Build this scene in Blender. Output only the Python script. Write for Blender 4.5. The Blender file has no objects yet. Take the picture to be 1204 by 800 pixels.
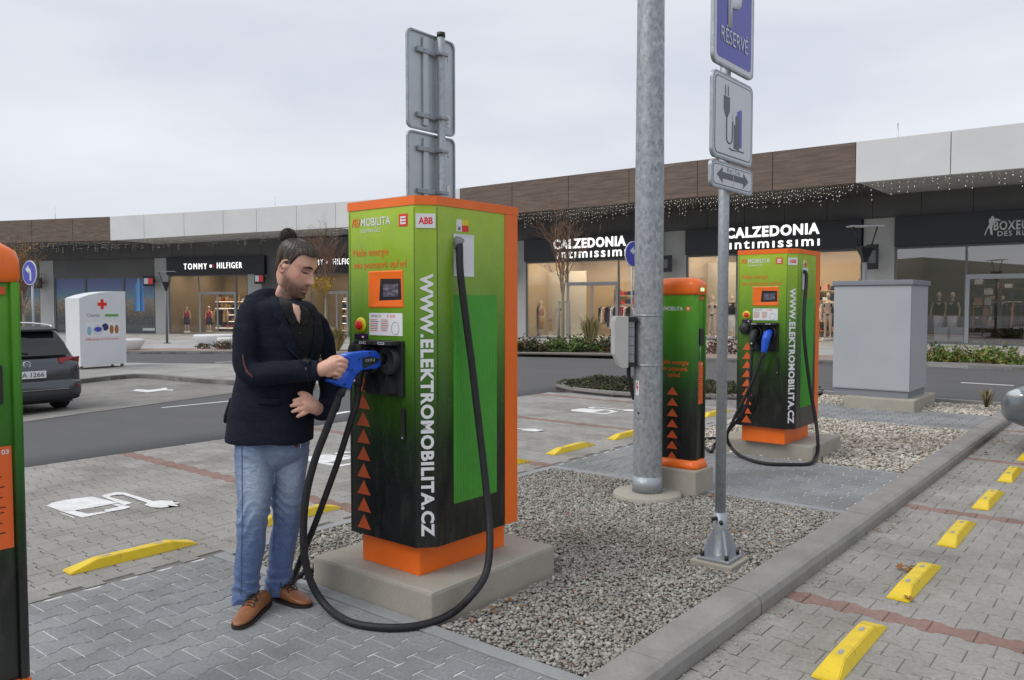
import bpy, bmesh, math, random
import numpy as np
from mathutils import Vector, Matrix, Euler, Quaternion
random.seed(7); RNG = np.random.default_rng(11)
SC = bpy.context.scene
COL = SC.collection
R = math.radians
# ------------------------------------------------------------------ camera
CAM_H, YAW, PITCH, FPX = 1.52, R(39.0), R(2.58), 950.0      # focal length in photo pixels (photo 1204 wide)
cam = bpy.data.objects.new('camera', bpy.data.cameras.new('camera')); COL.objects.link(cam)
cam.location = (0, 0, CAM_H); cam.rotation_euler = (R(90) - PITCH, 0, YAW)
cam.data.sensor_width = 36; cam.data.lens = 36 * FPX / 1204; cam.data.clip_start = .05; cam.data.clip_end = 5000
SC.camera = cam
# ------------------------------------------------------------------ sky and sun (overcast)
SUN_EL, SUN_AZ = R(48), R(205)
world = bpy.data.worlds.new('World'); SC.world = world; world.use_nodes = True
nt = world.node_tree; nt.nodes.clear()
def wn(t): return nt.nodes.new(t)
out = wn('ShaderNodeOutputWorld'); bg = wn('ShaderNodeBackground'); bg2 = wn('ShaderNodeBackground'); mixs = wn('ShaderNodeMixShader')
sky = wn('ShaderNodeTexSky'); sky.sky_type = 'NISHITA'; sky.sun_disc = False; sky.sun_elevation = SUN_EL; sky.sun_rotation = SUN_AZ
nt.links.new(sky.outputs[0], bg.inputs[0]); bg.inputs[1].default_value = .10
tc = wn('ShaderNodeTexCoord'); mp = wn('ShaderNodeMapping'); mp.inputs['Scale'].default_value = (1.2, 1.2, 4.2)
nz = wn('ShaderNodeTexNoise'); nz.inputs['Scale'].default_value = 1.7; nz.inputs['Detail'].default_value = 5; nz.inputs['Roughness'].default_value = .5
rp = wn('ShaderNodeValToRGB'); rp.color_ramp.elements[0].position = .3; rp.color_ramp.elements[1].position = .72
rp.color_ramp.elements[0].color = (.565, .595, .665, 1); rp.color_ramp.elements[1].color = (.755, .77, .81, 1)
nt.links.new(tc.outputs['Generated'], mp.inputs[0]); nt.links.new(mp.outputs[0], nz.inputs[0]); nt.links.new(nz.outputs[0], rp.inputs[0]); nt.links.new(rp.outputs[0], bg2.inputs[0])
bg2.inputs[1].default_value = .99
mixs.inputs[0].default_value = .92
nt.links.new(bg.outputs[0], mixs.inputs[1]); nt.links.new(bg2.outputs[0], mixs.inputs[2]); nt.links.new(mixs.outputs[0], out.inputs[0])
sun = bpy.data.objects.new('sun', bpy.data.lights.new('sun', 'SUN')); COL.objects.link(sun)
sun.data.energy = 1.5; sun.data.angle = R(40); sun.data.color = (1, .965, .92)
sun.rotation_euler = (R(90) - SUN_EL, 0, R(180) - SUN_AZ)
SC.view_settings.view_transform = 'Standard'; SC.view_settings.look = 'None'; SC.view_settings.gamma = 1
SC.view_settings.use_curve_mapping = False; SC.view_settings.exposure = 0.30
SC.render.engine = 'CYCLES'
try:
    SC.cycles.use_denoising = True; SC.cycles.max_bounces = 8; SC.cycles.transparent_max_bounces = 16
except Exception: pass
# ------------------------------------------------------------------ from photo pixels to places
_F = np.array([-math.sin(YAW) * math.cos(PITCH), math.cos(YAW) * math.cos(PITCH), -math.sin(PITCH)])
_R = np.array([math.cos(YAW), math.sin(YAW), 0.]); _D = np.cross(_F, _R); _O = np.array([0, 0, CAM_H])
def ray(u, v): return _F + _R * (u - 602) / FPX + _D * (v - 400) / FPX
def G(u, v, z=0.):
    d = ray(u, v); return _O + d * (z - CAM_H) / d[2]
def PD(u, v, dep): return _O + ray(u, v) * dep
def PY(u, v, Y): d = ray(u, v); return _O + d * Y / d[1]
def PX(u, v, X): d = ray(u, v); return _O + d * X / d[0]
def smooth(t): t = min(1, max(0, t)); return t * t * (3 - 2 * t)
def tz(x, y=0): return -.42 * smooth((-8.2 - x) / (6 + .7 * min(31.5, max(0, y))))      # the ground falls gently away to the far left
def GT(u, v, dz=0.):
    z = 0.
    for _ in range(12): p = G(u, v, z + dz); z = tz(p[0], p[1])
    return G(u, v, z + dz)
# ------------------------------------------------------------------ object helpers
def tag(o, label=None, cat=None, group=None, kind=None):
    for k, v in (('label', label), ('category', cat), ('group', group), ('kind', kind)):
        if v: o[k] = v
    return o
def empty(name, loc=(0, 0, 0), rz=0, **k):
    o = bpy.data.objects.new(name, None); COL.objects.link(o); o.location = loc; o.rotation_euler = (0, 0, rz); o.empty_display_size = .2
    return tag(o, **k)
def link(name, me, parent=None, mat=None, smooth_=None):
    o = bpy.data.objects.new(name, me); COL.objects.link(o)
    if mat is not None and not me.materials: me.materials.append(mat)
    if parent is not None: o.parent = parent
    return o
def copy_tree(o, parent=None):
    c = o.copy(); COL.objects.link(c)
    if parent is not None: c.parent = parent; c.matrix_parent_inverse = o.matrix_parent_inverse.copy()
    for ch in list(o.children): copy_tree(ch, c)
    return c
class MB:
    def __init__(s): s.v = []; s.f = []; s.m = []; s.sm = []
    def add(s, vs, fs, m=0, sm=False):
        b = len(s.v); s.v += [tuple(map(float, p)) for p in vs]; s.f += [tuple(b + i for i in f) for f in fs]; s.m += [m] * len(fs); s.sm += [sm] * len(fs); return s
    def box(s, x0, x1, y0, y1, z0, z1, m=0, bev=0.):
        if bev <= 0:
            return s.add([(x0,y0,z0),(x1,y0,z0),(x1,y1,z0),(x0,y1,z0),(x0,y0,z1),(x1,y0,z1),(x1,y1,z1),(x0,y1,z1)],
                [(0,3,2,1),(4,5,6,7),(0,1,5,4),(1,2,6,5),(2,3,7,6),(3,0,4,7)], m)
        bm = bmesh.new(); bmesh.ops.create_cube(bm, size=1)
        for v in bm.verts: v.co = Vector((x0 + (v.co.x + .5) * (x1 - x0), y0 + (v.co.y + .5) * (y1 - y0), z0 + (v.co.z + .5) * (z1 - z0)))
        bmesh.ops.bevel(bm, geom=list(bm.edges), offset=bev, segments=2, profile=.6, affect='EDGES')
        s.bm(bm, m); return s
    def bm(s, bm, m=0, sm=False, M=None):
        bm.verts.index_update(); vs = [(M @ v.co if M else v.co.copy()) for v in bm.verts]
        s.add(vs, [tuple(v.index for v in f.verts) for f in bm.faces], m, sm); bm.free(); return s
    def prism(s, poly, z0, z1, m=0, M=None, cap=True):      # poly in xy, extruded in z (counter-clockwise)
        n = len(poly); vs = [(p[0], p[1], z0) for p in poly] + [(p[0], p[1], z1) for p in poly]
        fs = [(i, (i+1) % n, n + (i+1) % n, n + i) for i in range(n)]
        if cap: fs += [tuple(range(n, 2*n)), tuple(range(n-1, -1, -1))]
        if M: vs = [M @ Vector(p) for p in vs]
        return s.add(vs, fs, m)
    def loft(s, rings, m=0, sm=True, cap=True, close=True):
        n = len(rings[0]); vs = [p for r in rings for p in r]; fs = []
        for k in range(len(rings) - 1):
            for i in range(n if close else n - 1):
                j = (i+1) % n; fs.append((k*n+i, k*n+j, (k+1)*n+j, (k+1)*n+i))
        if cap: fs += [tuple(range(n-1, -1, -1)), tuple(range((len(rings)-1)*n, len(rings)*n))]
        return s.add(vs, fs, m, sm)
    def tube(s, pts, r, n=10, m=0, cap=True, sm=True):
        pts = [Vector(p) for p in pts]; rad = r if isinstance(r, (list, tuple)) else [r] * len(pts)
        t0 = (pts[1] - pts[0]).normalized(); up = Vector((0,0,1)) if abs(t0.z) < .9 else Vector((1,0,0))
        a = t0.cross(up).normalized(); rings = []
        for i, p in enumerate(pts):
            t = (pts[min(i+1, len(pts)-1)] - pts[max(i-1, 0)]).normalized()
            a = (a - t * a.dot(t)).normalized(); b = t.cross(a)
            rings.append([p + (a * math.cos(2*math.pi*k/n) + b * math.sin(2*math.pi*k/n)) * rad[i] for k in range(n)])
        return s.loft(rings, m, sm, cap)
    def cyl(s, p0, p1, r, n=16, m=0, r1=None, sm=True): return s.tube([p0, p1], [r, r if r1 is None else r1], n, m, True, sm)
    def lathe(s, prof, n=24, m=0, o=(0,0,0), sm=True):
        return s.loft([[(o[0] + r*math.cos(2*math.pi*k/n), o[1] + r*math.sin(2*math.pi*k/n), o[2] + z) for k in range(n)] for r, z in prof], m, sm)
    def ball(s, c, r, n=12, m=0):
        rx, ry, rz = r if isinstance(r, (tuple, list)) else (r, r, r); k = n // 2
        return s.loft([[(c[0] + rx*max(.02, math.sin(math.pi*i/k))*math.cos(2*math.pi*j/n), c[1] + ry*max(.02, math.sin(math.pi*i/k))*math.sin(2*math.pi*j/n), c[2] - rz*math.cos(math.pi*i/k)) for j in range(n)] for i in range(k+1)], m)
    def mesh(s, name):
        me = bpy.data.meshes.new(name); me.from_pydata(s.v, [], s.f)
        me.polygons.foreach_set('material_index', s.m); me.polygons.foreach_set('use_smooth', s.sm); me.update(); return me
    def build(s, name, mat, parent=None, **k):
        me = s.mesh(name)
        for x in (mat if isinstance(mat, (list, tuple)) else [mat]): me.materials.append(x)
        o = link(name, me, parent); return tag(o, **k)
def remeshed(name, mb, vox, mats, parent=None, smooth_it=4, fac=.5):
    me = mb.mesh(name + '_src'); o = bpy.data.objects.new(name + '_src', me); COL.objects.link(o)
    md = o.modifiers.new('r', 'REMESH'); md.mode = 'VOXEL'; md.voxel_size = vox; md.use_smooth_shade = True
    if smooth_it:
        ms = o.modifiers.new('s', 'SMOOTH'); ms.factor = fac; ms.iterations = smooth_it
    dg = bpy.context.evaluated_depsgraph_get(); new = bpy.data.meshes.new_from_object(o.evaluated_get(dg)); new.name = name
    bpy.data.objects.remove(o); bpy.data.meshes.remove(me); new.materials.clear()
    for x in mats: new.materials.append(x)
    return link(name, new, parent)
def spline(pts, n=8):                                         # Catmull-Rom through points
    P = [Vector(p) for p in pts]; P = [2*P[0] - P[1]] + P + [2*P[-1] - P[-2]]; o = []
    for i in range(1, len(P) - 2):
        for k in range(n):
            t = k / n; a, b, c, d = P[i-1], P[i], P[i+1], P[i+2]
            o.append(.5 * ((2*b) + (c - a)*t + (2*a - 5*b + 4*c - d)*t*t + (3*b - a - 3*c + d)*t**3))
    o.append(P[-2]); return o
# ------------------------------------------------------------------ materials
def mk(name, col=(.5,.5,.5), rough=.6, metal=0., spec=.5):
    m = bpy.data.materials.new(name); m.use_nodes = True; b = m.node_tree.nodes['Principled BSDF']
    b.inputs['Base Color'].default_value = (*col, 1); b.inputs['Roughness'].default_value = rough; b.inputs['Metallic'].default_value = metal
    b.inputs['Specular IOR Level'].default_value = spec
    return m
class NT:
    def __init__(s, m): s.t = m.node_tree; s.b = s.t.nodes['Principled BSDF']; s.out = s.t.nodes['Material Output']
    def n(s, t, **k):
        x = s.t.nodes.new(t)
        for a, b in k.items(): setattr(x, a, b)
        return x
    def l(s, a, b): s.t.links.new(a, b)
    def coord(s, kind='Object', scale=(1,1,1)):
        c = s.n('ShaderNodeTexCoord'); mp = s.n('ShaderNodeMapping'); mp.inputs['Scale'].default_value = scale
        s.l(c.outputs[kind], mp.inputs[0]); return mp.outputs[0]
    def world_pos(s, scale=(1,1,1)):
        c = s.n('ShaderNodeNewGeometry'); mp = s.n('ShaderNodeMapping'); mp.inputs['Scale'].default_value = scale
        s.l(c.outputs['Position'], mp.inputs[0]); return mp.outputs[0]
    def noise(s, vec, scale, detail=4, rough=.55):
        x = s.n('ShaderNodeTexNoise'); x.inputs['Scale'].default_value = scale; x.inputs['Detail'].default_value = detail; x.inputs['Roughness'].default_value = rough
        s.l(vec, x.inputs['Vector']); return x.outputs[0]
    def ramp(s, fac, stops):
        r = s.n('ShaderNodeValToRGB'); e = r.color_ramp.elements
        while len(e) < len(stops): e.new(.5)
        for x, (p, c) in zip(e, stops): x.position = p; x.color = (*c, 1) if len(c) == 3 else c
        s.l(fac, r.inputs[0]); return r.outputs[0]
    def mix(s, fac, a, b, mode='MIX'):
        x = s.n('ShaderNodeMix', data_type='RGBA', blend_type=mode)
        for i, v in ((0, fac), (6, a), (7, b)):
            if hasattr(v, 'is_linked') or hasattr(v, 'links'): s.l(v, x.inputs[i])
            else: x.inputs[i].default_value = v if i == 0 else (*v, 1)
        return x.outputs[2]
    def math(s, op, a, b=None, clamp=False):
        x = s.n('ShaderNodeMath', operation=op, use_clamp=clamp)
        for i, v in enumerate((a, b)):
            if v is None: continue
            if hasattr(v, 'links'): s.l(v, x.inputs[i])
            else: x.inputs[i].default_value = v
        return x.outputs[0]
    def bump(s, h, strength=.3, dist=.01):
        x = s.n('ShaderNodeBump'); x.inputs['Strength'].default_value = strength; x.inputs['Distance'].default_value = dist
        s.l(h, x.inputs['Height']); s.l(x.outputs[0], s.b.inputs['Normal'])
    def col(s, c): s.l(c, s.b.inputs['Base Color'])
def mottled(name, c1, c2, scale=8, rough=.7, bump=.0, bscale=60, big=None, bdist=.01, spec=.4, metal=0, obj=False):
    m = mk(name, c1, rough, metal, spec); t = NT(m); p = t.coord('Object') if obj else t.world_pos()
    c = t.ramp(t.noise(p, scale, 6, .6), [(.3, c1), (.7, c2)])
    if big:
        f = t.ramp(t.noise(p, big[0], 3), [(.35, (0,0,0)), (.75, (1,1,1))]); c = t.mix(f, c, big[1], 'MULTIPLY')
    t.col(c)
    if bump: t.bump(t.noise(p, bscale, 4), bump, bdist)
    return m
def rnd_tint(name, cols, noise_scale=30, rough=.75, bump=.25, bscale=140, spread=.25, spec=.3):
    """one colour per object/instance (Object Info random) plus fine speckle"""
    m = mk(name, cols[0], rough, 0, spec); t = NT(m); oi = t.n('ShaderNodeObjectInfo'); p = t.world_pos()
    base = t.ramp(oi.outputs['Random'], [(i / max(1, len(cols) - 1), c) for i, c in enumerate(cols)])
    sp = t.ramp(t.noise(p, noise_scale, 5, .65), [(.3, (1-spread,)*3), (.7, (1+spread*.4,)*3)])
    c = t.mix(1., base, sp, 'MULTIPLY')
    st = t.ramp(t.noise(p, 1.3, 7, .62), [(.36, (.74,.72,.68)), (.5, (.93,.92,.90)), (.66, (1.04,1.04,1.03))])
    t.col(t.mix(1., c, st, 'MULTIPLY')); t.bump(t.noise(p, bscale, 4), bump, .004)
    return m
def attr_tint(name, noise_scale=40, rough=.8, bump=.3, bscale=150, spread=.25, spec=.3, metal=0):
    """colour from the mesh attribute 'tint'"""
    m = mk(name, (.5,.5,.5), rough, metal, spec); t = NT(m); a = t.n('ShaderNodeAttribute', attribute_name='tint'); p = t.world_pos()
    sp = t.ramp(t.noise(p, noise_scale, 5, .65), [(.3, (1-spread,)*3), (.7, (1+spread*.4,)*3)])
    c = t.mix(1., a.outputs['Color'], sp, 'MULTIPLY')
    st = t.ramp(t.noise(p, 1.3, 7, .62), [(.36, (.74,.72,.68)), (.5, (.93,.92,.90)), (.66, (1.04,1.04,1.03))])
    t.col(t.mix(1., c, st, 'MULTIPLY'))
    if bump: t.bump(t.noise(p, bscale, 4), bump, .004)
    return m
def set_tint(me, cols_per_face):
    a = me.attributes.new('tint', 'FLOAT_COLOR', 'FACE')
    arr = np.ones((len(me.polygons), 4), np.float32); arr[:, :3] = cols_per_face; a.data.foreach_set('color', arr.ravel())
def emit(name, col, s):
    m = mk(name, col, .5); b = m.node_tree.nodes['Principled BSDF']; b.inputs['Emission Color'].default_value = (*col, 1); b.inputs['Emission Strength'].default_value = s; return m
def glass(name, tint=(.9,.93,.95), refl=.12, rough=.01):
    m = bpy.data.materials.new(name); m.use_nodes = True; t = m.node_tree; t.nodes.clear(); o = t.nodes.new('ShaderNodeOutputMaterial')
    tr = t.nodes.new('ShaderNodeBsdfTransparent'); tr.inputs[0].default_value = (*tint, 1); gl = t.nodes.new('ShaderNodeBsdfGlossy'); gl.inputs['Roughness'].default_value = rough
    lw = t.nodes.new('ShaderNodeLayerWeight'); lw.inputs[0].default_value = .5; pw = t.nodes.new('ShaderNodeMath'); pw.operation = 'POWER'; pw.inputs[1].default_value = 5; fr = t.nodes.new('ShaderNodeMath'); fr.operation = 'MULTIPLY'; fr.inputs[1].default_value = .95
    t.links.new(lw.outputs['Facing'], pw.inputs[0]); t.links.new(pw.outputs[0], fr.inputs[0]); ad = t.nodes.new('ShaderNodeMath'); ad.operation = 'ADD'; ad.use_clamp = True; ad.inputs[1].default_value = .045 + refl
    mx = t.nodes.new('ShaderNodeMixShader'); t.links.new(fr.outputs[0], ad.inputs[0]); t.links.new(ad.outputs[0], mx.inputs[0])
    t.links.new(tr.outputs[0], mx.inputs[1]); t.links.new(gl.outputs[0], mx.inputs[2]); t.links.new(mx.outputs[0], o.inputs[0]); return m
M = {}
ORD = 'first second third fourth fifth sixth seventh eighth ninth tenth eleventh twelfth thirteenth fourteenth'.split()
M['white_paint'] = mk('white_paint', (.75,.75,.74), .6); t = NT(M['white_paint']); p = t.world_pos()
c = t.ramp(t.noise(p, 9, 7, .7), [(.34, (.60,.595,.58)), (.6, (.80,.80,.79))]); t.col(t.mix(t.ramp(t.noise(p, 38, 8, .75), [(.56, (0,0,0)), (.66, (.7,)*3)]), c, (.36,.35,.33))); t.bump(t.noise(p, 120, 4), .25, .003)
M['black'] = mk('black', (.012,.012,.013), .45)
M['rubber'] = mottled('rubber', (.012,.012,.014), (.022,.022,.024), 40, .55, .25, 60, obj=True)
M['plastic_dark'] = mottled('plastic_dark', (.016,.017,.018), (.026,.027,.028), 120, .48, .15, 400, obj=True)
M['white'] = mk('white', (.8,.8,.8), .5)
M['red'] = mk('red', (.55,.04,.03), .45)
M['steel'] = mk('steel', (.5,.51,.52), .35, .9)
def galv(name, c1, c2, s=22):
    m = mk(name, c1, .5, .55, .5); t = NT(m); p = t.coord('Object', (1,1,.7))
    v = t.n('ShaderNodeTexVoronoi'); v.inputs['Scale'].default_value = s; t.l(p, v.inputs['Vector'])
    f = t.math('ADD', t.math('MULTIPLY', t.noise(p, s*.7, 6, .7), .75), t.math('MULTIPLY', v.outputs['Color'], .28))
    t.col(t.ramp(f, [(.3, c1), (.52, tuple(.5*(a+b) for a, b in zip(c1, c2))), (.74, c2)]))
    t.l(t.ramp(f, [(.3, (.62,)*3), (.75, (.4,)*3)]), t.b.inputs['Roughness']); t.bump(f, .12, .002); return m
M['galv'] = galv('galvanised_steel', (.23,.255,.275), (.47,.495,.51), 42)
M['galv2'] = galv('galvanised_steel_fine', (.30,.33,.36), (.42,.45,.48), 60)
def concrete(name, a, b, big=(.5,.48,.42)):
    m = mk(name, a, .85, 0, .25); t = NT(m); p = t.world_pos()
    c = t.ramp(t.noise(p, 4, 8, .65), [(.3, a), (.7, b)]); c = t.mix(t.ramp(t.noise(p, 90, 3, .6), [(.35, (0,0,0)), (.42, (.25,)*3), (.7, (0,0,0))]), c, (.12,.11,.10))
    t.col(t.mix(t.ramp(t.noise(p, 1.6, 5), [(.45, (0,0,0)), (.7, (.5,)*3)]), c, big)); t.bump(t.noise(p, 160, 5, .7), .35, .004); return m
M['concrete'] = concrete('concrete', (.37,.345,.29), (.45,.425,.36), (.34,.315,.25))
M['kerb'] = concrete('kerb_concrete', (.25,.24,.225), (.35,.34,.32), (.22,.215,.205))
M['kerb_grey'] = concrete('edging_concrete', (.27,.28,.29), (.36,.37,.38), (.3,.3,.3))
# ================================================================== GROUND
def pip(x, y, poly):
    c = False; n = len(poly); j = n - 1
    for i in range(n):
        xi, yi = poly[i][0], poly[i][1]; xj, yj = poly[j][0], poly[j][1]
        if (yi > y) != (yj > y) and x < (xj - xi) * (y - yi) / (yj - yi) + xi: c = not c
        j = i
    return c
def terrain_sheet(name, xs, ys, zf, mat, **k):
    vs = [(x, y, zf(x, y)) for y in ys for x in xs]; n = len(xs)
    fs = [(j*n+i, j*n+i+1, (j+1)*n+i+1, (j+1)*n+i) for j in range(len(ys)-1) for i in range(n-1)]
    return MB().add(vs, fs, 0, True).build(name, mat, kind='structure', **k)
def poly_sheet(name, poly, dz, mat, parent=None, kind='structure', thick=0.):
    """polygon draped on the terrain, subdivided so that it follows the fall of the ground"""
    bm = bmesh.new(); f = bm.faces.new([bm.verts.new((p[0], p[1], 0)) for p in poly])
    if f.normal.z < 0 or sum(poly[i][0]*poly[(i+1)%len(poly)][1] - poly[(i+1)%len(poly)][0]*poly[i][1] for i in range(len(poly))) < 0: bmesh.ops.reverse_faces(bm, faces=[f])
    bmesh.ops.triangulate(bm, faces=list(bm.faces))
    x0 = min(p[0] for p in poly); x1 = max(p[0] for p in poly)
    y0 = min(p[1] for p in poly); y1 = max(p[1] for p in poly)
    for ax, a, b in ((0, max(x0, -42), min(x1, -8.2)), (1, y0, min(y1, 33))):
        if x0 > -8.3: break
        q = math.ceil(a/1.5)*1.5
        while q < b:
            bmesh.ops.bisect_plane(bm, geom=list(bm.verts)+list(bm.edges)+list(bm.faces), plane_co=(q,q,0), plane_no=(1-ax,ax,0)); q += 1.5
    if thick:
        r = bmesh.ops.extrude_face_region(bm, geom=list(bm.faces)); top = [v for v in r['geom'] if isinstance(v, bmesh.types.BMVert)]; tops = set(top)
        for v in bm.verts: v.co.z = tz(v.co.x, v.co.y) + (dz if v in tops else dz - thick)
    else:
        for v in bm.verts: v.co.z = tz(v.co.x, v.co.y) + dz
    bmesh.ops.recalc_face_normals(bm, faces=list(bm.faces))
    mb = MB().bm(bm); o = mb.build(name, mat, parent)
    if kind and parent is None: o['kind'] = kind
    return o
# asphalt with stone chips
M['asphalt'] = mk('asphalt', (.07,.07,.072), .85, 0, .3); t = NT(M['asphalt']); p = t.world_pos()
c = t.ramp(t.noise(p, 140, 4, .75), [(.3, (.075,.075,.077)), (.55, (.105,.105,.107)), (.72, (.19,.19,.19))])
c = t.mix(t.ramp(t.noise(t.world_pos((.5,2.,1)), .55, 5, .6), [(.4, (0,0,0)), (.7, (.55,)*3)]), c, (.125,.122,.118)); t.col(c); t.bump(t.noise(p, 180, 3), .5, .004)
M['ground'] = mottled('ground_dirt', (.11,.105,.09), (.16,.15,.13), .5, .9, .3, 20)
bxs = [-600,-200,-90,-60] + [-48 + i for i in range(40)] + [-4.4,-1.7,10,60,200,600]
terrain_sheet('ground', bxs, [-600,-150,-40,-10] + [2*i for i in range(17)] + [60,200,700], lambda x, y: tz(x, y) - .5, M['ground'])
rxs = [-60] + [-48.2 + i*.8 for i in range(51)] + [-8.199,40]; rys = [-40,-10] + [i*1.5 for i in range(10)] + [13.9,13.901] + [15 + i*1.5 for i in range(8)]
terrain_sheet('road', rxs, rys, lambda x, y: tz(x, y) - .012 if (x < -8.1995 or y > 13.9005) else -.35, M['asphalt'])
# dashed centre line of the near road and of the road along the shops
def strip(p0, p1, w):
    p0 = Vector(p0[:2]); p1 = Vector(p1[:2]); d = (p1-p0).normalized(); n = Vector((-d.y, d.x)) * w/2; return [p0-n, p1-n, p1+n, p0+n]
for a, b in (((190,479),(272,471)), ((366,491),(412,483)), ((1130,449.5),(1192,453)), ((253,426),(284,424.5)), ((560,431),(600,431))):
    poly_sheet('road_marking', [tuple(q) for q in strip(GT(*a), GT(*b), .12)], -.008, M['white_paint'])
# ---------------- pavers
PL, PWD, PWS = .2, .0815, .0565                       # length, half width at the ends, half width at the waist
def paver_outline(g=.0044, e=.0025):
    a = PL/2 - e; w = PWD - g; s = PWS - g
    return [(-a,-w),(-.058,-w),(-.03,-s),(.03,-s),(.058,-w),(a,-w),(a,w),(.058,w),(.03,s),(-.03,s),(-.058,w),(-a,w)]
def paver_geo(ch=.004, dp=.014, e=.0025):
    o = paver_outline(e=e); i = [(x*(1-ch/.1), y*(1-ch/.075)) for x, y in o]; n = len(o)
    vs = [(x, y, 0) for x, y in i] + [(x, y, -ch*.8) for x, y in o] + [(x, y, -dp) for x, y in o]
    fs = [tuple(range(n))] + [(n+k, n+(k+1)%n, (k+1)%n, k) for k in range(n)] + [(2*n+k, 2*n+(k+1)%n, n+(k+1)%n, n+k) for k in range(n)]
    return np.array(vs), fs
PVY, PF = paver_geo(); PVX, PF = paver_geo(e=.0012)
PITCH_W = PWD + PWS + .0005
def pave(name, x0, x1, y0, y1, axis, z, cols, bed_mat, red_rows=(), near_n=300, hole=None, bed=.0075):
    """interlocking block paving; the blocks that show largest are parts, the rest one mesh"""
    base = poly_sheet(name, [(x0,y0),(x1,y0),(x1,y1),(x0,y1)], z - bed, bed_mat)
    cells = []; halves = []; PV = PVY if axis == 'y' else PVX
    if axis == 'y': L0, L1, W0, W1 = y0, y1, x0, x1
    else: L0, L1, W0, W1 = x0, x1, y0, y1
    nr = int(math.floor((W1 - W0 - .02) / PITCH_W)); ri = [int(round((r - W0 - PWD) / PITCH_W)) for r in red_rows]
    for r in range(nr):
        w = W0 + PWD + r * PITCH_W; off = .5 if r % 2 else 0.
        k = 0
        while True:
            l = L0 + PL * (k + .5 + off); k += 1
            if l + PL/2 > L1 + .001: break
            if k == 1 and off: halves.append((w, L0 + PL*.25, r in ri))
            X, Y = (w, l) if axis == 'y' else (l, w)
            if hole and hole(X, Y): continue
            d = (X*_F[0] + Y*_F[1]); lat = X*_R[0] + Y*_R[1]
            vis = d > .8 and abs(lat/d) < .72 and (CAM_H/d) < .5
            cells.append((d if vis else 99 + abs(d), X, Y, r in ri))
        if l - PL/2 + .06 < L1: halves.append((w, l - PL/2 + (L1 - l + PL/2)/2, r in ri, L1 - l + PL/2))
    hb = {False: MB(), True: MB()}
    for hcell in halves:
        w, l, red = hcell[:3]; end = len(hcell) > 3; ln = hcell[3] if end else PL/2; X, Y = (w, l) if axis == 'y' else (l, w)
        if hole and hole(X, Y): continue
        k = ln/(PL/2); g_ = .0044; q = [(0,-PWS+g_),(.03*k,-PWS+g_),(.058*k,-PWD+g_),(ln-.0025,-PWD+g_),(ln-.0025,PWD-g_),(.058*k,PWD-g_),(.03*k,PWS-g_),(0,PWS-g_)]; q = [(x-ln/2, y) for x, y in q]
        if end: q = [(-x, -y) for x, y in q]
        if axis == 'y': q = [(-y, x) for x, y in q]
        hb[red].prism([(X+x, Y+y) for x, y in q], z-.012, z-.0005)
    for red in hb:
        if hb[red].v: hb[red].build('edge_half_pavers', cols['red' if red else 'mat'], base)['kind'] = 'stuff'
    cells.sort(key=lambda c: c[0])
    rot = Matrix.Rotation(R(90), 4, 'Z') if axis == 'y' else Matrix.Identity(4)
    m1 = MB(); m1.add([rot @ Vector(v) for v in PV], PF); me = m1.mesh('paver'); me.materials.append(cols['mat'])
    mr = me.copy(); mr.materials.clear(); mr.materials.append(cols['red'])
    for d, X, Y, red in cells[:near_n]:
        o = bpy.data.objects.new('paver', mr if red else me); COL.objects.link(o); o.parent = base
        o.location = (X, Y, z + random.uniform(-.0012, .0012)); o.rotation_euler = (random.gauss(0, .003), random.gauss(0, .003), random.gauss(0, .003))
    far = [c for c in cells[near_n:] if c[0] < 99]
    if far:
        P = PV if axis == 'x' else np.stack([-PV[:,1], PV[:,0], PV[:,2]], 1); n = len(P); V = np.zeros((len(far)*n, 3)); F = []; T = []
        for i, (d, X, Y, red) in enumerate(far):
            V[i*n:(i+1)*n] = P + (X, Y, z + random.uniform(-.0012, .0012)); F += [tuple(a + i*n for a in f) for f in PF]
            tcol = cols['redc'] if red else random.choice(cols['cols']); T += [tcol] * len(PF)
        mf = bpy.data.meshes.new('far_pavers'); mf.from_pydata(V.tolist(), [], F); set_tint(mf, np.array(T)); mf.materials.append(M['paver_far'])
        o = link('far_pavers', mf, base); o['kind'] = 'stuff'
    return base
M['paver_far'] = attr_tint('paver_far', 60, .85, .3, 200)
blue = [(.245,.258,.27),(.285,.298,.31),(.265,.277,.286),(.31,.318,.325)]; grey = [(.305,.296,.28),(.345,.336,.318),(.32,.311,.294),(.365,.355,.336)]
redc = (.29,.185,.16)
M['paver_blue'] = rnd_tint('paver_blue', blue, 60, .85, .3, 200); M['paver_grey'] = rnd_tint('paver_grey', grey, 60, .85, .3, 200); M['paver_red'] = rnd_tint('paver_red', [redc, (.27,.17,.145), (.31,.205,.18)], 60, .85, .3, 200)
M['sand'] = mottled('joint_sand', (.72,.71,.68), (.40,.395,.38), 9, .95, .4, 200)
M['dark_sand'] = mottled('joint_dark_sand', (.13,.125,.115), (.22,.21,.19), 7, .95, .4, 200)
cb = dict(mat=M['paver_blue'], red=M['paver_red'], cols=blue, redc=redc); cg = dict(mat=M['paver_grey'], red=M['paver_red'], cols=grey, redc=redc)
XE, XK = -4.44, -1.75                                  # left edge of the island strip, inner edge of the kerb
pave('walkway', XE, XK, -2.2, 2.60, 'y', 0, cb, M['sand'], near_n=300, bed=.0042)
pave('parking_bay_paving', -8.2, XE - .01, -1.2, 11.15, 'x', 0, cg, M['dark_sand'], red_rows=(-.8, 1.5, 3.82, 6.15, 8.45, 10.75), near_n=300)
pave('crossing_path', XE, XK, 6.10, 7.68, 'y', 0, cb, M['sand'], near_n=190, bed=.0042)
pave('cabinet_path', XE, XK, 11.0, 12.42, 'y', 0, cb, M['sand'], near_n=60)
ZP = -.06
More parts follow.
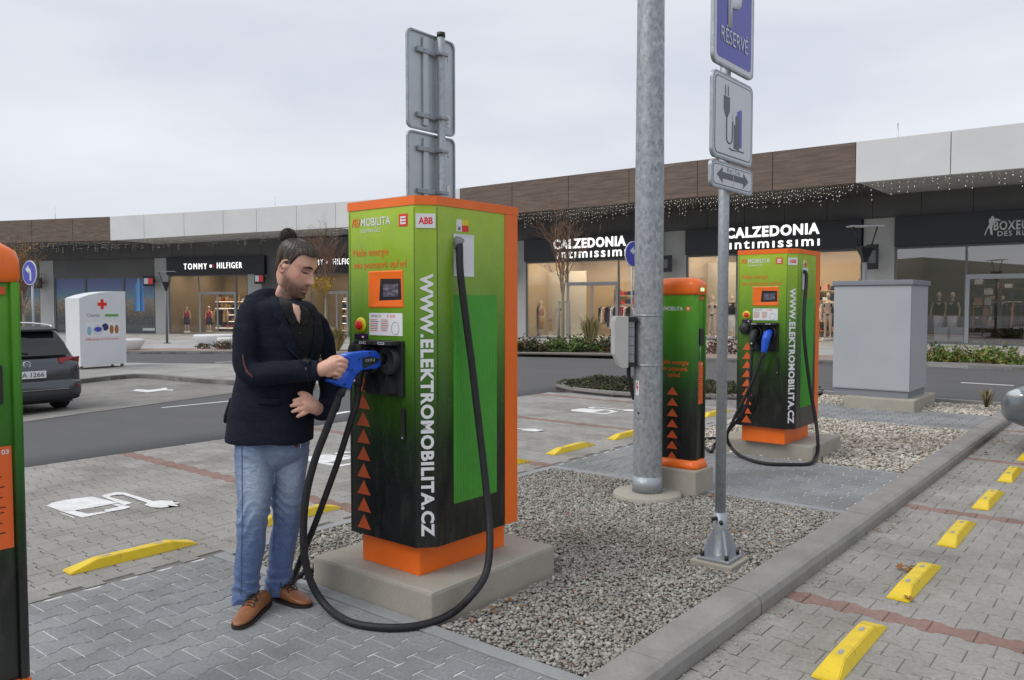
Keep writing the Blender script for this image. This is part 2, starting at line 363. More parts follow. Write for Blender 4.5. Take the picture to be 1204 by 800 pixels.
pave('right_parking_paving', -1.56, 4.6, .5, 13.6, 'x', ZP, cg, M['dark_sand'], red_rows=(1.86, 4.33, 6.78, 9.26, 11.7), near_n=300)
# edging strips between paving and gravel
edge = empty('edging_kerb', kind='structure')
def edging(x0, x1, y0, y1):
    L = max(x1-x0, y1-y0); n = max(1, round(L)); 
    for i in range(n):
        a, b = i/n, (i+1)/n; g = .002
        if x1-x0 > y1-y0: MB().box(x0+(x1-x0)*a+g, x0+(x1-x0)*b-g, y0, y1, -.12, .004, bev=.004).build('edging_stone', M['kerb_grey'], edge)
        else: MB().box(x0, x1, y0+(y1-y0)*a+g, y0+(y1-y0)*b-g, -.12, .004, bev=.004).build('edging_stone', M['kerb_grey'], edge)
edging(XE, XK, 2.605, 2.685); edging(XE, XK, 6.01, 6.09); edging(XE, XK, 7.69, 7.77); edging(XE, XK, 10.91, 10.99); edging(XE, XK, 12.43, 12.5)
edging(XE-.0, XE+.075, 2.69, 6.005); edging(XE, XE+.075, 7.775, 10.905)
# kerb along the right parking bays: one-metre stones with a rounded arris
kerb = empty('kerb', kind='structure'); y = -1.05
prof = [(XK,-.25),(XK+.19,-.25),(XK+.19,-.005),(XK+.175,.025),(XK+.15,.038),(XK,.04)]
while y < 13.7:
    vs = [(px, yy, pz) for yy in (y+.003, y+.997) for px, pz in prof]; n = 6
    MB().add(vs, [(i, (i+1)%n, n+(i+1)%n, n+i) for i in range(n)] + [tuple(range(n-1,-1,-1)), tuple(range(n, 2*n))]).build('kerb_stone', M['kerb'], kerb).location = (random.gauss(0,.002), 0, random.gauss(0,.002)); y += 1.
# far parking bays across the road, pavement behind it, plaza in front of the shops
def far_paving(name, c1, c2, mort, sx, sy, rot=0):
    m = mk(name, c1, .88, 0, .25); t = NT(m); p = t.world_pos((1,1,1)); mp = t.n('ShaderNodeMapping'); mp.inputs['Rotation'].default_value = (0,0,rot); t.l(p, mp.inputs[0])
    b = t.n('ShaderNodeTexBrick'); b.inputs['Scale'].default_value = 1; b.inputs['Brick Width'].default_value = sx; b.inputs['Row Height'].default_value = sy; b.inputs['Mortar Size'].default_value = .008
    for i, c in enumerate((c1, c2, mort)): b.inputs[1+i].default_value = (*c, 1)
    t.l(mp.outputs[0], b.inputs[0]); st = t.ramp(t.noise(p, .9, 5), [(.35, (.78,.77,.75)), (.65, (1.05,1.05,1.05))]); t.col(t.mix(1., b.outputs[0], st, 'MULTIPLY')); return m
M['far_bay'] = far_paving('far_bay_blocks', (.235,.228,.215), (.28,.272,.255), (.15,.145,.135), .2, .165)
M['pavement'] = far_paving('pavement_slabs', (.33,.325,.31), (.37,.365,.35), (.24,.235,.225), .3, .3)
M['plaza'] = far_paving('plaza_slabs', (.40,.40,.39), (.45,.45,.44), (.3,.3,.29), .8, .8, .3)
M['plaza_brown'] = far_paving('plaza_brown_blocks', (.33,.25,.215), (.37,.285,.245), (.25,.2,.18), .3, .15, .3)
def px2(l): return [tuple(GT(u, v)[:2]) for u, v in l]
bay2 = px2([(-150,520),(20,497),(90,487),(190,473.5),(270,462.5),(340,456),(275,452),(160,443),(95,450),(20,456),(-150,470)])
poly_sheet('far_parking_bays', bay2, -.006, M['far_bay'])
pav = px2([(-150,471),(20,456.5),(95,451),(130,447),(160,444.5),(185,445.5),(275,453),(340,457),(405,459),(440,456),(452,450),(430,442),(275,431),(150,430),(20,428),(-150,426)])
poly_sheet('pavement', pav, .09, M['pavement'], thick=.25)
def kerb_line(pts, w, dz, name, mat, parent, maxlen=1.0, h=.3):
    """kerb stones along a ground line, inner side on the left of the direction"""
    P = [Vector((p[0], p[1])) for p in pts]
    for a, b in zip(P[:-1], P[1:]):
        L = (b-a).length; n = max(1, round(L/maxlen)); d = (b-a)/L; nn = Vector((-d.y, d.x))*w
        for i in range(n):
            q0 = a + d*(L*i/n + .004); q1 = a + d*(L*(i+1)/n - .004)
            pol = [q0, q1, q1+nn, q0+nn]; zz = [tz(q.x, q.y) for q in pol]; 
            vs = [(q.x, q.y, z+dz-h) for q, z in zip(pol, zz)] + [(q.x, q.y, z+dz) for q, z in zip(pol, zz)]
            MB().add(vs, [(0,1,5,4),(1,2,6,5),(2,3,7,6),(3,0,4,7),(4,5,6,7)]).build(name, mat, parent)
pk = empty('pavement_kerb', kind='structure'); kerb_line(pav[:13], .15, .11, 'kerb_stone', M['kerb'], pk)
# island bed (ground cover) at the end of the bays
isl = [(-8.75,12.6),(-8.5,11.75),(-7.9,11.4),(-7.0,11.3),(-6.3,11.45),(-5.6,11.95),(-4.44,12.75),(-4.44,13.85),(-8.0,13.85),(-8.5,13.4)]
M['soil'] = mottled('soil', (.05,.04,.03), (.09,.075,.055), 8, .95, .5, 60)
poly_sheet('planting_bed', isl, .03, M['soil'], thick=.3); ik = empty('island_kerb', kind='structure'); kerb_line(isl + isl[:1], .12, .075, 'kerb_stone', M['kerb'], ik, .8)
poly_sheet('bay_end_paving', [(-8.2,11.14),(-4.46,11.14),(-4.46,12.72),(-5.6,11.9),(-6.3,11.4),(-7.0,11.25),(-7.9,11.35)], -.004, M['far_bay'])
ek = empty('far_kerb', kind='structure'); kerb_line([(-4.44,13.72),(-1.6,13.72)], .12, .06, 'kerb_stone', M['kerb'], ek); kerb_line([(-1.6,13.72),(8,13.72)], .12, .06, 'kerb_stone', M['kerb'], ek)
# shop side of the road
front = px2([(-90,416),(40,416),(150,416),(280,416),(450,417),(610,418),(700,419.5),(830,425)]) + [(-4.5,21.6),(-1,21.8),(14,21.9)]
sk = empty('shop_side_kerb', kind='structure'); kerb_line(front, .15, .10, 'kerb_stone', M['kerb'], sk)
poly_sheet('plaza', front + [(30,21.9),(30,60),(-80,60),(-80,0)], .06, M['plaza'], thick=.2)
poly_sheet('plaza_brown_band', [(x-.12, y+.16) for x, y in front] + [(x-1.2, y+2.3) for x, y in front[::-1]], .066, M['plaza_brown'])
# ---------------- gravel: real stones
def ico():
    bm = bmesh.new(); bmesh.ops.create_icosphere(bm, subdivisions=1, radius=1); bm.verts.index_update()
    v = np.array([x.co[:] for x in bm.verts]); f = np.array([[a.index for a in fc.verts] for fc in bm.faces]); bm.free(); return v, f
IV, IF = ico()
def stones(name, n, sampler, size, flat, cols, weights, parent=None, zbase=0., zspread=.01, mat=None):
    pts = sampler(n); n = len(pts)
    s = RNG.lognormal(0, .28, n) * size
    V = IV[None] * (1 + RNG.uniform(-.28, .28, (n, len(IV), 1)))
    V = V * np.stack([s*RNG.uniform(.9,1.4,n), s*RNG.uniform(.7,1.05,n), s*flat*RNG.uniform(.8,1.3,n)], 1)[:, None, :]
    a, b, c = RNG.uniform(0, 6.28, n), RNG.normal(0, .38, n), RNG.normal(0, .38, n)
    def rot(V, i, j, an):
        x, y = V[..., i].copy(), V[..., j].copy(); V[..., i] = x*np.cos(an)[:, None] - y*np.sin(an)[:, None]; V[..., j] = x*np.sin(an)[:, None] + y*np.cos(an)[:, None]
    rot(V, 1, 2, b); rot(V, 0, 2, c); rot(V, 0, 1, a)
    V += np.concatenate([pts, (zbase + RNG.uniform(-zspread, zspread, n))[:, None]], 1)[:, None, :]
    F = (IF[None] + (np.arange(n)*len(IV))[:, None, None]).reshape(-1, 3); V = V.reshape(-1, 3)
    me = bpy.data.meshes.new(name); me.vertices.add(len(V)); me.vertices.foreach_set('co', V.ravel().astype(np.float32))
    me.loops.add(F.size); me.loops.foreach_set('vertex_index', F.ravel().astype(np.int32)); me.polygons.add(len(F))
    me.polygons.foreach_set('loop_start', np.arange(0, F.size, 3, dtype=np.int32)); me.update(calc_edges=True)
    ci = RNG.choice(len(cols), n, p=np.array(weights)/sum(weights)); C = np.array(cols)[ci] * RNG.uniform(.86, 1.14, (n, 1)); set_tint(me, np.repeat(C, len(IF), 0))
    me.materials.append(mat or M['stone']); o = link(name, me, parent); o['kind'] = 'stuff'; return o
M['stone'] = attr_tint('stone', 90, .85, .0, 200, .3); M['gravel_bed'] = mottled('gravel_bed', (.20,.19,.165), (.29,.28,.25), 60, .95, .5, 90)
def rect_sampler(x0, x1, y0, y1, hole=lambda x, y: False, bias=0):
    def f(n):
        p = np.stack([RNG.uniform(x0, x1, n), RNG.uniform(y0, y1, n)], 1)
        return p[[not hole(a, b) for a, b in p]]
    return f
PL1 = (-3.60, -2.62, 2.69, 3.72); PL2 = (-3.60, -2.60, 7.79, 8.68); PL3 = (-3.22, -2.86, 5.86, 6.16)
def inr(x, y, r, g=0): return r[0]-g < x < r[1]+g and r[2]-g < y < r[3]+g
LAMP = (-3.19, 5.66)
h1 = lambda x, y: inr(x, y, PL1) or inr(x, y, PL3) or (x-LAMP[0])**2 + (y-LAMP[1])**2 < .30**2
g1 = poly_sheet('gravel_bed', [(XE+.07,2.68),(XK,2.68),(XK,6.02),(XE+.07,6.02)], -.022, M['gravel_bed'])
gc = [(.40,.39,.355),(.45,.44,.40),(.36,.35,.32),(.325,.315,.295),(.50,.49,.445),(.40,.22,.16),(.56,.55,.52),(.35,.33,.28)]; gw = [28,22,22,12,9,1.6,1.6,6]
tag(stones('gravel', 62000, rect_sampler(XE+.08, XK-.005, 2.70, 6.0, h1), .0088, .5, gc, gw, None, -.008, .012), 'grey crushed stone gravel with red chips around the front charging station', 'gravel')
g2 = poly_sheet('gravel_bed', [(XE+.07,7.76),(XK,7.76),(XK,10.92),(XE+.07,10.92)], -.022, M['gravel_bed'])
pc = [(.55,.51,.43),(.63,.60,.53),(.45,.42,.36),(.37,.34,.29),(.70,.68,.63),(.42,.28,.2),(.34,.33,.30)]; pw = [26,22,20,10,11,3,8]
h2 = lambda x, y: inr(x, y, PL2)
tag(stones('gravel', 15000, rect_sampler(XE+.08, XK-.005, 7.78, 10.9, h2), .0165, .5, pc, pw, None, -.006, .014), 'cream pebbles around the rear charging station', 'gravel')
g3 = poly_sheet('gravel_bed', [(XE+.02,12.5),(XK+.1,12.5),(XK+.1,13.73),(XE+.02,13.73)], -.022, M['gravel_bed'])
tag(stones('gravel', 4200, rect_sampler(XE+.05, XK+.08, 12.52, 13.7), .021, .55, pc, pw, None, -.004, .014), 'cream pebbles in the bed behind the grey cabinet', 'gravel')
tag(stones('grit', 700, rect_sampler(XK+.185, XK+.30, 1.5, 12), .005, .6, gc, gw, None, ZP+.002, .002), 'loose grit swept along the foot of the kerb', 'grit')
# ---------------- painted charging symbols in the bays
SYM = [[(148,152),(190,130),(300,108),(420,92),(475,88),(660,132),(560,150),(345,186),(250,190)], [(250,192),(345,188),(442,209),(560,193),(574,200),(402,237)],
  [(240,203),(252,203),(352,236),(338,240)], [(556,184),(662,160),(610,146),(650,138),(745,162),(700,178),(574,199)],
  [(700,150),(757,134),(598,93),(536,86)], [(536,86),(598,93),(600,84),(560,74)], [(560,74),(600,84),(650,77),(640,59)], [(640,59),(650,77),(690,76),(700,61)], [(700,61),(690,76),(862,134),(905,124)],
  [(843,150),(862,134),(905,124),(960,117),(1040,122),(1050,131),(1086,130),(1084,141),(1042,143),(1086,152),(1068,159),(1004,152),(1016,164),(958,170),(896,167)]]
for k in range(4):
    root = empty('painted_symbol', (0, 2.3*k, 0), kind='structure')
    for si, s in enumerate(SYM):
        pol = [G(30 + x/6.02, 570 + y/6.02) for x, y in s]; me = MB(); n = len(pol)
        ar = sum(pol[i][0]*pol[(i+1)%n][1] - pol[(i+1)%n][0]*pol[i][1] for i in range(n)); pol = pol if ar > 0 else pol[::-1]
        bm = bmesh.new(); bm.faces.new([bm.verts.new((q[0], q[1], .0035 + .0004*si)) for q in pol]); bmesh.ops.triangulate(bm, faces=list(bm.faces)); me.bm(bm); me.build('paint', M['white_paint'], root)
far_sym = [[(66,256),(90,248),(150,252),(205,246),(230,240),(245,243),(240,250),(275,250),(272,255),(225,254),(180,260),(140,264)]]
for s in far_sym:
    pol = [GT(140 + x/4.3, 400 + y/4.3) for x, y in s]; bm = bmesh.new(); f = bm.faces.new([bm.verts.new((q[0], q[1], tz(q[0],q[1])-.001)) for q in pol]); bmesh.ops.triangulate(bm, faces=list(bm.faces)); bmesh.ops.recalc_face_normals(bm, faces=list(bm.faces))
    o = MB().bm(bm).build('painted_symbol', M['white_paint'], kind='structure')
# ---------------- yellow wheel stops
M['yellow'] = mk('yellow_paint', (.72,.50,.02), .5); t = NT(M['yellow']); p = t.coord('Object')
c = t.ramp(t.noise(p, 14, 6, .65), [(.3, (.62,.45,.02)), (.6, (.76,.55,.02))]); c = t.mix(t.ramp(t.noise(p, 30, 8, .7), [(.62, (0,0,0)), (.72, (.75,)*3)]), c, (.16,.13,.06)); t.col(c); t.bump(t.noise(p, 80, 3), .15, .003)
def stop_mesh(L=.76, w=.12, h=.052):
    mb = MB(); t = .034; e = .16
    sec = lambda y, hh, k: [(-w/2, y, 0), (w/2, y, 0), (w/2 - (w/2-t)*k, y, hh), (-w/2 + (w/2-t)*k, y, hh)]
    rings = [sec(0, .012, .15), sec(e, h, 1), sec(L-e, h, 1), sec(L, .012, .15)]; mb.loft(rings, 0, False)
    bm = bmesh.new(); me = mb.mesh('s'); bm.from_mesh(me); bmesh.ops.bevel(bm, geom=list(bm.edges), offset=.004, segments=2, affect='EDGES'); bpy.data.meshes.remove(me)
    return MB().bm(bm)
sm = stop_mesh().mesh('wheel_stop'); sm.materials.append(M['yellow'])
slot = MB().prism([(.012*math.cos(a)*.9, .03*math.sin(a)) for a in [2*math.pi*i/10 for i in range(10)]], 0, .0025).mesh('bolt_slot'); slot.materials.append(M['steel'])
def wheel_stop(x, y, z, label, group):
    o = tag(link('wheel_stop', sm), label, 'wheel stop', group); o.location = (x, y, z - .002); o.rotation_euler = (0, 0, random.gauss(0, .006))
    for yy in (.22, .54):
        s = link('bolt_slot', slot, o); s.location = (0, yy, .0515)
for i, y in enumerate((1.91, 3.06, 4.21, 5.36, 6.51, 7.66, 8.81, 9.96)): wheel_stop(-4.78, y, 0, ORD[i] + ' yellow wheel stop from the front walkway in the charging bays', 'yellow wheel stops of the charging bays')
for i, y in enumerate((10.68, 9.46, 8.24, 7.02, 5.80, 4.58, 3.40)): wheel_stop(-1.07, y, ZP, ('yellow wheel stop under the nose of the blue grey car' if i == 0 else ORD[i-1] + ' yellow wheel stop along the kerb counted from the blue grey car'), 'yellow wheel stops along the kerb')
# ================================================================== SHOPPING CENTRE
def hit(poly, u, v):
    d = ray(u, v); best = None
    for A, B in zip(poly[:-1], poly[1:]):
        ex, ey = B[0]-A[0], B[1]-A[1]; det = d[0]*(-ey) + ex*d[1]
        if abs(det) < 1e-9: continue
        t = (A[0]*(-ey) + ex*A[1]) / det; s = (d[0]*A[1] - d[1]*A[0]) / det
        if t > 0 and -1e-6 <= s <= 1.00001 and (best is None or t < best): best = t
    return _O + d * best
def make_text(name, txt, mat, parent=None, width=None, height=None, ext=.004, off=0., loc=(0,0,0), rot=(0,0,0), align='CENTER', space=1., shear=0., spacing_line=1.):
    cu = bpy.data.curves.new(name, 'FONT'); cu.body = txt; cu.align_x = align; cu.align_y = 'CENTER'; cu.size = 1; cu.extrude = 0; cu.offset = off; cu.space_character = space; cu.shear = shear; cu.resolution_u = 3; cu.space_line = spacing_line
    o = bpy.data.objects.new(name, cu); COL.objects.link(o); dg = bpy.context.evaluated_depsgraph_get(); me = bpy.data.meshes.new_from_object(o.evaluated_get(dg)); bpy.data.objects.remove(o); bpy.data.curves.remove(cu)
    n = len(me.vertices); co = np.zeros(n*3, np.float32); me.vertices.foreach_get('co', co); co = co.reshape(-1, 3)
    mn, mx = co.min(0), co.max(0); c = (mn + mx)/2
    sy = height/(mx[1]-mn[1]) if height else None; sx = width/(mx[0]-mn[0]) if width else sy; sy = sy or sx
    if align == 'LEFT': c[0] = mn[0]
    co = (co - c) * (sx, sy, 1); me.vertices.foreach_set('co', co.ravel()); me.update()
    bm = bmesh.new(); bm.from_mesh(me)
    if ext:
        r = bmesh.ops.extrude_face_region(bm, geom=list(bm.faces)); vs = [v for v in r['geom'] if isinstance(v, bmesh.types.BMVert)]
        bmesh.ops.translate(bm, vec=(0,0,ext), verts=vs); bmesh.ops.recalc_face_normals(bm, faces=list(bm.faces))
    bm.to_mesh(me); bm.free(); me.materials.clear(); me.materials.append(mat); me.name = name
    o = link(name, me, parent); o.location = loc; o.rotation_euler = rot; return o
UP = (R(90), 0, 0)                                            # text standing up, read from -y
M['wood'] = mk('wood_laminate', (.13,.085,.06), .55); t = NT(M['wood']); p = t.coord('Object', (.35, 1, 5)); q = t.coord('Object', (.12,1,22))
c = t.ramp(t.noise(p, 3.2, 6, .62), [(.28, (.075,.05,.038)), (.5, (.14,.098,.074)), (.72, (.215,.16,.125))]); c = t.mix(t.ramp(t.noise(q, 4, 4), [(.4, (0,0,0)), (.65, (.6,)*3)]), c, (.085,.06,.047)); t.col(c)
M['white_clad'] = mottled('white_cladding', (.66,.665,.66), (.60,.605,.60), .6, .45)
M['grey_clad'] = mottled('dark_grey_cladding', (.135,.135,.135), (.115,.115,.115), .7, .55)
M['column'] = mottled('light_grey_render', (.47,.475,.465), (.41,.415,.405), .9, .75, .1, 80)
M['soffit_light'] = mottled('soffit_light', (.42,.42,.41), (.36,.36,.35), .5, .7); M['soffit_dark'] = mk('soffit_dark', (.06,.055,.05), .7)
M['sign_black'] = mk('sign_board_black', (.012,.012,.017), .35); M['frame'] = mk('window_frame_grey', (.13,.135,.145), .45); M['frame_lt'] = mk('door_frame_grey', (.30,.31,.33), .4, .3)
M['letter_lit'] = emit('lit_letters', (1,1,.98), .95); M['letter_dull'] = mk('dull_letters', (.62,.62,.62), .5); M['th_red'] = emit('flag_red', (.5,.02,.04), .3); M['th_blue'] = mk('flag_navy', (.02,.03,.12), .5)
M['shop_glass'] = glass('shop_glass', (.88,.90,.92), .06); M['shop_glass_dark'] = glass('shop_glass_dark', (.55,.57,.61), .26)
M['bulb'] = emit('light_bulb', (1,.93,.8), .6); M['spot'] = emit('ceiling_spot', (1,.93,.82), 14); M['shelf_light'] = emit('shelf_light', (1,.84,.62), 2.2); M['strip'] = emit('fill_strip', (1,.82,.58), 19)
FP = [(18,27.5),(-32,27.5),tuple(PD(130,255,46.5)[:2]),tuple(PD(0,260,48.5)[:2])]; FP.append(tuple(3*np.array(FP[3]) - 2*np.array(FP[2])))
WC = np.array((-32.716, 31.5)); WD = np.array((-.93795,-.34678)); WP = [(18,31.5), tuple(WC), tuple(WC + WD*48)]
bld = empty('shopping_centre', (0, 31.5, 0), label='long low shopping centre with wood and white panelled canopy over dark shopfronts', cat='building')
def place(o, wing):
    o.parent = bld
    if wing == 'L': o.location = (WC[0], 0, 0); o.rotation_euler = (0, 0, math.atan2(-WD[1], -WD[0]))
    return o
def S(wing, u, v=360.):
    p = hit(WP, u, v); return p[0] if wing == 'R' else -math.hypot(p[0]-WC[0], p[1]-WC[1])
def Z(u, v): return hit(WP, u, v)[2]
def part(name, wing, mat, s0, s1, y0, y1, z0, z1, bev=0.):
    return place(MB().box(s0, s1, y0, y1, z0, z1, bev=bev).build(name, mat), wing)
def sub(name, parent, mat, s0, s1, y0, y1, z0, z1):
    if name == 'pane': return MB().add([(s0,y0,z0),(s1,y0,z0),(s1,y0,z1),(s0,y0,z1)], [(0,1,2,3)]).build(name, mat, parent)
    return MB().box(s0, s1, y0, y1, z0, z1).build(name, mat, parent)
ZO = {'R': 0., 'L': -.28}
# --- canopy fascia, one panel after another (the fascia follows a slow bend)
def fascia_panels(us, mat, name, zt, zb, soff):
    for ua, ub in zip(us[:-1], us[1:]):
        a, b = hit(FP, ua, 300), hit(FP, ub, 300); pa, pb = np.array(a[:2]), np.array(b[:2]); d = (pb-pa)/np.linalg.norm(pb-pa); nrm = np.array((-d[1], d[0])); g = d*.012
        q = [pa+g, pb-g, pb-g+nrm*.25, pa+g+nrm*.25]; zz = [(zb(ua),zt(ua)),(zb(ub),zt(ub)),(zb(ub),zt(ub)),(zb(ua),zt(ua))]
        vs = [(x[0], x[1]-31.5, k[0]) for x, k in zip(q, zz)] + [(x[0], x[1]-31.5, k[1]) for x, k in zip(q, zz)]
        o = MB().add(vs, [(0,1,5,4),(1,2,6,5),(2,3,7,6),(3,0,4,7),(4,5,6,7),(3,2,1,0)]).build(name, mat, bld)
        q = [pa-d*.05, pb+d*.05, pb+d*.05+nrm*5.2, pa-d*.05+nrm*5.2]; vs = [(x[0], x[1]-31.5, k[0]+.05) for x, k in zip(q, zz)] + [(x[0], x[1]-31.5, k[1]-.06) for x, k in zip(q, zz)]
        q = MB().add([(x[0], x[1]-31.5, k[0]+.045) for x, k in zip([pa+nrm*.24, pb+nrm*.24, pb+nrm*5.2, pa+nrm*5.2], zz)], [(3,2,1,0)]).build('soffit', soff, bld)
        MB().add([(x[0], x[1]-31.5, k[1]-.1) for x, k in zip([pa+nrm*.24, pb+nrm*.24, pb+nrm*9, pa+nrm*9], zz)], [(0,1,2,3)]).build('roof_deck', M['soffit_dark'], bld)
lin = lambda pts: (lambda u: float(np.interp(u, [a for a, _ in pts], [b for _, b in pts])))
ZT = lin([(-80,6.45),(130,6.52),(300,6.63),(400,6.75),(560,6.80),(1300,6.70)]); ZB = lin([(-80,5.15),(130,5.16),(260,5.32),(400,5.45),(560,5.45),(1300,5.42)])
fascia_panels([-80,-10,38,86,130], M['wood'], 'wood_panel', ZT, ZB, M['soffit_dark'])
fascia_panels([130,170,217,263,302,349,395,443,492,541], M['white_clad'], 'white_panel', ZT, ZB, M['soffit_light'])
fascia_panels([541,602,668,739,819,907,1004], M['wood'], 'wood_panel', ZT, ZB, M['soffit_dark'])
fascia_panels([1004,1115,1240,1400], M['white_clad'], 'white_panel', ZT, ZB, M['soffit_light'])
# --- wall cladding above the shopfronts
for w, s0, s1 in (('R', -33, 16), ('L', -36, -.02)):
    n = round((s1-s0)/1.65)
    for i in range(n):
        a, b = s0 + (s1-s0)*i/n, s0 + (s1-s0)*(i+1)/n; part('cladding_panel', w, M['grey_clad'], a+.008, b-.008, .02, .2, 4.64+ZO[w], 5.62+ZO[w])
    part('wall', w, M['grey_clad'], s0, s1, .201, .35, -.8, 5.6+ZO[w]) if False else None
# --- columns
cols = {'R': [(-25.36,-24.62),(-17.04,-15.95),(-8.78,-7.70),(4.0,5.0)], 'L': [(S('L',292),S('L',308)),(S('L',183),S('L',198.5)),(S('L',48),S('L',64))]}
for w in cols:
    for a, b in cols[w]: part('column', w, M['column'], a, b, -.03, .4, -.8, 4.63+ZO[w], .01)
part('wall_panel', 'L', M['grey_clad'], S('L',308.3), S('L',330), .03, .3, -.8, 4.63-.28); part('wall_panel', 'L', M['grey_clad'], S('L',437.5), -.05, .03, .3, -.8, 4.35); part('wall_panel', 'R', M['grey_clad'], -32.6, -25.37, .03, .3, -.8, 4.63)
# --- shopfronts
M['room_cream'] = mk('shop_wall_cream', (.46,.37,.26), .8); M['room_dark'] = mk('shop_wall_dark', (.07,.06,.055), .8); M['room_floor'] = mk('shop_floor', (.3,.26,.21), .5); M['backdrop'] = mk('display_backdrop', (.62,.57,.46), .8); M['room_brown'] = mk('shop_wall_wood', (.20,.15,.10), .7)
def shopfront(w, s0, s1, mull, door, wallmat, gl, zbot, lamp=1., depth=5., spots=14, sign=True, ceil_m=None, signz=(3.57, 4.63)):
    zo = ZO[w]; zs0, zs1 = signz[0]+zo, signz[1]+zo
    sb = part('sign_board', w, M['sign_black'], s0+.02, s1-.02, -.22, .1, zs0, zs1, .012)
    win = part('window_frame', w, M['frame'], s0, s1, -.02, .08, zs0-.09, zs0-.005); b2 = sub('sill', win, M['frame'], s0, s1, -.04, .1, zbot, zbot+.12)
    edges = [s0+.035] + sorted(mull) + [s1-.035]
    for m in edges: sub('mullion', win, M['frame'], m-.035, m+.035, -.018, .078, zbot+.121, zs0-.091)
    tr = None
    if door: tr = 2.36+zo; sub('transom', win, M['frame_lt'], door[0]-.0, door[1]+.0, -.025, .07, tr, tr+.16)
    for a, b in zip(edges[:-1], edges[1:]):
        if door and a >= door[0]-.3 and b <= door[1]+.3:
            sub('pane', win, gl, a+.035, b-.035, .02, .03, tr+.161, zs0-.09); sub('pane', win, gl, a+.035, b-.035, .02, .03, zbot+.12, tr)
            sub('transom', win, M['frame_lt'], a+.036, b-.036, -.024, .071, tr+.001, tr+.159) if False else None
        else: sub('pane', win, gl, a+.035, b-.035, .02, .03, zbot+.12, zs0-.09)
    if door:
        dm = (door[0]+door[1])/2
        for xa, xb in ((door[0], door[0]+.12), (dm-.05, dm+.05), (door[1]-.12, door[1])): place(MB().box(xa, xb, -.05, .0, zbot+.1, tr-.001).build('door_frame', M['frame_lt']), w)
    # the room behind
    a, b, zc = s0+.05, s1-.05, zs0+.25
    rm = MB(); rm.add([(a,.1,zbot),(b,.1,zbot),(b,depth,zbot),(a,depth,zbot),(a,.1,zc),(b,.1,zc),(b,depth,zc),(a,depth,zc)], [(0,1,2,3)], 1); rm.add(rm.v[:8], [(0,3,7,4),(1,5,6,2),(3,2,6,7),(0,4,5,1)][:3], 0); rm.add(rm.v[:8], [(4,7,6,5)], 2)
    r_ = place(rm.build('shop_room', [wallmat, M['room_floor'], ceil_m or wallmat]), w)
    for i in range(spots):
        x = random.uniform(a+.4, b-.4); y = random.uniform(.6, depth-1); MB().cyl((x,y,zc-.09), (x,y,zc-.002), .05, 8).build('ceiling_spot', M['spot'], r_)
    if lamp:
        for k in range(2):
            y = depth*(.13+.5*k); MB().box(a+.5, b-.5, y-.12*lamp, y+.12*lamp, zc-.05, zc-.01).build('fill_strip', M['strip'], r_)  # added glowing strips that brighten room and displays; the ceiling spots are too small
    return sb, r_
def lettering(sb, txt, x, z, width, height, mat=None, off=.0, space=1., y=-.225, ext=.03): return make_text('lettering', txt, mat or M['letter_lit'], sb, width, height, ext, off, (x, y, z), UP, space=space)
# fashion shop with the two-word sign (left wing)
def flagmark(sb, x, z, s):
    MB().box(x-s, x-.02*s, -.245, -.222, z-.55*s, z+.55*s).build('emblem', M['letter_lit'], sb); MB().box(x+.02*s, x+s, -.245, -.222, z-.55*s, z+.55*s).build('emblem', M['th_red'], sb)
    MB().box(x-s, x+s, -.243, -.222, z+.56*s, z+.8*s).box(x-s, x+s, -.243, -.222, z-.8*s, z-.56*s).build('emblem', M['th_blue'], sb)
sL = lambda u: S('L', u)
sb1, rm1 = shopfront('L', sL(199), sL(292), [sL(234.5), sL(278)], (sL(234.5), sL(278)), M['room_brown'], M['shop_glass'], -.42, spots=12)
sb1.scale = (1,1,1)
ex = place(MB().box(sL(291.5), sL(314), -.22, .1, 3.57-.28, 4.63-.28).build('sign_board', M['sign_black']), 'L')
zl = Z(240,313.5); lettering(sb1, 'TOMMY', sL(233.5), zl, sL(247)-sL(220), .36, off=.0, space=1.35); flagmark(sb1, sL(252.8), zl, .15); lettering(sb1, 'HILFIGER', sL(273.5), Z(273.5,312.3), sL(288.2)-sL(259), .36, off=.0, space=1.25)
sb2, rm2 = shopfront('L', sL(330), sL(437), [sL(350), sL(366), sL(383), sL(410)], (sL(383), sL(410)), M['room_brown'], M['shop_glass'], -.40, spots=10)
zl = Z(389,308.5); flagmark(sb2, sL(389), zl, .14); lettering(sb2, 'TOMMY', sL(371), zl, sL(383)-sL(359), .34, off=.0, space=1.35); lettering(sb2, 'HILFIGER', sL(408.5), zl+.02, sL(422)-sL(394.5), .34, off=.0, space=1.25)
# lingerie shops (right wing) and the boxing shop
sb3, rm3 = shopfront('R', -24.6, -17.05, [S('R',667), S('R',727)], (S('R',667), S('R',727)), M['room_cream'], M['shop_glass'], -.22, spots=26)
lettering(sb3, 'CALZEDONIA', S('R',695), Z(695,286), S('R',737.3)-S('R',653), .46, off=.035, space=1.15); lettering(sb3, 'ıntımıssımı', S('R',697.5), Z(697.5,298.6), S('R',737.5)-S('R',657), .36, off=.01, space=1.25)
sb4, rm4 = shopfront('R', -15.93, -8.79, [S('R',866), S('R',945)], None, M['room_cream'], M['shop_glass'], -.06, spots=24)
lettering(sb4, 'CALZEDONIA', S('R',908), Z(908,272.3), S('R',962)-S('R',853.5), .43, off=.035, space=1.15); lettering(sb4, 'ıntımıssımı', S('R',910.5), Z(910.5,287), S('R',962.5)-S('R',858), .32, off=.01, space=1.25)
sb5, rm5 = shopfront('R', -7.69, 4.0, [S('R',1135), -1.8, 1.0], (S('R',1135), -1.8), M['room_dark'], M['shop_glass_dark'], .06, lamp=.5, spots=16)
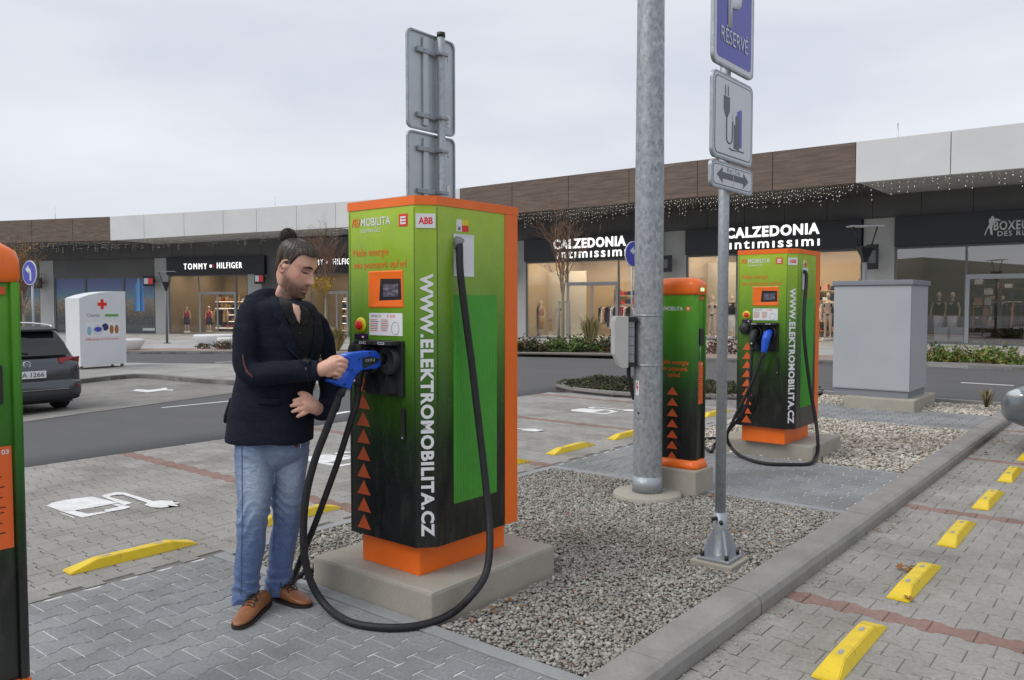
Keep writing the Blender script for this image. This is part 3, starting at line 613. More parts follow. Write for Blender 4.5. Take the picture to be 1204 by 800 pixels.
sx = S('R',1186); lettering(sb5, 'BOXEUR', S('R',1191.5), Z(1191.5,265.3), S('R',1217)-S('R',1168), .31, M['letter_dull'], .022, 1.12); lettering(sb5, 'DES RUES', S('R',1194.5), Z(1194.5,274.6), S('R',1217)-S('R',1171.5), .17, M['letter_dull'], .012, 1.15)
fig = [(0,0),(.05,.02),(.14,.30),(.22,.36),(.28,.02),(.36,0),(.36,.05),(.33,.35),(.37,.52),(.40,.62),(.52,.70),(.66,.66),(.68,.72),(.50,.80),(.42,.78),(.40,.86),(.36,.93),(.30,.92),(.28,.84),(.20,.78),(.18,.66),(.22,.56),(.16,.44),(.06,.2)]
fx, fz, fs = S('R',1156.5), Z(1157,277.5), .68
MB().prism([(fx+a*fs, -(0)+b*fs) for a, b in fig], 0, .025, M=Matrix.Translation((0,-.222,fz)) @ Matrix.Rotation(R(90),4,'X')).build('emblem', M['letter_dull'], sb5)
shopfront('R', 5.0, 16, [8, 11], None, M['room_dark'], M['shop_glass_dark'], .06, lamp=.4, spots=6)
# poster windows with a night skyline print (left wing)
M['print_night'] = mk('night_city_print', (.03,.04,.08), .35); t = NT(M['print_night']); sep = t.n('ShaderNodeSeparateXYZ'); t.l(t.coord('Object'), sep.inputs[0])
vz = t.math('DIVIDE', t.math('ADD', sep.outputs[2], .5), 3.7); base = t.ramp(vz, [(0, (.06,.07,.09)), (.3, (.10,.10,.11)), (.47, (.30,.24,.18)), (.60, (.42,.36,.33)), (.68, (.22,.40,.50)), (.85,(.2,.24,.5)), (1, (.16,.18,.42))])
pn = t.coord('Object', (1,1,1.6)); lights = t.ramp(t.noise(pn, 5.5, 6, .75), [(.56, (0,0,0)), (.66, (.65,.45,.2)), (.8, (.9,.8,.6))]); band = t.ramp(vz, [(.15, (0,0,0)), (.25, (.5,)*3), (.45, (1,)*3), (.6, (.7,)*3), (.66, (0,0,0))]); t.col(t.mix(band, base, t.mix(1., base, lights, 'ADD')))
M['print_blue'] = mk('tower_print', (.05,.12,.5), .4); t = NT(M['print_blue']); sep = t.n('ShaderNodeSeparateXYZ'); t.l(t.coord('Object'), sep.inputs[0]); t.col(t.ramp(t.math('FRACT', t.math('MULTIPLY', sep.outputs[0], 1.9)), [(0, (.06,.08,.5)), (.4, (.10,.40,.95)), (.8, (.3,.7,1.))]))
def poster_window(ua, ub, zbot=-.45, tower=False):
    a, b = sL(ua)+.04, sL(ub)-.04; win = part('window_frame', 'L', M['frame'], a-.04, b+.04, -.02, .06, 3.12, 3.2); sub('sill', win, M['frame'], a-.04, b+.04, -.03, .07, zbot, zbot+.1)
    for x in (a, b): sub('mullion', win, M['frame'], x-.035, x+.035, -.021, .058, zbot+.101, 3.119)
    pr = sub('poster', win, M['print_night'], a+.03, b-.03, .03, .05, zbot+.1, 3.12)
    sub('pane', win, M['shop_glass'], a+.03, b-.03, .005, .012, zbot+.1, 3.12)
    if tower:
        s = sL(164); z0, z1 = Z(164,366), Z(164,334)
        MB().prism([(s-.42,z0),(s+.36,z0),(s+.30,z1-.25),(s+.38,z1-.22),(s+.38,z1),(s+.2,z1+.05),(s+.1,z1+.35),(s-.1,z1+.35),(s-.2,z1+.05),(s-.40,z1),(s-.40,z1-.22),(s-.34,z1-.25)], 0, .004, M=Matrix.Translation((0,.028,0)) @ Matrix.Rotation(R(90),4,'X')).build('printed_tower', M['print_blue'], win)
        MB().box(sL(167), sL(181), .024, .0285, Z(172,389), Z(172,386)).build('printed_caption', M['white'], win)
poster_window(65,101); poster_window(101,146); poster_window(146,183, tower=True); poster_window(26,48)
for ua, ub in ((65,183.0),(26,48)): part('sign_board', 'L', M['grey_clad'], sL(ua), sL(ub), -.02, .1, 3.205, 4.34)
poster_window(-40,24)
# small projecting signs on the columns
def flag_sign(w, u, v, hw, hh, label, red=False):
    s = S(w, u, v); z = Z(u, v); o = place(MB().box(s-hw, s+hw, -.62, -.52, z-hh, z+hh, bev=.02).box(s-.04, s+.04, -.52, -.03, z-.05, z+.05).build('projecting_sign', M['black']), w)
    if red:
        MB().box(s-hw*.8, s-.01, -.628, -.621, z-hh*.55, z+hh*.55).build('sign_face', M['white'], o); MB().box(s+.01, s+hw*.8, -.628, -.621, z-hh*.55, z+hh*.55).build('sign_face', M['th_red'], o)
    else: MB().box(s-hw*.6, s+hw*.6, -.628, -.621, z-hh*.5, z+hh*.5).build('sign_face', M['frame'], o)
flag_sign('L', 183, 331, .42, .32, '', True); flag_sign('L', 312, 328, .34, .32, '', True); flag_sign('L', 51, 333, .5, .36, ''); flag_sign('R', 787, 311, .42, .35, ''); flag_sign('R', 1031, 303, .2, .45, ''); flag_sign('R', 603.5, 319, .3, .3, '')
for u, v0, v1 in ((23,242,258),(286,229,247),(1036,136,166)):
    p = hit(FP, u, v1); q = hit(FP, u, v0); MB().cyl((p[0], p[1]-31.5+2, p[2]-.3), (p[0], p[1]-31.5+2, q[2]+.1), .018, 6).build('roof_rod', M['steel'], bld)
part('back_wall', 'R', M['soffit_dark'], -33, 16, 5.1, 5.3, -.8, 6.5); part('back_wall', 'L', M['soffit_dark'], -46, 0, 5.1, 5.3, -.8, 6.2)
part('plinth_wall', 'R', M['column'], -24.6, -17.05, -.05, .0, -.6, -.16); part('plinth_wall', 'R', M['column'], -15.93, -8.8, -.05, 0, -.5, -.0); part('plinth_wall', 'R', M['column'], -7.69, 4, -.05, 0, -.4, .1)
# --- icicle lights along the canopy edge
def icicles(ua, ub, label, depth_off=0., dz=0., dens=1.):
    mb = MB(); wire = MB(); u = ua
    while u < ub:
        p = hit(FP, u, 300); x, y = p[0], p[1]+.12+depth_off; zb = ZB(u) + dz + .0; L = random.choice([.2,.32,.46,.6]) * random.uniform(.8,1.15); n = max(2, int(L/.13))
        wire.box(x-.0015, x+.0015, y-.0015, y+.0015, zb-L, zb+.01)
        for k in range(n):
            z = zb - L*(k+.6)/n; r = random.uniform(.007,.014); xx = x + random.uniform(-.03,.03)
            mb.add([(xx-r,y,z),(xx+r,y,z),(xx,y-r,z),(xx,y+r,z),(xx,y,z-r*1.4),(xx,y,z+r*1.4)], [(0,2,5),(2,1,5),(1,3,5),(3,0,5),(2,0,4),(1,2,4),(3,1,4),(0,3,4)])
        u += random.uniform(1.8, 3.4) * (30/(p @ _F - _O @ _F))*dens
    o = wire.build('icicle_lights', M['frame'], None, label=label, cat="string lights", group='icicle lights along the canopy'); b = mb.build('bulb_string', M['bulb'], o); b['kind'] = 'stuff'
icicles(-20, 130, 'icicle light string under the dark wood panels beside the round blue arrow sign post'); icicles(131, 405, 'icicle light string under the white panels above the man', 0); icicles(607, 1003, 'icicle light string under the wood panels above the lingerie shop signs'); icicles(1005, 1230, 'icicle light string under the white panels above the boxing shop sign', dens=2.6)
# ================================================================== CHARGING STATIONS
def grad(name, stops, rough=.28, z0=0., z1=1.85):
    m = mk(name, (.1,.3,.03), rough, 0, .5); t = NT(m); s = t.n('ShaderNodeSeparateXYZ'); t.l(t.coord('Object'), s.inputs[0])
    f = t.math('DIVIDE', t.math('SUBTRACT', s.outputs[2], z0), z1 - z0); c = t.ramp(f, stops)
    d = t.ramp(t.noise(t.coord('Object'), 7, 6, .65), [(.35, (.9,.9,.88)), (.65, (1.03,1.03,1.03))]); c = t.mix(1., c, d, 'MULTIPLY'); du = t.ramp(t.noise(t.coord('Object', (1,1,.22)), 16, 8, .7), [(.5, (0,0,0)), (.75, (.10,)*3)]); t.col(t.mix(du, c, (.34,.33,.29)))
    t.l(t.ramp(t.noise(t.coord('Object', (1,1,.4)), 5, 6, .7), [(.35, (rough*.8,)*3), (.7, (rough*1.5,)*3)]), t.b.inputs['Roughness']); return m
M['dc_grad'] = grad('charger_green_to_black', [(0,(.007,.008,.007)),(.24,(.008,.010,.008)),(.36,(.012,.028,.008)),(.50,(.04,.115,.012)),(.66,(.10,.25,.018)),(.82,(.23,.40,.026)),(1,(.40,.58,.035))], .25)
M['dc_mesh'] = grad('charger_mesh_green', [(0,(.05,.30,.024)),(.6,(.06,.34,.026)),(1,(.08,.38,.03))], .5)
M['ac_grad'] = grad('post_green_to_black', [(0,(.006,.007,.007)),(.28,(.008,.010,.008)),(.42,(.012,.045,.008)),(.58,(.03,.14,.01)),(.78,(.07,.29,.015)),(1,(.13,.42,.02))], .3, 0, 1.5)
M['orange'] = mottled('orange_paint', (.92,.17,.012), (.84,.15,.012), 5, .35, spec=.5, obj=True)
M['orange_print'] = mk('orange_print', (.80,.13,.02), .4); M['orange_dull'] = mk('orange_print_dull', (.62,.10,.02), .45)
M['abb_red'] = mk('logo_red', (.75,.02,.02), .4); M['screen'] = mk('screen_dark', (.03,.03,.035), .12); M['led'] = emit('led_green', (.35,1,.35), 1.2)
M['sticker'] = mk('white_sticker', (.74,.75,.76), .4); M['purple'] = mk('card_reader', (.035,.012,.05), .3); M['yellow_s'] = mk('sticker_yellow', (.75,.6,.02), .4)
M['blue_gun'] = mottled('blue_plastic', (.015,.10,.62), (.012,.085,.54), 20, .42, .1, 300, obj=True); M['print_grey'] = mk('print_grey', (.22,.22,.23), .5)
M['screen_img'] = mk('screen_image', (.12,.11,.14), .15); t = NT(M['screen_img']); t.col(t.ramp(t.noise(t.coord('Object', (9,1,30)), 2.5, 4), [(.4, (.07,.06,.07)), (.55, (.14,.13,.18)), (.7, (.25,.24,.24))]))
def dc_charger(loc, label):
    root = empty('charging_station', loc, label=label, cat='charging station', group='green fast charging stations'); W, CX, D, DB = .566, .496, .604, .712; T = 1.852
    body = [(0,0),(CX,0),(W,.08),(W,D),(0,D)]
    MB().prism(body, .157, T).build('cabinet', M['dc_grad'], root)
    MB().box(.042, .475, .043, .75-.04, 0, .1575, bev=.003).build('base', M['orange'], root)
    lid = MB().prism([(-.004,-.004),(CX+.002,-.004),(W+.005,.078),(W+.005,DB+.004),(-.004,DB+.004)], T+.0005, T+.045).build('lid', M['orange'], root)
    MB().box(-.003, W+.004, D+.001, DB, .157, T, bev=.003).build('back_panel', M['orange'], root)
    # seams of the front door and of the chamfer
    for x in (.012, CX-.004): MB().box(x-.0015, x+.0015, -.0012, .001, .17, T-.012).build('door_seam', M['black'], root)
    MB().box(W-.001, W+.0012, .082, .085, .17, T-.012).build('door_seam', M['black'], root)
    # screen in an orange recess
    sc = MB(); x0, x1, z0, z1 = .162, .408, 1.355, 1.53; dx = .06
    sc.add([(x0,-.002,z0),(x1,-.002,z0),(x1,-.002,z1),(x0,-.002,z1),(x0+.05,-.0018,z0+.025),(x1-.008,-.0018,z0+.03),(x1-.012,-.0018,z1-.03),(x0+.06,-.0018,z1-.028)], [(0,1,5,4),(1,2,6,5),(2,3,7,6),(3,0,4,7)])
    rc = MB().add([(x0,-.004,z0),(x1,-.004,z0),(x1,-.004,z1),(x0,-.004,z1),(x0-.006,-.001,z0-.006),(x1+.006,-.001,z0-.006),(x1+.006,-.001,z1+.006),(x0-.006,-.001,z1+.006)], [(4,5,1,0),(5,6,2,1),(6,7,3,2),(7,4,0,3)]); rc.build('screen_surround', M['orange'], root)
    # (the recess is cut by a sloped orange tray standing just proud of the door)
    tr = MB(); a = [(x0,-.004,z0),(x1,-.004,z0),(x1,-.004,z1),(x0,-.004,z1)]; b = [(x0+.075,-.0015,z0+.03),(x1-.006,-.0015,z0+.034),(x1-.01,-.0015,z1-.036),(x0+.085,-.0015,z1-.034)]
    tr.add(a+b, [(0,1,5,4),(1,2,6,5),(2,3,7,6),(3,0,4,7)]); tr.build('screen_tray', M['orange'], root)
    MB().add([(p[0],-.0016,p[2]) for p in b], [(0,1,2,3)]).build('screen', M['screen'], root); MB().box(x0+.105, x1-.03, -.0024, -.0017, z0+.05, z1-.062).build('screen_image', M['screen_img'], root)
    # stickers, prints
    st = MB().box(.16, .408, -.002, -.0005, 1.208, 1.322).build('instruction_sticker', M['sticker'], root)
    for i in range(7): MB().box(.168, .168 + random.uniform(.05,.065), -.0026, -.0021, 1.285-.009*i, 1.289-.009*i).box(.25, .25 + random.uniform(.045,.06), -.0026, -.0021, 1.285-.009*i, 1.289-.009*i).build('sticker_text', M['print_grey'] if i % 2 else M['orange_dull'], st)['kind'] = 'stuff'
    make_text('sticker_text', 'MOBILITA', M['print_grey'], st, .075, .014, 0, .01, (.215,-.0024,1.307), UP); make_text('sticker_text', '€ 3395', M['abb_red'], st, .06, .014, 0, .01, (.325,-.0024,1.307), UP)
    MB().tube([(.355+.028*math.cos(a), -.0022, 1.245+.032*math.sin(a)) for a in [2*math.pi*i/20 for i in range(21)]], .0015, 4).build('sticker_drawing', M['print_grey'], st)
    make_text('logo_text', '/E/', M['orange_print'], root, .07, .042, 0, .02, (.062,-.002,1.788), UP); make_text('logo_text', 'MOBILITA', M['sticker'], root, .222, .042, 0, .012, (.213,-.002,1.788), UP); make_text('logo_text', 'SKUPINA ČEZ', M['sticker'], root, .15, .026, 0, 0, (.175,-.002,1.747), UP)
    lg = MB().box(.386, .447, -.0025, -.0005, 1.752, 1.812).build('logo', M['abb_red'], root)
    for z in (1.765, 1.780, 1.795): MB().box(.402, .437, -.004, -.0027, z-.0035, z+.0055).build('logo_bar', M['sticker'], lg)
    MB().box(.399, .4065, -.0042, -.0027, 1.7615, 1.8005).build('logo_bar', M['sticker'], lg)
    make_text('slogan', 'Naše energie', M['orange_print'], root, .27, .052, 0, .0, (.173,-.002,1.628), UP); make_text('slogan', 'vás posouvá vpřed', M['orange_print'], root, .395, .052, 0, .0, (.238,-.002,1.566), UP)
    # emergency stop, card reader, sockets
    MB().lathe([(.0,0),(.041,0),(.041,.004),(.03,.008),(0,.0081)], 24).build('stop_ring', M['yellow_s'], root).matrix_local = Matrix.Translation((.095,-.0005,1.258)) @ Matrix.Rotation(R(90),4,'X')
    MB().lathe([(0,0),(.017,0),(.017,.006),(.025,.008),(.025,.014),(.018,.018),(0,.019)], 20).build('stop_button', M['abb_red'], root).matrix_local = Matrix.Translation((.095,-.008,1.258)) @ Matrix.Rotation(R(90),4,'X')
    cr = MB().box(.048, .15, -.008, 0, 1.184, 1.214, bev=.003).build('card_reader', M['purple'], root); MB().box(.11, .125, -.0095, -.0082, 1.193, 1.202).build('icon', M['sticker'], cr)
    MB().lathe([(0,0),(.056,0),(.056,.03),(.045,.045),(0,.046)], 28).build('socket_cover', M['plastic_dark'], root).matrix_local = Matrix.Translation((.085,-.0005,1.125)) @ Matrix.Rotation(R(90),4,'X')
    hs = MB(); hs.box(.138, .422, -.018, 0, .905, 1.185, bev=.006); hs.build('holster_panel', M['plastic_dark'], root)
    for x in (.208, .345):
        h = MB(); n = 20
        rings = [[(x + r*math.cos(2*math.pi*k/n), y, 1.085 + r*1.15*math.sin(2*math.pi*k/n)) for k in range(n)] for r, y in ((.064,-.0175),(.062,-.05),(.052,-.055),(.048,-.022),(.0,-.021))]
        h.loft(rings, cap=False); h.build('holster', M['plastic_dark'], root)
        hood = MB().prism([(-.066,1.165),(.066,1.165),(.066,1.182),(-.066,1.182)], 0, .07, M=Matrix.Translation((x,-.018,0)) @ Matrix.Rotation(R(90),4,'X')).build('hood', M['plastic_dark'], root); make_text('label_text', 'CCS' if x > .3 else 'DC', M['sticker'], hood, .05, .012, 0, .01, (x,-.0895,1.1735), UP)
        MB().prism([(-.045,.925),(.045,.925),(.035,.96),(0,1.015),(-.035,.96)], 0, .035, M=Matrix.Translation((x,-.018,0)) @ Matrix.Rotation(R(90),4,'X')).build('cable_rest', M['plastic_dark'], root)
    MB().box(.055+.085, .055+.19, -.0705-.0, -.0190, 1.1825, 1.1865).build('hood_mark', M['yellow_s'], root) if False else None
    for k in range(9): z = .948 - k*.0905; MB().prism([(-.052,-.036),(.052,-.036),(0,.04)], 0, .0012, M=Matrix.Translation((.107,-.0006,z)) @ Matrix.Rotation(R(90),4,'X')).build('arrow_print', M['orange_dull'], root)
    hd = MB().box(.402, .427, -.014, .0, .69, .85, bev=.004).build('door_handle', M['plastic_dark'], root); MB().cyl((.414,-.015,.70), (.414,-.0135,.70), .006, 8).build('lock', M['steel'], hd)
    # chamfer: maker's plate and the vertical web address
    ch = math.atan2(.08, .07); mid = Vector(((CX+W)/2, .04, 0)); CM = lambda z: Matrix.Translation((mid.x, mid.y, z)) @ Matrix.Rotation(ch, 4, 'Z')
    pl = MB().box(-.048, .048, -.003, .0, -.036, .034).build('maker_plate', M['sticker'], root); pl.matrix_local = CM(1.775)
    make_text('plate_text', 'ABB', M['abb_red'], pl, .07, .034, 0, .035, (0,-.0034,0), UP)
    tx = make_text('web_address', 'WWW.ELEKTROMOBILITA.CZ', M['sticker'], root, 1.305, .066, 0, .04, space=1.1); tx.matrix_local = CM(.865) @ Matrix.Translation((.004,-.0015,0)) @ Matrix.Rotation(R(90),4,'X') @ Matrix.Rotation(R(-90),4,'Z')
    # right side: cable recess, warning sticker, ribbed mesh panel
    rec = MB(); y0, y1, z0, z1 = .198, .352, 1.508, 1.722; xw = W
    rec.add([(xw+.003,y0,z0),(xw+.003,y1,z0),(xw+.003,y1,z1),(xw+.003,y0,z1),(xw+.001,y0+.045,z0+.02),(xw+.001,y1-.01,z0+.02),(xw+.001,y1-.012,z1-.015),(xw+.001,y0+.04,z1-.015)], [(0,1,5,4),(1,2,6,5),(2,3,7,6),(3,0,4,7),(4,5,6,7)]); rec.build('cable_recess', M['sticker'], root)
    ws = MB().box(W, W+.0015, .222, .262, 1.735, 1.795).build('warning_sticker', M['sticker'], root); MB().box(W, W+.0017, .264, .312, 1.767, 1.795).build('sticker_field', M['yellow_s'], ws); MB().box(W, W+.0016, .264, .312, 1.735, 1.766).build('sticker_field', M['abb_red'], ws)
    MB().cyl((W+.0016,.242,1.75), (W+.0022,.242,1.75), .011, 12).build('sticker_sign', M['print_grey'], ws)
    MB().box(W, W+.0012, .197, .536, .352, 1.414).build('side_panel', M['dc_mesh'], root)
    n = 14; rb = MB()
    for i in range(n):
        y = .204 + (.53-.204)*(i+.5)/n; rb.prism([(W+.0012, y-.009), (W+.0042, y), (W+.0012, y+.009)], .356, 1.41)
    rb.build('panel_ribs', M['dc_mesh'], root)['kind'] = 'stuff'
    return root
CH1 = (-3.357, 2.779, .15); CH2 = (-3.326, 7.683, .15)
c1 = dc_charger(CH1, 'green, black and orange charging station with large web address beside the man'); c2 = copy_tree(c1); c2.location = CH2; c2['label'] = 'green, black and orange charging station on the pebble bed next to the grey cabinet'
def plinth(name, x0, x1, y0, y1, z, label, bev=.018):
    return MB().box(x0, x1, y0, y1, -.25, z, bev=bev).build(name, M['concrete'], None, label=label, cat='plinth', group='concrete plinths')
plinth('concrete_plinth', -3.574, -2.667, 2.69, 3.68, .15, 'wide concrete plinth under the charging station beside the man')
plinth('concrete_plinth', -3.56, -2.60, 7.80, 8.66, .15, 'wide concrete plinth under the charging station on the pebble bed')
# ---------------- slim charging posts
def ac_post(loc, label):
    root = empty('charging_post', loc, label=label, cat='charging post', group='slim green charging posts'); w, d, T = .36, .195, 1.40
    c = .035
    front = [(-w,.012),(-w+.012,0),(-c,0),(0,c),(0,.055),(-.014,.059),(-.014,d-.034),(0,d-.030),(0,d-.01),(-.01,d),(-w+.01,d),(-w,d-.01)]
    MB().prism(front, .07, T).build('body', M['ac_grad'], root)
    def rr(x0, x1, y0, y1, r, n=5):
        P = []
        for cx, cy, a0 in ((x1-r,y0+r,-90),(x1-r,y1-r,0),(x0+r,y1-r,90),(x0+r,y0+r,180)): P += [(cx+r*math.cos(R(a0+90*i/n)), cy+r*math.sin(R(a0+90*i/n))) for i in range(n+1)]
        return P
    def ring(g, z, rad): return [(x, y, z) for x, y in rr(-w-g, g, -g, d+g, rad)]
    MB().loft([ring(.006,T+.0005,.05), ring(.010,T+.02,.05), ring(.010,T+.075,.055), ring(.003,T+.105,.06), ring(-.03,T+.132,.06), ring(-.075,T+.14,.04)]).build('cap', M['orange'], root)
    MB().loft([ring(.022,0,.05), ring(.022,.025,.05), ring(.006,.07,.05)]).build('base', M['orange'], root)
    MB().box(.0095, .0125, .06, .115, T+.03, T+.055).build('status_light', M['led'], root)
    MB().box(-.013, .004, .075, .135, 1.0, 1.13, bev=.006).build('handle', M['plastic_dark'], root); MB().box(-.0135, -.004, .068, .15, 1.36, 1.385).build('badge', M['orange_dull'], root)
    MB().cyl((-.012,.105,1.0), (-.012,.105,.88), .0035, 6).build('rod', M['steel'], root)
    st = MB().box(-.0135, -.011, .064, .158, .52, .86).build('orange_sticker', M['orange_print'], root)
    make_text('sticker_text', '103', M['sticker'], st, .03, .016, 0, .02, (-.0105,.135,.842), (R(90),0,R(90)))
    for i in range(16): MB().box(-.0109, -.0105, .07, .07 + random.uniform(.03,.075), .81-.017*i, .814-.017*i).build('sticker_text', M['black'], st)['kind'] = 'stuff'
    make_text('logo_text', '/E/MOBILITA', M['sticker'], root, .20, .032, 0, .02, (-.215,-.001,1.29), UP)
    lg = MB().box(-.085, -.05, -.0015, .0, 1.272, 1.307).build('logo', M['orange_print'], root); MB().box(-.076, -.059, -.003, -.0017, 1.281, 1.298).build('logo_bar', M['sticker'], lg)
    make_text('slogan', 'Naše energie\nvás posouvá\nvpřed', M['orange_dull'], root, .26, .15, 0, .012, (-.19,-.001,.80), UP, align='CENTER')
    for k in range(7): MB().prism([(-.05,-.03),(.05,-.03),(0,.036)], 0, .0012, M=Matrix.Translation((-.2,-.0006,.62-k*.088)) @ Matrix.Rotation(R(90),4,'X')).build('arrow_print', M['orange_dull'], root)
    return root
a1 = ac_post((-2.90, 5.90, .19), 'slim green and black charging post with orange cap behind the lamp post')
a2 = copy_tree(a1); a2.location = (-2.95, .864, .19); a2['label'] = 'slim green and black charging post with orange cap standing on the front walkway'
plinth('concrete_plinth', -3.30, -2.855, 5.835, 6.155, .19, 'small concrete plinth under the charging post behind the lamp post', .012)
plinth('concrete_plinth', -3.35, -2.905, .78, 1.10, .19, 'small concrete plinth under the charging post on the front walkway', .012)
# ---------------- charging cables and connectors
def cable(name, pts, r, label, n=10):
    return tag(MB().tube(spline(pts, 7), r, n).build(name, M['rubber']), label, 'cable', 'charging cables')
GX = -3.07
def gq(zx, zy, X=GX): return PX(340 + zx/6.67, 390 + zy/6.67, X)
gun = empty('charging_connector', tuple(PX(425,425,GX)), label='blue charging connector held by the man and pushed into its holster', cat='connector'); go = Vector(gun.location)
def gun_prism(mb, pts, th): mb.prism([(Vector(gq(a,b)).y-go.y, Vector(gq(a,b)).z-go.z) for a, b in pts], -th/2, th/2, M=Matrix(((0,0,1,0),(1,0,0,0),(0,1,0,0),(0,0,0,1))))
gm = MB()
gun_prism(gm, [(470,165),(540,158),(600,150),(660,152),(692,188),(692,268),(655,290),(545,300),(500,335),(440,300),(440,230),(400,215),(395,192)], .062)
gun_prism(gm, [(440,215),(520,220),(540,300),(505,330),(455,455),(400,425),(385,395),(460,280)], .05); gun_prism(gm, [(290,385),(312,368),(400,398),(455,452),(400,432)], .042)
gb = remeshed('gun_body', gm, .0045, [M['blue_gun']], gun, 3)
def gl(zx, zy): v = Vector(gq(zx, zy)) - go; return v
tip = gl(690,215); MB().tube([tip + Vector((0,-.02,0)), tip + Vector((0,.03,0)), tip + Vector((0,.031,0)), tip + Vector((0,.10,0))], [.032,.032,.029,.029], 18).build('nose', M['plastic_dark'], gun)
MB().prism([(gl(a,b).y, gl(a,b).z) for a, b in [(540,205),(600,193),(655,205),(668,228),(655,245),(545,288)]], .0305, .0335, M=Matrix(((0,0,1,0),(1,0,0,0),(0,1,0,0),(0,0,0,1)))).build('side_label', M['plastic_dark'], gun)
make_text('label_text', 'CCS 2', M['sticker'], gun, .06, .012, 0, .0, (.0345, gl(600,222).y, gl(600,222).z), (R(90),0,R(90)))
for a, b in ((515,215),(460,298),(598,165),(405,412)): q = gl(a,b); MB().cyl((.02,q.y,q.z), (.033,q.y,q.z), .005, 8).build('screw', M['black'], gun)
for a, b, m in ((505,180,'sticker'),(560,172,'yellow_s'),(450,190,'sticker')): q = gl(a,b); MB().box(-.02,.02,q.y-.02,q.y+.018,q.z+.002,q.z+.008).build('top_label', M[m], gun)
q = gl(415,445); gd = MB().tube([q + Vector((0,.01,.012)), q + Vector((0,-.012,-.035))], [.02,.021], 14).build('cable_gland', M['plastic_dark'], gun)
# black connector stowed in the left holster (behind the blue one)
def dark_gun(loc, label):
    g = empty('charging_connector', loc, label=label, cat='connector'); 
    gd = MB().tube([(0,.09,.02),(0,.03,.02),(0,0,.015),(0,-.035,-.02),(0,-.045,-.07),(0,-.045,-.12)], [.03,.032,.036,.033,.026,.021], 14).build('gun_body', M['plastic_dark'], g); MB().box(-.006,.006,-.075,-.066,-.095,-.083).build('mark', M['sticker'], g); return g
dg1 = dark_gun((CH1[0]+.208, CH1[1]-.075, CH1[2]+1.075), 'black charging connector stowed in the holster behind the blue one'); dg2 = dark_gun((CH2[0]+.208, CH2[1]-.075, CH2[2]+1.075), 'black charging connector stowed on the station by the grey cabinet')
P = lambda u, v, X: tuple(PX(u, v, X))
def Gz(u, v, z=.018): return tuple(G(u, v, z))
cable('charging_cable', [(-2.80,3.005,1.83),(-2.77,3.0,1.815),P(541,318,-2.75),P(547,370,-2.735),P(555,430,-2.72),P(562,490,-2.70),P(569,550,-2.67),P(574,600,-2.63),P(576,640,-2.58),P(571,675,-2.56),P(553,702,-2.56),Gz(527,724),Gz(490,736),Gz(450,738),Gz(410,731),P(382,711,-3.17),P(364,680,-3.24),P(357,640,-3.24),P(359,590,-3.22),P(369,545,-3.18),P(384,505,-3.12),P(397,470,-3.08),P(401,459,-3.07)], .0185, 'thick black cable looping from the side of the station to the blue connector in hand')
MB().cyl((-2.795,3.005,1.80), (-2.768,3.0,1.845), .026, 14).build('cable_collar', M['print_grey'], c1).matrix_world = Matrix.Identity(4)
q = Vector(dg1.location); cable('charging_cable', [q+Vector((0,-.045,-.11)), q+Vector((-.005,-.05,-.2)), P(414,490,-3.16), P(400,535,-3.2), P(384,580,-3.27), P(371,615,-3.35), P(357,650,-3.47), Gz(344,684), (-3.70,2.72,.018), (-3.70,3.0,.02), (-3.62,3.25,.10), (-3.46,3.32,.35), (-3.39,3.33,.9), (-3.385,3.3,1.6), (-3.35,3.28,1.82)], .016, 'black cable running from the stowed connector down behind the concrete plinth')
# rear station: both connectors stowed, cables hanging in loops
X2 = CH2[0]
def z2(a, b): return 840 + a/2.854, 280 + b/2.854
g2 = empty('charging_connector', (X2+.345, CH2[1]-.07, CH2[2]+1.06), label='blue charging connector hanging in the holster of the station by the grey cabinet', cat='connector')
mb = MB(); mb.tube([(0,.08,.03),(0,.02,.03),(0,-.02,.015),(-.005,-.045,-.03),(-.012,-.055,-.1),(-.02,-.06,-.16)], [.03,.034,.042,.04,.034,.026], 14); remeshed('gun_body', mb, .006, [M['blue_gun']], g2, 2); MB().tube([(-.018,-.06,-.15),(-.025,-.062,-.2)], .02, 12).build('cable_gland', M['plastic_dark'], g2)
Y2 = CH2[1]
def q2(a, b, off): u, v = z2(a, b); return tuple(PY(u, v, Y2 + off))
cable('charging_cable', [(X2+.56,Y2+.226,1.83),(X2+.60,Y2+.22,1.78)] + [P(*z2(a,b),X2+x) for a, b, x in ((300,300,.62),(318,480,.65),(338,600,.70),(347,680,.74),(344,728,.74))] + [Gz(*z2(318,757)),Gz(*z2(240,760)),Gz(*z2(160,755)),Gz(*z2(95,735)),q2(58,705,-.05),q2(42,665,-.09),q2(62,615,-.12),q2(100,540,-.14),q2(135,465,-.15),q2(158,400,-.14),(X2+.32,Y2-.132,1.01)], .0165, 'black cable hanging in a wide loop on the station by the grey cabinet')
q = Vector(dg2.location); cable('charging_cable', [q+Vector((0,-.045,-.11)), q2(122,440,-.13), q2(118,520,-.13), q2(100,580,-.12), q2(66,625,-.05), q2(36,660,.0), (-3.68,7.95,.03), Gz(835,531), (-3.95,8.2,.02), (-3.75,8.6,.02), (-3.6,8.72,.1), (-3.45,8.3,.4), (-3.37,8.2,1.5), (-3.32,8.2,1.82)], .015, 'black cable falling from the black connector to the ground behind the rear plinth')
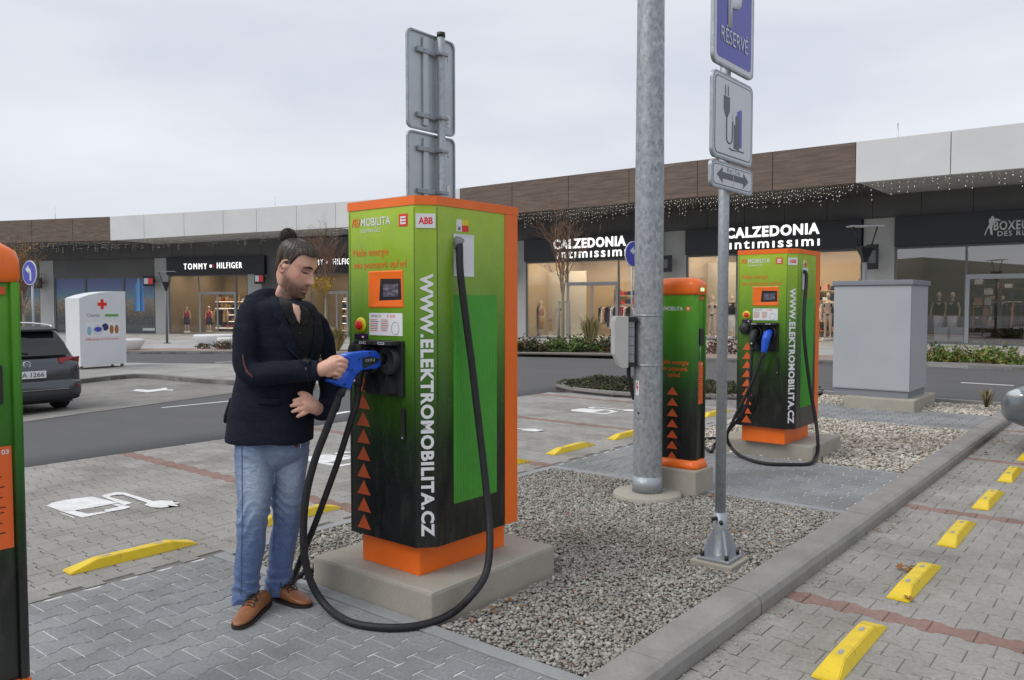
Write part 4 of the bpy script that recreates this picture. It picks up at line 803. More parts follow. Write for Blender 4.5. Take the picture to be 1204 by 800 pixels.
# ================================================================== LAMP POST, SIGNS, CABINET
lp = empty('lamp_post', (LAMP[0], LAMP[1], 0), label='tall galvanised steel lamp post with concrete footing beside the slim charging post', cat='lamp post')
MB().tube([(0,0,-.05),(0,0,.14),(0,0,2.5),(0,0,5),(0,0,8.2)], [.116,.115,.112,.10,.075], 28).build('pole', M['galv'], lp)
MB().lathe([(0,-.1),(.275,-.1),(.27,.012),(.25,.02),(.1,.022)], 36).build('footing', M['concrete'], lp)
MB().tube([(0,0,.021),(0,0,.15)], [.122,.1175], 28).build('base_collar', M['galv2'], lp)
ang = math.atan2(-LAMP[1], -LAMP[0])
def on_pole(o, a, z): o.matrix_local = Matrix.Rotation(a, 4, 'Z') @ Matrix.Translation((0,0,z)); return o
hatch = MB().loft([[( .1165*math.cos(a), .1165*math.sin(a), z) for a in [R(-32+64*i/8) for i in range(9)]] + [( .108*math.cos(a), .108*math.sin(a), z) for a in [R(32-64*i/8) for i in range(9)]] for z in (0, .40)], sm=False).build('hatch_door', M['galv'], lp); on_pole(hatch, ang - R(38), .62)
stk = MB().loft([[( .1180*math.cos(a), .1180*math.sin(a), z) for a in [R(-9+18*i/4) for i in range(5)]] + [( .1166*math.cos(a), .1166*math.sin(a), z) for a in [R(9-18*i/4) for i in range(5)]] for z in (0, .115)], sm=False).build('hazard_sticker', M['sticker'], lp); on_pole(stk, ang - R(46), .80)
MB().prism([(-.005,.045),(.008,.045),(.002,.012),(.012,.012),(-.006,-.045),(-.001,-.004),(-.011,-.004)], 0, .002, M=Matrix.Rotation(ang - R(46),4,'Z') @ Matrix.Translation((.117,0,.857)) @ Matrix.Rotation(R(90),4,'Z') @ Matrix.Rotation(R(90),4,'X')).build('hazard_bolt', M['red'], lp)
for z in (1.03, 1.42): MB().lathe([(.1125,0),(.117,.001),(.117,.012),(.1125,.013)], 28, o=(0,0,z)).build('strap', M['galv2'], lp)
cl = MB().cyl((.118,0,0),(.122,0,0), .008, 8).build('hatch_lock', M['black'], lp); on_pole(cl, ang-R(38), .66)
# fitting box on the back of the lamp post
bp = Vector((LAMP[0], LAMP[1], 0)) + Vector((-_R[0], -_R[1], 0))*.175 + Vector((_F[0], _F[1], 0))*.02
bx = empty('junction_box', (bp.x, bp.y, 1.02), YAW, label='pale grey plastic junction box strapped to the side of the lamp post', cat='junction box')
bxm = MB(); 
def brr(hw, y0, y1, z0, z1, ch): return [(-hw+.03,y0,z0),(hw,y0,z0),(hw,y0,z1),(-hw+.012,y0,z1),(-hw,y0,z1-ch*.5),(-hw,y0,z0+ch)]
prof = [(-.105,.10),(-.055,.0),(.0,.0),(.0,.40),(-.095,.40),(-.105,.36)]
MB().prism([(a, b) for a, b in prof], -.13, .13, M=Matrix.Rotation(R(90),4,'X')).build('housing', M['column'], bx)
MB().box(.001, .05, -.11, .11, .02, .38).build('back_grille', M['frame_lt'], bx)
for z in (.1,.17,.24,.31): MB().box(.0, .0515, -.112, .112, z, z+.006).build('grille_bar', M['frame'], bx)
for z in (.005,.36): MB().box(.0012, .07, -.125, .125, z, z+.035).build('bracket', M['black'], bx)
MB().tube(spline([(.02,-.02,.01),(.02,-.03,-.08),(.04,-.03,-.18),(.065,-.02,-.26)],5), .016, 10).build('cable', M['rubber'], bx)
# traffic sign plates
M['sign_blue'] = mk('sign_blue', (.065,.075,.42), .35); M['sign_white'] = mk('sign_white', (.62,.64,.68), .35); M['sign_grey'] = mk('sign_grey_print', (.09,.09,.11), .4); M['alu'] = mottled('sign_back_aluminium', (.56,.61,.64), (.47,.52,.55), 3, .42, metal=.35, obj=True)
def rrect(w, h, r, n=6):
    P = []
    for cx, cy, a0 in ((w/2-r,-h/2+r,-90),(w/2-r,h/2-r,0),(-w/2+r,h/2-r,90),(-w/2+r,-h/2+r,180)): P += [(cx+r*math.cos(R(a0+90*i/n)), cy+r*math.sin(R(a0+90*i/n))) for i in range(n+1)]
    return P
def plate(parent, w, h, z, front_m, back_m, r=.045, border=None, inner=None, y=0.):
    """plate in the xz plane of the parent, front towards -y"""
    o = MB().prism(rrect(w,h,r), -.002, .004, M=Matrix.Rotation(R(90),4,'X')).build('sign_plate', [back_m], parent); o.location = (0,y,z)
    rim = MB().loft([[(x*k, yy, zz*k2) for x, zz in rrect(w,h,r)] for k, k2, yy in ((1.004,1.004,.014),(1.004,1.004,-.006),(1-.022/w,1-.022/h,-.006),(1-.022/w,1-.022/h,.0135),(1.004,1.004,.014))], cap=False, sm=False).build('rim', M['galv2'], o)
    f = MB().prism(rrect(w-.022,h-.022,r*.9), .0045, .0055, M=Matrix.Rotation(R(90),4,'X')).build('sign_face', front_m, o)
    if border:
        for k, (m, d, yy) in enumerate(border): MB().prism(rrect(w-d,h-d,max(.01,r-.2*d)), .006+.0006*k, .0064+.0006*k, M=Matrix.Rotation(R(90),4,'X')).build('sign_field', m, o)
    return o
RX = Matrix.Rotation(R(90),4,'X')
sp = empty('sign_post', (-2.0, 4.41, 0), label='grey steel sign post with blue P RÉSERVÉ plate and charging pump plate', cat='sign post', group='parking sign posts')
MB().tube([(0,0,.03),(0,0,3.7)], .0305, 18).build('pole', M['galv2'], sp)
bs = MB().lathe([(.0305,.30),(.040,.30),(.041,.20),(.045,.05),(.05,.045)], 18, o=(0,0,0)).build('base_socket', M['galv2'], sp)
for k in range(4):
    w = MB().prism([(.035,.046),(.115,.046),(.05,.2),(.035,.2)], -.006, .006, M=RX).build('rib', M['galv2'], bs); w.rotation_euler = (0,0,R(45+90*k))
MB().box(-.10,.10,-.10,.10,.028,.046,bev=.006).build('base_plate', M['galv2'], sp); MB().box(-.13,.13,-.13,.13,-.05,.027,bev=.008).build('footing', M['concrete'], sp)
for x in (-.075,.075):
    for y in (-.075,.075): MB().cyl((x,y,.0455),(x,y,.072),.013,8).build('bolt', M['black'], sp)
for z, a in ((.27,-100),(.25,-60)): MB().cyl((.04*math.cos(R(a)),.04*math.sin(R(a)),z),(.07*math.cos(R(a)),.07*math.sin(R(a)),z),.012,8).build('bolt', M['black'], sp)
pr = empty('sign_panel', (.047, 0, 0), R(90)); pr.parent = sp            # its front (-y) looks along +x
ps = plate(pr, .54, .74, 3.21, M['sign_white'], M['alu'], border=[(M['sign_blue'],.075,0)]); make_text('letter', 'P', M['sign_white'], ps, .19, .30, .0005, .02, (0,-.0085,.0), UP); make_text('letter', 'RÉSERVÉ', M['sign_white'], ps, .36, .105, .0005, .006, (.0,-.0085,-.19), UP)
cs = plate(pr, .54, .47, 2.563, M['sign_white'], M['alu'], border=[(M['sign_grey'],.045,0),(M['sign_white'],.058,0)])
def flat(o, poly, m, k=0): MB().prism(poly, .0075+.0005*k, .0079+.0005*k, M=RX).build('symbol', m, o)
flat(cs, [(-.145,.06),(-.045,.06),(-.045,.10),(-.075,.03),(-.075,-.0),(-.115,-.0),(-.115,.03),(-.145,.10)][2:][::1] if False else [(-.138,.115),(-.138,.04),(-.11,.0),(-.085,.0),(-.055,.04),(-.055,.115)], M['sign_grey'])
flat(cs, [(-.122,.12),(-.108,.12),(-.108,.175),(-.122,.175)], M['sign_grey']); flat(cs, [(-.086,.12),(-.072,.12),(-.072,.175),(-.086,.175)], M['sign_grey'])
MB().tube(spline([(-.097,-.008,.0),(-.097,-.008,-.1),(-.09,-.008,-.13),(-.055,-.008,-.14),(-.025,-.008,-.12),(-.02,-.008,-.06),(-.015,-.008,-.01)],6), .0035, 6).build('symbol', M['sign_grey'], cs)
flat(cs, [(.03,-.145),(.11,-.145),(.11,-.09),(.11,.065),(.10,.075),(.045,.055),(.04,.03),(.03,.03)], M['sign_blue']); flat(cs, [(.0,-.16),(.075,-.16),(.075,.005),(.068,.03),(.02,.02),(0,.0)], M['sign_grey'], 1)
flat(cs, [(-.015,-.02),(.015,-.03),(.015,.03),(.0,.04),(-.02,.02)], M['sign_white'], 2); MB().tube(spline([(-.06,-.0085,-.165),(-.02,-.0085,-.172),(.05,-.0085,-.166),(.14,-.0085,-.165)],5), .003, 6).build('symbol', M['sign_grey'], cs)
ar = plate(pr, .56, .15, 2.236, M['sign_white'], M['alu'], r=.035, border=[(M['sign_grey'],.036,0),(M['sign_white'],.046,0)])
flat(ar, [(-.215,-.0),(-.14,.045),(-.14,.018),(.14,.018),(.14,.045),(.215,0),(.14,-.045),(.14,-.018),(-.14,-.018),(-.14,-.045)][::-1], M['sign_grey']); make_text('letter', '8 m', M['sign_grey'], ar, .065, .028, .0004, .0, (-.05,-.0075,.037), UP); make_text('letter', '5 m', M['sign_grey'], ar, .065, .028, .0004, .0, (.06,-.0075,.037), UP); flat(ar, [(.003,-.05),(.007,-.05),(.007,.05),(.003,.05)], M['sign_white'], 1)
# the second post, seen from behind
sq = empty('sign_post', (-4.26, 4.42, 0), label='grey steel sign post with two sign backs rising behind the charging station', cat='sign post', group='parking sign posts')
MB().tube([(0,0,-.02),(0,0,3.50)], .0305, 18).build('pole', M['galv2'], sq); MB().tube([(0,0,3.5),(0,0,3.535)], .032, 18).build('pole_cap', M['black'], sq)
MB().box(-.13,.13,-.13,.13,-.05,.027,bev=.008).build('footing', M['concrete'], sq); MB().box(-.10,.10,-.10,.10,.028,.046,bev=.006).build('base_plate', M['galv2'], sq)
pq = empty('sign_panel', (-.05, -.06, 0), R(-90)); pq.parent = sq          # front looks along -x
b1 = plate(pq, .50, .71, 3.155, M['sign_white'], M['alu'], border=[(M['sign_blue'],.075,0)]); b2 = plate(pq, .50, .52, 2.52, M['sign_white'], M['alu'])
for pl_, z in ((b1,.22),(b1,-.25),(b2,.14),(b2,-.17)):
    MB().box(-.02-.0, .16, .006, .03, z-.018, z+.018, bev=.004).build('clamp_rail', M['galv2'], pl_); MB().box(-.105, -.0205, .0165, .0855, z-.012, z+.012, bev=.003).build('clamp', M['galv2'], pl_) ; MB().cyl((-.1,.08,z-.01),(-.1,.08,z-.045),.004,6).build('clamp_bolt', M['steel'], pl_)
for pl_, z in ((b1,0),(b2,0)): MB().box(.045,.095,.0062,.0215,-.22 if pl_ is b2 else -.32,.22 if pl_ is b2 else .32).build('stiffener', M['alu'], pl_)
MB().box(-.2,-.165,.0045,.0052,-.29,-.2).build('back_label', M['sticker'], b1); MB().box(-.2,-.165,.0045,.0052,-.17,-.1).build('back_label', M['sticker'], b2)
# grey electrical cabinet
M['cab'] = mottled('cabinet_grey', (.40,.42,.44), (.36,.38,.405), 1.2, .42, spec=.4); M['cab_dk'] = mk('cabinet_dark_grey', (.20,.215,.24), .5)
k0 = G(1071, 492); kx1 = float(G(1071,470,.17)[0]); ky0 = float(G(1071,470,.17)[1])
cx1, cy0 = kx1 - .03, ky0 + .02; cx0 = float(PY(980, 400, cy0)[0]); cyb = float(PX(1090, 400, cx1)[1]); cz1 = float(PY(1071,329,cy0)[2])
cb_ = empty('electrical_cabinet', ((cx0+cx1)/2, (cy0+cyb)/2, .17), label='large light grey electrical cabinet standing on a concrete plinth', cat='electrical cabinet'); hw, hd = (cx1-cx0)/2, (cyb-cy0)/2; H = cz1-.17
MB().box(-hw+.02, hw-.02, -hd+.02, hd-.02, 0, .10).build('base', M['cab_dk'], cb_); MB().box(-hw, hw, -hd, hd, .101, H-.07, bev=.004).build('body', M['cab'], cb_)
MB().box(-hw-.03, hw+.03, -hd-.03, hd+.03, H-.069, H, bev=.006).build('roof', M['cab_dk'], cb_); MB().box(hw-.001, hw+.0015, -hd+.03, -hd+.036, .12, H-.09).build('seam', M['cab_dk'], cb_); MB().box(-hw+.0, hw, -hd-.004, -hd-.0005, .115, H-.085, bev=.001).build('door', M['cab'], cb_)
plinth('concrete_plinth', float(G(970,486)[0])-.0, cx1+.10, cy0-.12, cyb+.15, .17, 'low sandy concrete plinth under the large grey cabinet')
print('CAB', cx0, cx1, cy0, cyb, cz1)
# ================================================================== THE MAN
from mathutils.bvhtree import BVHTree
VR = Vector(_R); VF = Vector((-math.sin(YAW), math.cos(YAW), 0)); VZ = Vector((0,0,1))
def V3(u, v, d): return Vector(PD(u, v, d))
MC = Vector((-3.46, 2.30, 0))
man = empty('person', MC, label='man with a hair bun in navy blazer and blue jeans holding the blue connector', cat='person')
def limb(mb, pts, rad, n=18, sub=5):
    P = spline(pts, sub); m = len(P); rr = [float(np.interp(i/(m-1)*(len(rad)-1), range(len(rad)), rad)) for i in range(m)]; mb.tube(P, rr, n)
def ellipse_loft(mb, secs, n=28, mat=0, rot=0.):
    """secs: (centre Vector, half width along image right, half depth)"""
    rings = []
    a = VR*math.cos(rot) + VF*math.sin(rot); b = -VR*math.sin(rot) + VF*math.cos(rot)
    for c, ra, rb in secs: rings.append([c + a*(ra*math.copysign(abs(math.cos(t))**.85, math.cos(t))) + b*(rb*math.copysign(abs(math.sin(t))**.85, math.sin(t))) for t in [2*math.pi*k/n for k in range(n)]])
    mb.loft(rings, mat)
def interp_secs(rows, k=5):
    """rows of (v, u, dep, ra, rb) -> smooth sections"""
    rows = [np.array(r, float) for r in rows]; out = []
    P = [2*rows[0]-rows[1]] + rows + [2*rows[-1]-rows[-2]]
    for i in range(1, len(P)-2):
        for j in range(k):
            t = j/k; a, b, c, d = P[i-1], P[i], P[i+1], P[i+2]; out.append(.5*((2*b)+(c-a)*t+(2*a-5*b+4*c-d)*t*t+(3*b-a-3*c+d)*t**3))
    out.append(rows[-1]); return [(V3(r[1], r[0], r[2]), max(.004, r[3]), max(.004, r[4])) for r in out]
# ---- head frame
HC = V3(347.5, 316, 4.03); hyaw = R(20); hp = R(26)
hfw = (VR*math.cos(hyaw) - VF*math.sin(hyaw)); HFd = (hfw*math.cos(hp) - VZ*math.sin(hp)).normalized(); HU = (hfw*math.sin(hp) + VZ*math.cos(hp)).normalized(); HS = HU.cross(HFd)   # HS: the man's left
def hp3(x, y, h): return HC + HFd*x + HS*y + HU*h
SECS = [(-.142,.050,.015,.022),(-.134,.080,.0,.040),(-.118,.099,-.03,.052),(-.095,.100,-.055,.062),(-.07,.098,-.072,.067),(-.04,.097,-.086,.071),(-.01,.096,-.095,.073),(.02,.092,-.101,.0745),(.045,.098,-.106,.077),(.07,.090,-.107,.077),(.095,.073,-.101,.072),(.115,.050,-.086,.060),(.130,.020,-.060,.042),(.1375,-.010,-.036,.020)]
hs = np.array(SECS)
def head_pt(th, h, off=0., feat=True):
    xf, xb, w = (np.interp(h, hs[:,0], hs[:,k]) for k in (1,2,3)); xc = xf*.35 + xb*.65 if False else (xf+xb)/2 - .012*(1 if h > -.1 else 0)
    c, s = math.cos(th), math.sin(th); ax = (xf-xc) if c > 0 else (xc-xb)
    x = xc + ax*math.copysign(abs(c)**.92, c); y = w*math.copysign(abs(s)**.82, s)
    if feat and c > 0:
        g = lambda v, m, sd: math.exp(-((v-m)/sd)**2)
        nose = np.interp(h, [-.046,-.040,-.032,-.024,0,.025,.045], [0,.011,.036,.040,.025,.011,.0]); x += nose*g(y,0,.0125 if h < -.015 else .0105); 
        x += .008*g(h,-.034,.010)*(g(y,.015,.008)+g(y,-.015,.008))
        x -= .013*(g(y,.034,.017)+g(y,-.034,.017))*g(h,.020,.014); x += .005*g(h,.045,.010)*g(abs(y),.03,.03)
        x += .006*(g(y,.034,.012)+g(y,-.034,.012))*g(h,.018,.008)                         # lids over the eyes
        x += .006*g(h,-.0635,.007)*g(y,0,.024) + .006*g(h,-.082,.007)*g(y,0,.022) - .006*g(h,-.0725,.0035)*g(y,0,.028) - .004*g(h,-.098,.008)*g(y,0,.03)
        x += .006*g(h,-.118,.014)*g(y,0,.03); y += .004*math.copysign(1,y)*g(h,-.008,.025)*g(abs(y),.055,.02)
    nrm = math.hypot(c, s*1.0); return (x + off*c, y + off*s, h + (off*max(0, (h-.06)/.08)))
def gridloft(mb, f, ths, hh, keep=None, mat=0):
    n = len(ths); idx = {}; vs = []; fs = []
    for j, h in enumerate(hh):
        for i, th in enumerate(ths): vs.append(f(th, h))
    for j in range(len(hh)-1):
        for i in range(n):
            k = (i+1) % n
            if keep is None or keep(ths[i], hh[j]): fs.append((j*n+i, j*n+k, (j+1)*n+k, (j+1)*n+i))
    mb.add(vs, fs, mat, True)
body = MB(); NT_ = 64; hh = list(np.linspace(-.142,.137,64)); ring = [[hp3(*head_pt(2*math.pi*i/NT_, h)) for i in range(NT_)] for h in hh]; body.loft(ring)
ear = lambda sgn: [hp3(-.012 + .006*0 + .020*math.cos(t)*(1 if math.cos(t) < 0 else .75) - .012*0 + .008*math.sin(t), sgn*(.0735 + .012*(1 if math.cos(t) < 0 else .1)), .004 + .034*math.sin(t)) for t in [2*math.pi*k/16 for k in range(17)]]
for sgn in (-1, 1):
    limb(body, ear(sgn)[:-1] + [ear(sgn)[0]], [.0055]*5, 8, 2); body.ball(hp3(-.010, sgn*.072, .003), .018, 10)
# neck and trunk (under the clothes), hands
limb(body, [V3(336,372,4.06), V3(338,352,4.055), V3(342,338,4.05), V3(343,322,4.05)], [.078,.066,.062,.06], 22)
ellipse_loft(body, interp_secs([(366,331,4.06,.15,.14),(400,330,4.07,.165,.135),(450,324,4.08,.165,.13),(500,319,4.08,.165,.125),(535,319,4.08,.16,.12)]))
limb(body, [V3(300,372,3.96), V3(293,432,3.90), V3(345,436,3.82), V3(376,435,3.80)], [.055,.045,.038,.031], 14); limb(body, [V3(366,396,4.16), V3(384,450,4.17), V3(384,484,4.05), V3(374,482,3.97)], [.042,.038,.036,.031], 14)
for a in (([300,520],[302,600],[291,700],3.99), ([338,520],[335,605],[329,690],4.16)): limb(body, [V3(*a[0],a[3]), V3(*a[1],a[3]), V3(*a[2],a[3])], [.075,.05,.035], 14)
# right hand closed round the grip of the connector
def finger(pts, r): limb(body, pts, r, 10, 4)
wr = V3(374,436,3.80)
limb(body, [wr, V3(383,433,3.795), V3(392,429,3.79), V3(398,427,3.785)], [.031,.037,.037,.030], 16)
body.ball(V3(387,435,3.80), (.034,.034,.036), 14)
for i, (u0, v0) in enumerate(((401,423),(400,428.5),(397.5,434),(394,439))):
    d = 3.768 + .004*i; k = [1,1.03,.98,.85][i]
    finger([V3(390,427+4*i,3.785), V3(u0-1,v0,d), V3(u0+4.5*k,v0+1.2,d+.005), V3(u0+6.5*k,v0+3,d+.026), V3(u0+3*k,v0+4.5,d+.048), V3(u0-3,v0+5,d+.05)], [.0125,.0115,.0105,.0100,.0095,.008])
finger([V3(384,427,3.83), V3(391,421.5,3.84), V3(399,420.5,3.84), V3(405,424,3.825)], [.0145,.0125,.0115,.0088])
# left hand resting on the jacket, fingers towards the buttons
limb(body, [V3(375,482,3.97), V3(368,478,3.90), V3(361,476,3.875), V3(357,476,3.87)], [.030,.036,.038,.032], 16)
for i, (uu, vv, kk) in enumerate(((344.5,471.5,3.858),(341.5,477.5,3.855),(343,484.5,3.857),(349,490.5,3.862))):
    b0 = V3(359.5+i*.8, 467.5+5.4*i, 3.868); tip = V3(uu, vv, kk+.012); m1 = b0.lerp(tip,.45) - VF*.012; finger([V3(365,472+3*i,3.88), b0, m1, b0.lerp(tip,.78) - VF*.004, tip], [.0125,.0118,.0108,.0098,.0078])
finger([V3(367,470,3.885), V3(361,464.5,3.872), V3(355,462.5,3.866), V3(350.5,463.5,3.868)], [.0150,.0130,.0115,.0090])
bo = remeshed('body', body, .0042, [], None, 2, .4)
bo.data.transform(Matrix.Translation(-MC)); bo.parent = man
# skin colour with beard, brows and lips by position on the head
M['skin'] = mk('skin', (.5,.3,.22), .5, 0, .4); t = NT(M['skin']); at = t.n('ShaderNodeAttribute', attribute_name='tint'); p = t.world_pos()
c = t.mix(1., at.outputs['Color'], t.ramp(t.noise(p, 60, 4), [(.3, (.90,.86,.84)), (.7, (1.06,1.04,1.03))]), 'MULTIPLY'); t.col(c); t.bump(t.noise(p, 420, 3), .12, .002); t.b.inputs['Subsurface Weight'].default_value = .12; t.b.inputs['Subsurface Radius'].default_value = (.012,.005,.003); t.b.inputs['Subsurface Scale'].default_value = .5
bo.data.materials.append(M['skin']); n = len(bo.data.vertices); co = np.zeros(n*3); bo.data.vertices.foreach_get('co', co); co = co.reshape(-1,3) + np.array(MC) - np.array(HC)
X, Yy, Hh = co @ np.array(HFd), co @ np.array(HS), co @ np.array(HU); skin = np.tile(np.array((.70,.41,.31)), (n,1))
onhead = (Hh > -.16) & (np.abs(X) < .16) & (np.abs(Yy) < .12) & (Hh < .16)
gs = lambda a, m, s: np.exp(-((a-m)/s)**2)
cheek = onhead & (X > .03); skin[cheek] += (np.array((.06,-.02,-.015))*(gs(np.abs(Yy),.045,.02)*gs(Hh,-.015,.022))[:,None])[cheek]
sg = lambda v, w: 1/(1+np.exp(-np.clip(v/w,-40,40)))
jaw = -.052 - .25*np.clip(.055-X,0,.06)*-1.0
bl = sg(-.045 + .32*np.clip(.05-X,-.02,.055) - Hh, .007) * sg(X+.005, .006); must = gs(Hh,-.052,.009)*gs(Yy,0,.032)*sg(X-.06,.005); mouth = gs(Hh,-.0725,.012)*gs(Yy,0,.022)
b = np.clip(np.maximum(bl*(1-.85*mouth*(X>.07)), must*.85), 0, 1)*onhead; b = b*(.86+.14*np.sin(X*5200+Yy*3900+Hh*4700)); skin = skin*(1-.93*b[:,None]) + .93*b[:,None]*np.array((.05,.031,.022))
lip = (gs(Hh,-.073,.009)*gs(Yy,0,.02)*(X>.085)*onhead)[:,None]; skin = skin*(1-.7*lip) + .7*lip*np.array((.50,.20,.17))
slit = (gs(Hh,-.0725 + 4*Yy**2,.0042)*gs(Yy,0,.028)*(X>.08)*onhead)[:,None]; skin = skin*(1-.8*slit) + .8*slit*np.array((.10,.03,.03))
brow = ((gs(Hh,.046 - 3*(np.abs(Yy)-.032)**2/.03,.0075))*gs(np.abs(Yy),.034,.019)*(X>.05)*onhead)[:,None]; skin = skin*(1-.95*brow) + .95*brow*np.array((.05,.032,.022))
lash = (gs(Hh,.0125,.0048)*gs(np.abs(Yy),.034,.015)*(X>.05)*onhead)[:,None]; skin = skin*(1-.92*lash) + .92*lash*np.array((.04,.025,.02)); shadow = (gs(Hh,.026,.006)*gs(np.abs(Yy),.034,.014)*(X>.05)*onhead)[:,None]; skin = skin*(1-.25*shadow)
scalp = (sg(Hh-.085,.01)*onhead)[:,None]*.8; skin = skin*(1-scalp) + scalp*np.array((.06,.04,.03))
a = bo.data.attributes.new('tint', 'FLOAT_COLOR', 'POINT'); arr = np.ones((n,4), np.float32); arr[:,:3] = np.clip(skin,0,1); a.data.foreach_set('color', arr.ravel())
# ---- hair: a combed-back cap, strands and the bun
M['hair'] = mk('hair', (.03,.02,.014), .42, 0, .5); t = NT(M['hair']); p = t.coord('Object', (1,1,1)); t.col(t.ramp(t.noise(p, 120, 3, .7), [(.35, (.018,.012,.009)), (.55, (.045,.031,.023)), (.75, (.13,.11,.095))])); t.b.inputs['Anisotropic'].default_value = .5
def hairline(th):
    a = abs(math.degrees((th + math.pi) % (2*math.pi) - math.pi)); return float(np.interp(a, [0,25,45,60,72,84,92,104,120,150,180], [.094,.094,.098,.080,.046,-.015,-.035,.038,-.03,-.072,-.08]))
hm = MB(); ths = [2*math.pi*i/96 for i in range(96)]; K = 26; rings = []
for k in range(K+1):
    r = []
    for th in ths:
        h0 = hairline(th); f = k/K; h = h0 + (.1369-h0)*(1-(1-f)**1.6); o_ = .0008 + .0058*min(1, f*2.2) + .0016*math.sin(th*34 + 2.5*math.sin(f*7))*min(1,f*4); r.append(hp3(*head_pt(th, h, o_, False)) - MC)
    rings.append(r)
hm.loft(rings, cap=True); hair = hm.build('hair', M['hair'], man)
BUN = hp3(-.108, 0, .126); bn = MB(); n1, n2 = 40, 24
rings = [[BUN + (HU*(-math.cos(math.pi*j/n2)*.029) + (HFd*math.cos(2*math.pi*i/n1) + HS*math.sin(2*math.pi*i/n1))*(math.sin(math.pi*j/n2)*.029+.0005))*(1 + .07*math.sin(5*2*math.pi*i/n1 + 5*math.pi*j/n2) + .04*math.sin(13*2*math.pi*i/n1 + 9*j/n2)) - MC for i in range(n1)] for j in range(n2+1)]
bn.loft(rings); bn.build('hair_bun', M['hair'], man)
coil = MB()
for k in range(46):
    nrm = (HU + Vector((random.gauss(0,.75), random.gauss(0,.75), random.gauss(0,.75)))).normalized(); e1 = nrm.orthogonal().normalized(); e2 = nrm.cross(e1); rr_ = random.uniform(.018,.034); ph = random.uniform(0,6.28); c0 = BUN - MC + nrm*random.uniform(-.018,.018); arc = random.uniform(3,5.8)
    coil.tube([c0 + (e1*math.cos(ph+a_*arc/14) + e2*math.sin(ph+a_*arc/14))*rr_*(1+.08*math.sin(a_*.9+ph)) for a_ in range(15)], random.uniform(.003,.0058), 6)
coil.build('bun_coils', M['hair'], man)['kind'] = 'stuff'
st = MB(); base = hp3(-.098, 0, .104)
for k in range(520):
    th = random.uniform(-math.pi, math.pi); h0 = hairline(th) + random.uniform(0, .03); pts = []; off = random.uniform(.0062,.0085)
    for j in range(9):
        f = j/8; h = h0 + (.1366-h0)*(1-(1-f)**1.5); q = hp3(*head_pt(th, h, off*min(1,.3+f*2.4), False)); q = q.lerp(base + (q-base).normalized()*.03, f**2.2); pts.append(q - MC)
    st.tube(pts, random.uniform(.0011,.0020), 4, cap=False)
for k in range(260):                                       # stray hairs of the bun
    d = Vector((random.gauss(0,1), random.gauss(0,1), random.gauss(0,1))).normalized(); e = Vector((random.gauss(0,1), random.gauss(0,1), random.gauss(0,1))); e = (e - d*e.dot(d)).normalized(); r = .036*random.uniform(.98,1.2)
    st.tube([BUN - MC + (d*math.cos(a) + e*math.sin(a))*r for a in [i*.22 for i in range(6)]], .0009, 4, cap=False)
o = st.build('hair_strands', M['hair'], man); o['kind'] = 'stuff'
M['hair_lt'] = mk('hair_light', (.16,.12,.09), .4, 0, .5); st = MB()
for k in range(150):
    th = random.choice((-1,-1,1))*random.uniform(.1, 2.7); h0 = hairline(th) + random.uniform(.004, .02); pts = []; off = random.uniform(.0075,.0100)
    for j in range(9):
        f = j/8*.85; h = h0 + (.1366-h0)*(1-(1-f)**1.5); q = hp3(*head_pt(th, h, off*min(1,.3+f*2.4), False)); q = q.lerp(base + (q-base).normalized()*.03, f**2.2); pts.append(q - MC)
    st.tube(pts, random.uniform(.0009,.0016), 4, cap=False)
o = st.build('hair_strands', M['hair_lt'], man); o['kind'] = 'stuff'
def face_pt(y, h, off=0.):
    best = min((abs(head_pt(R(a/2), h)[1]-y), a) for a in range(-170, 171)); q = head_pt(R(best[1]/2), h); return hp3(q[0]+off, q[1], q[2]) - MC
M['brow'] = mk('brow_hair', (.035,.022,.016), .7); M['mouth'] = mk('mouth_line', (.14,.04,.035), .5)
for sgn in (-1,1):
    MB().tube(spline([face_pt(sgn*y, h, .001) for y, h in ((.013,.042),(.026,.0475),(.04,.0475),(.054,.038))],4), [.0025,.0036,.0042,.0046,.0048,.0048,.0046,.0044,.004,.0036,.003,.0024,.0015], 6).build('eyebrow', M['brow'], man)
    MB().tube(spline([face_pt(sgn*y, h, .0008) for y, h in ((.019,.015),(.028,.0125),(.04,.0125),(.05,.017))],4), [.0010,.0016,.002,.0022,.0024,.0024,.0024,.0022,.002,.0018,.0016,.0012,.0008], 6).build('eyelid_line', M['brow'], man)
MB().tube(spline([face_pt(y, -.0725 + 7*y*y, .0005) for y in (-.028,-.016,0,.016,.028)],4), [.0012]*4 + [.0024]*9 + [.0012]*4, 6).build('mouth_line', M['mouth'], man)
MB().tube([hp3(-.100 + .026*math.cos(2*math.pi*i/14), .026*math.sin(2*math.pi*i/14), .106) - MC for i in range(15)], .004, 6).build('hair_tie', M['black'], man)
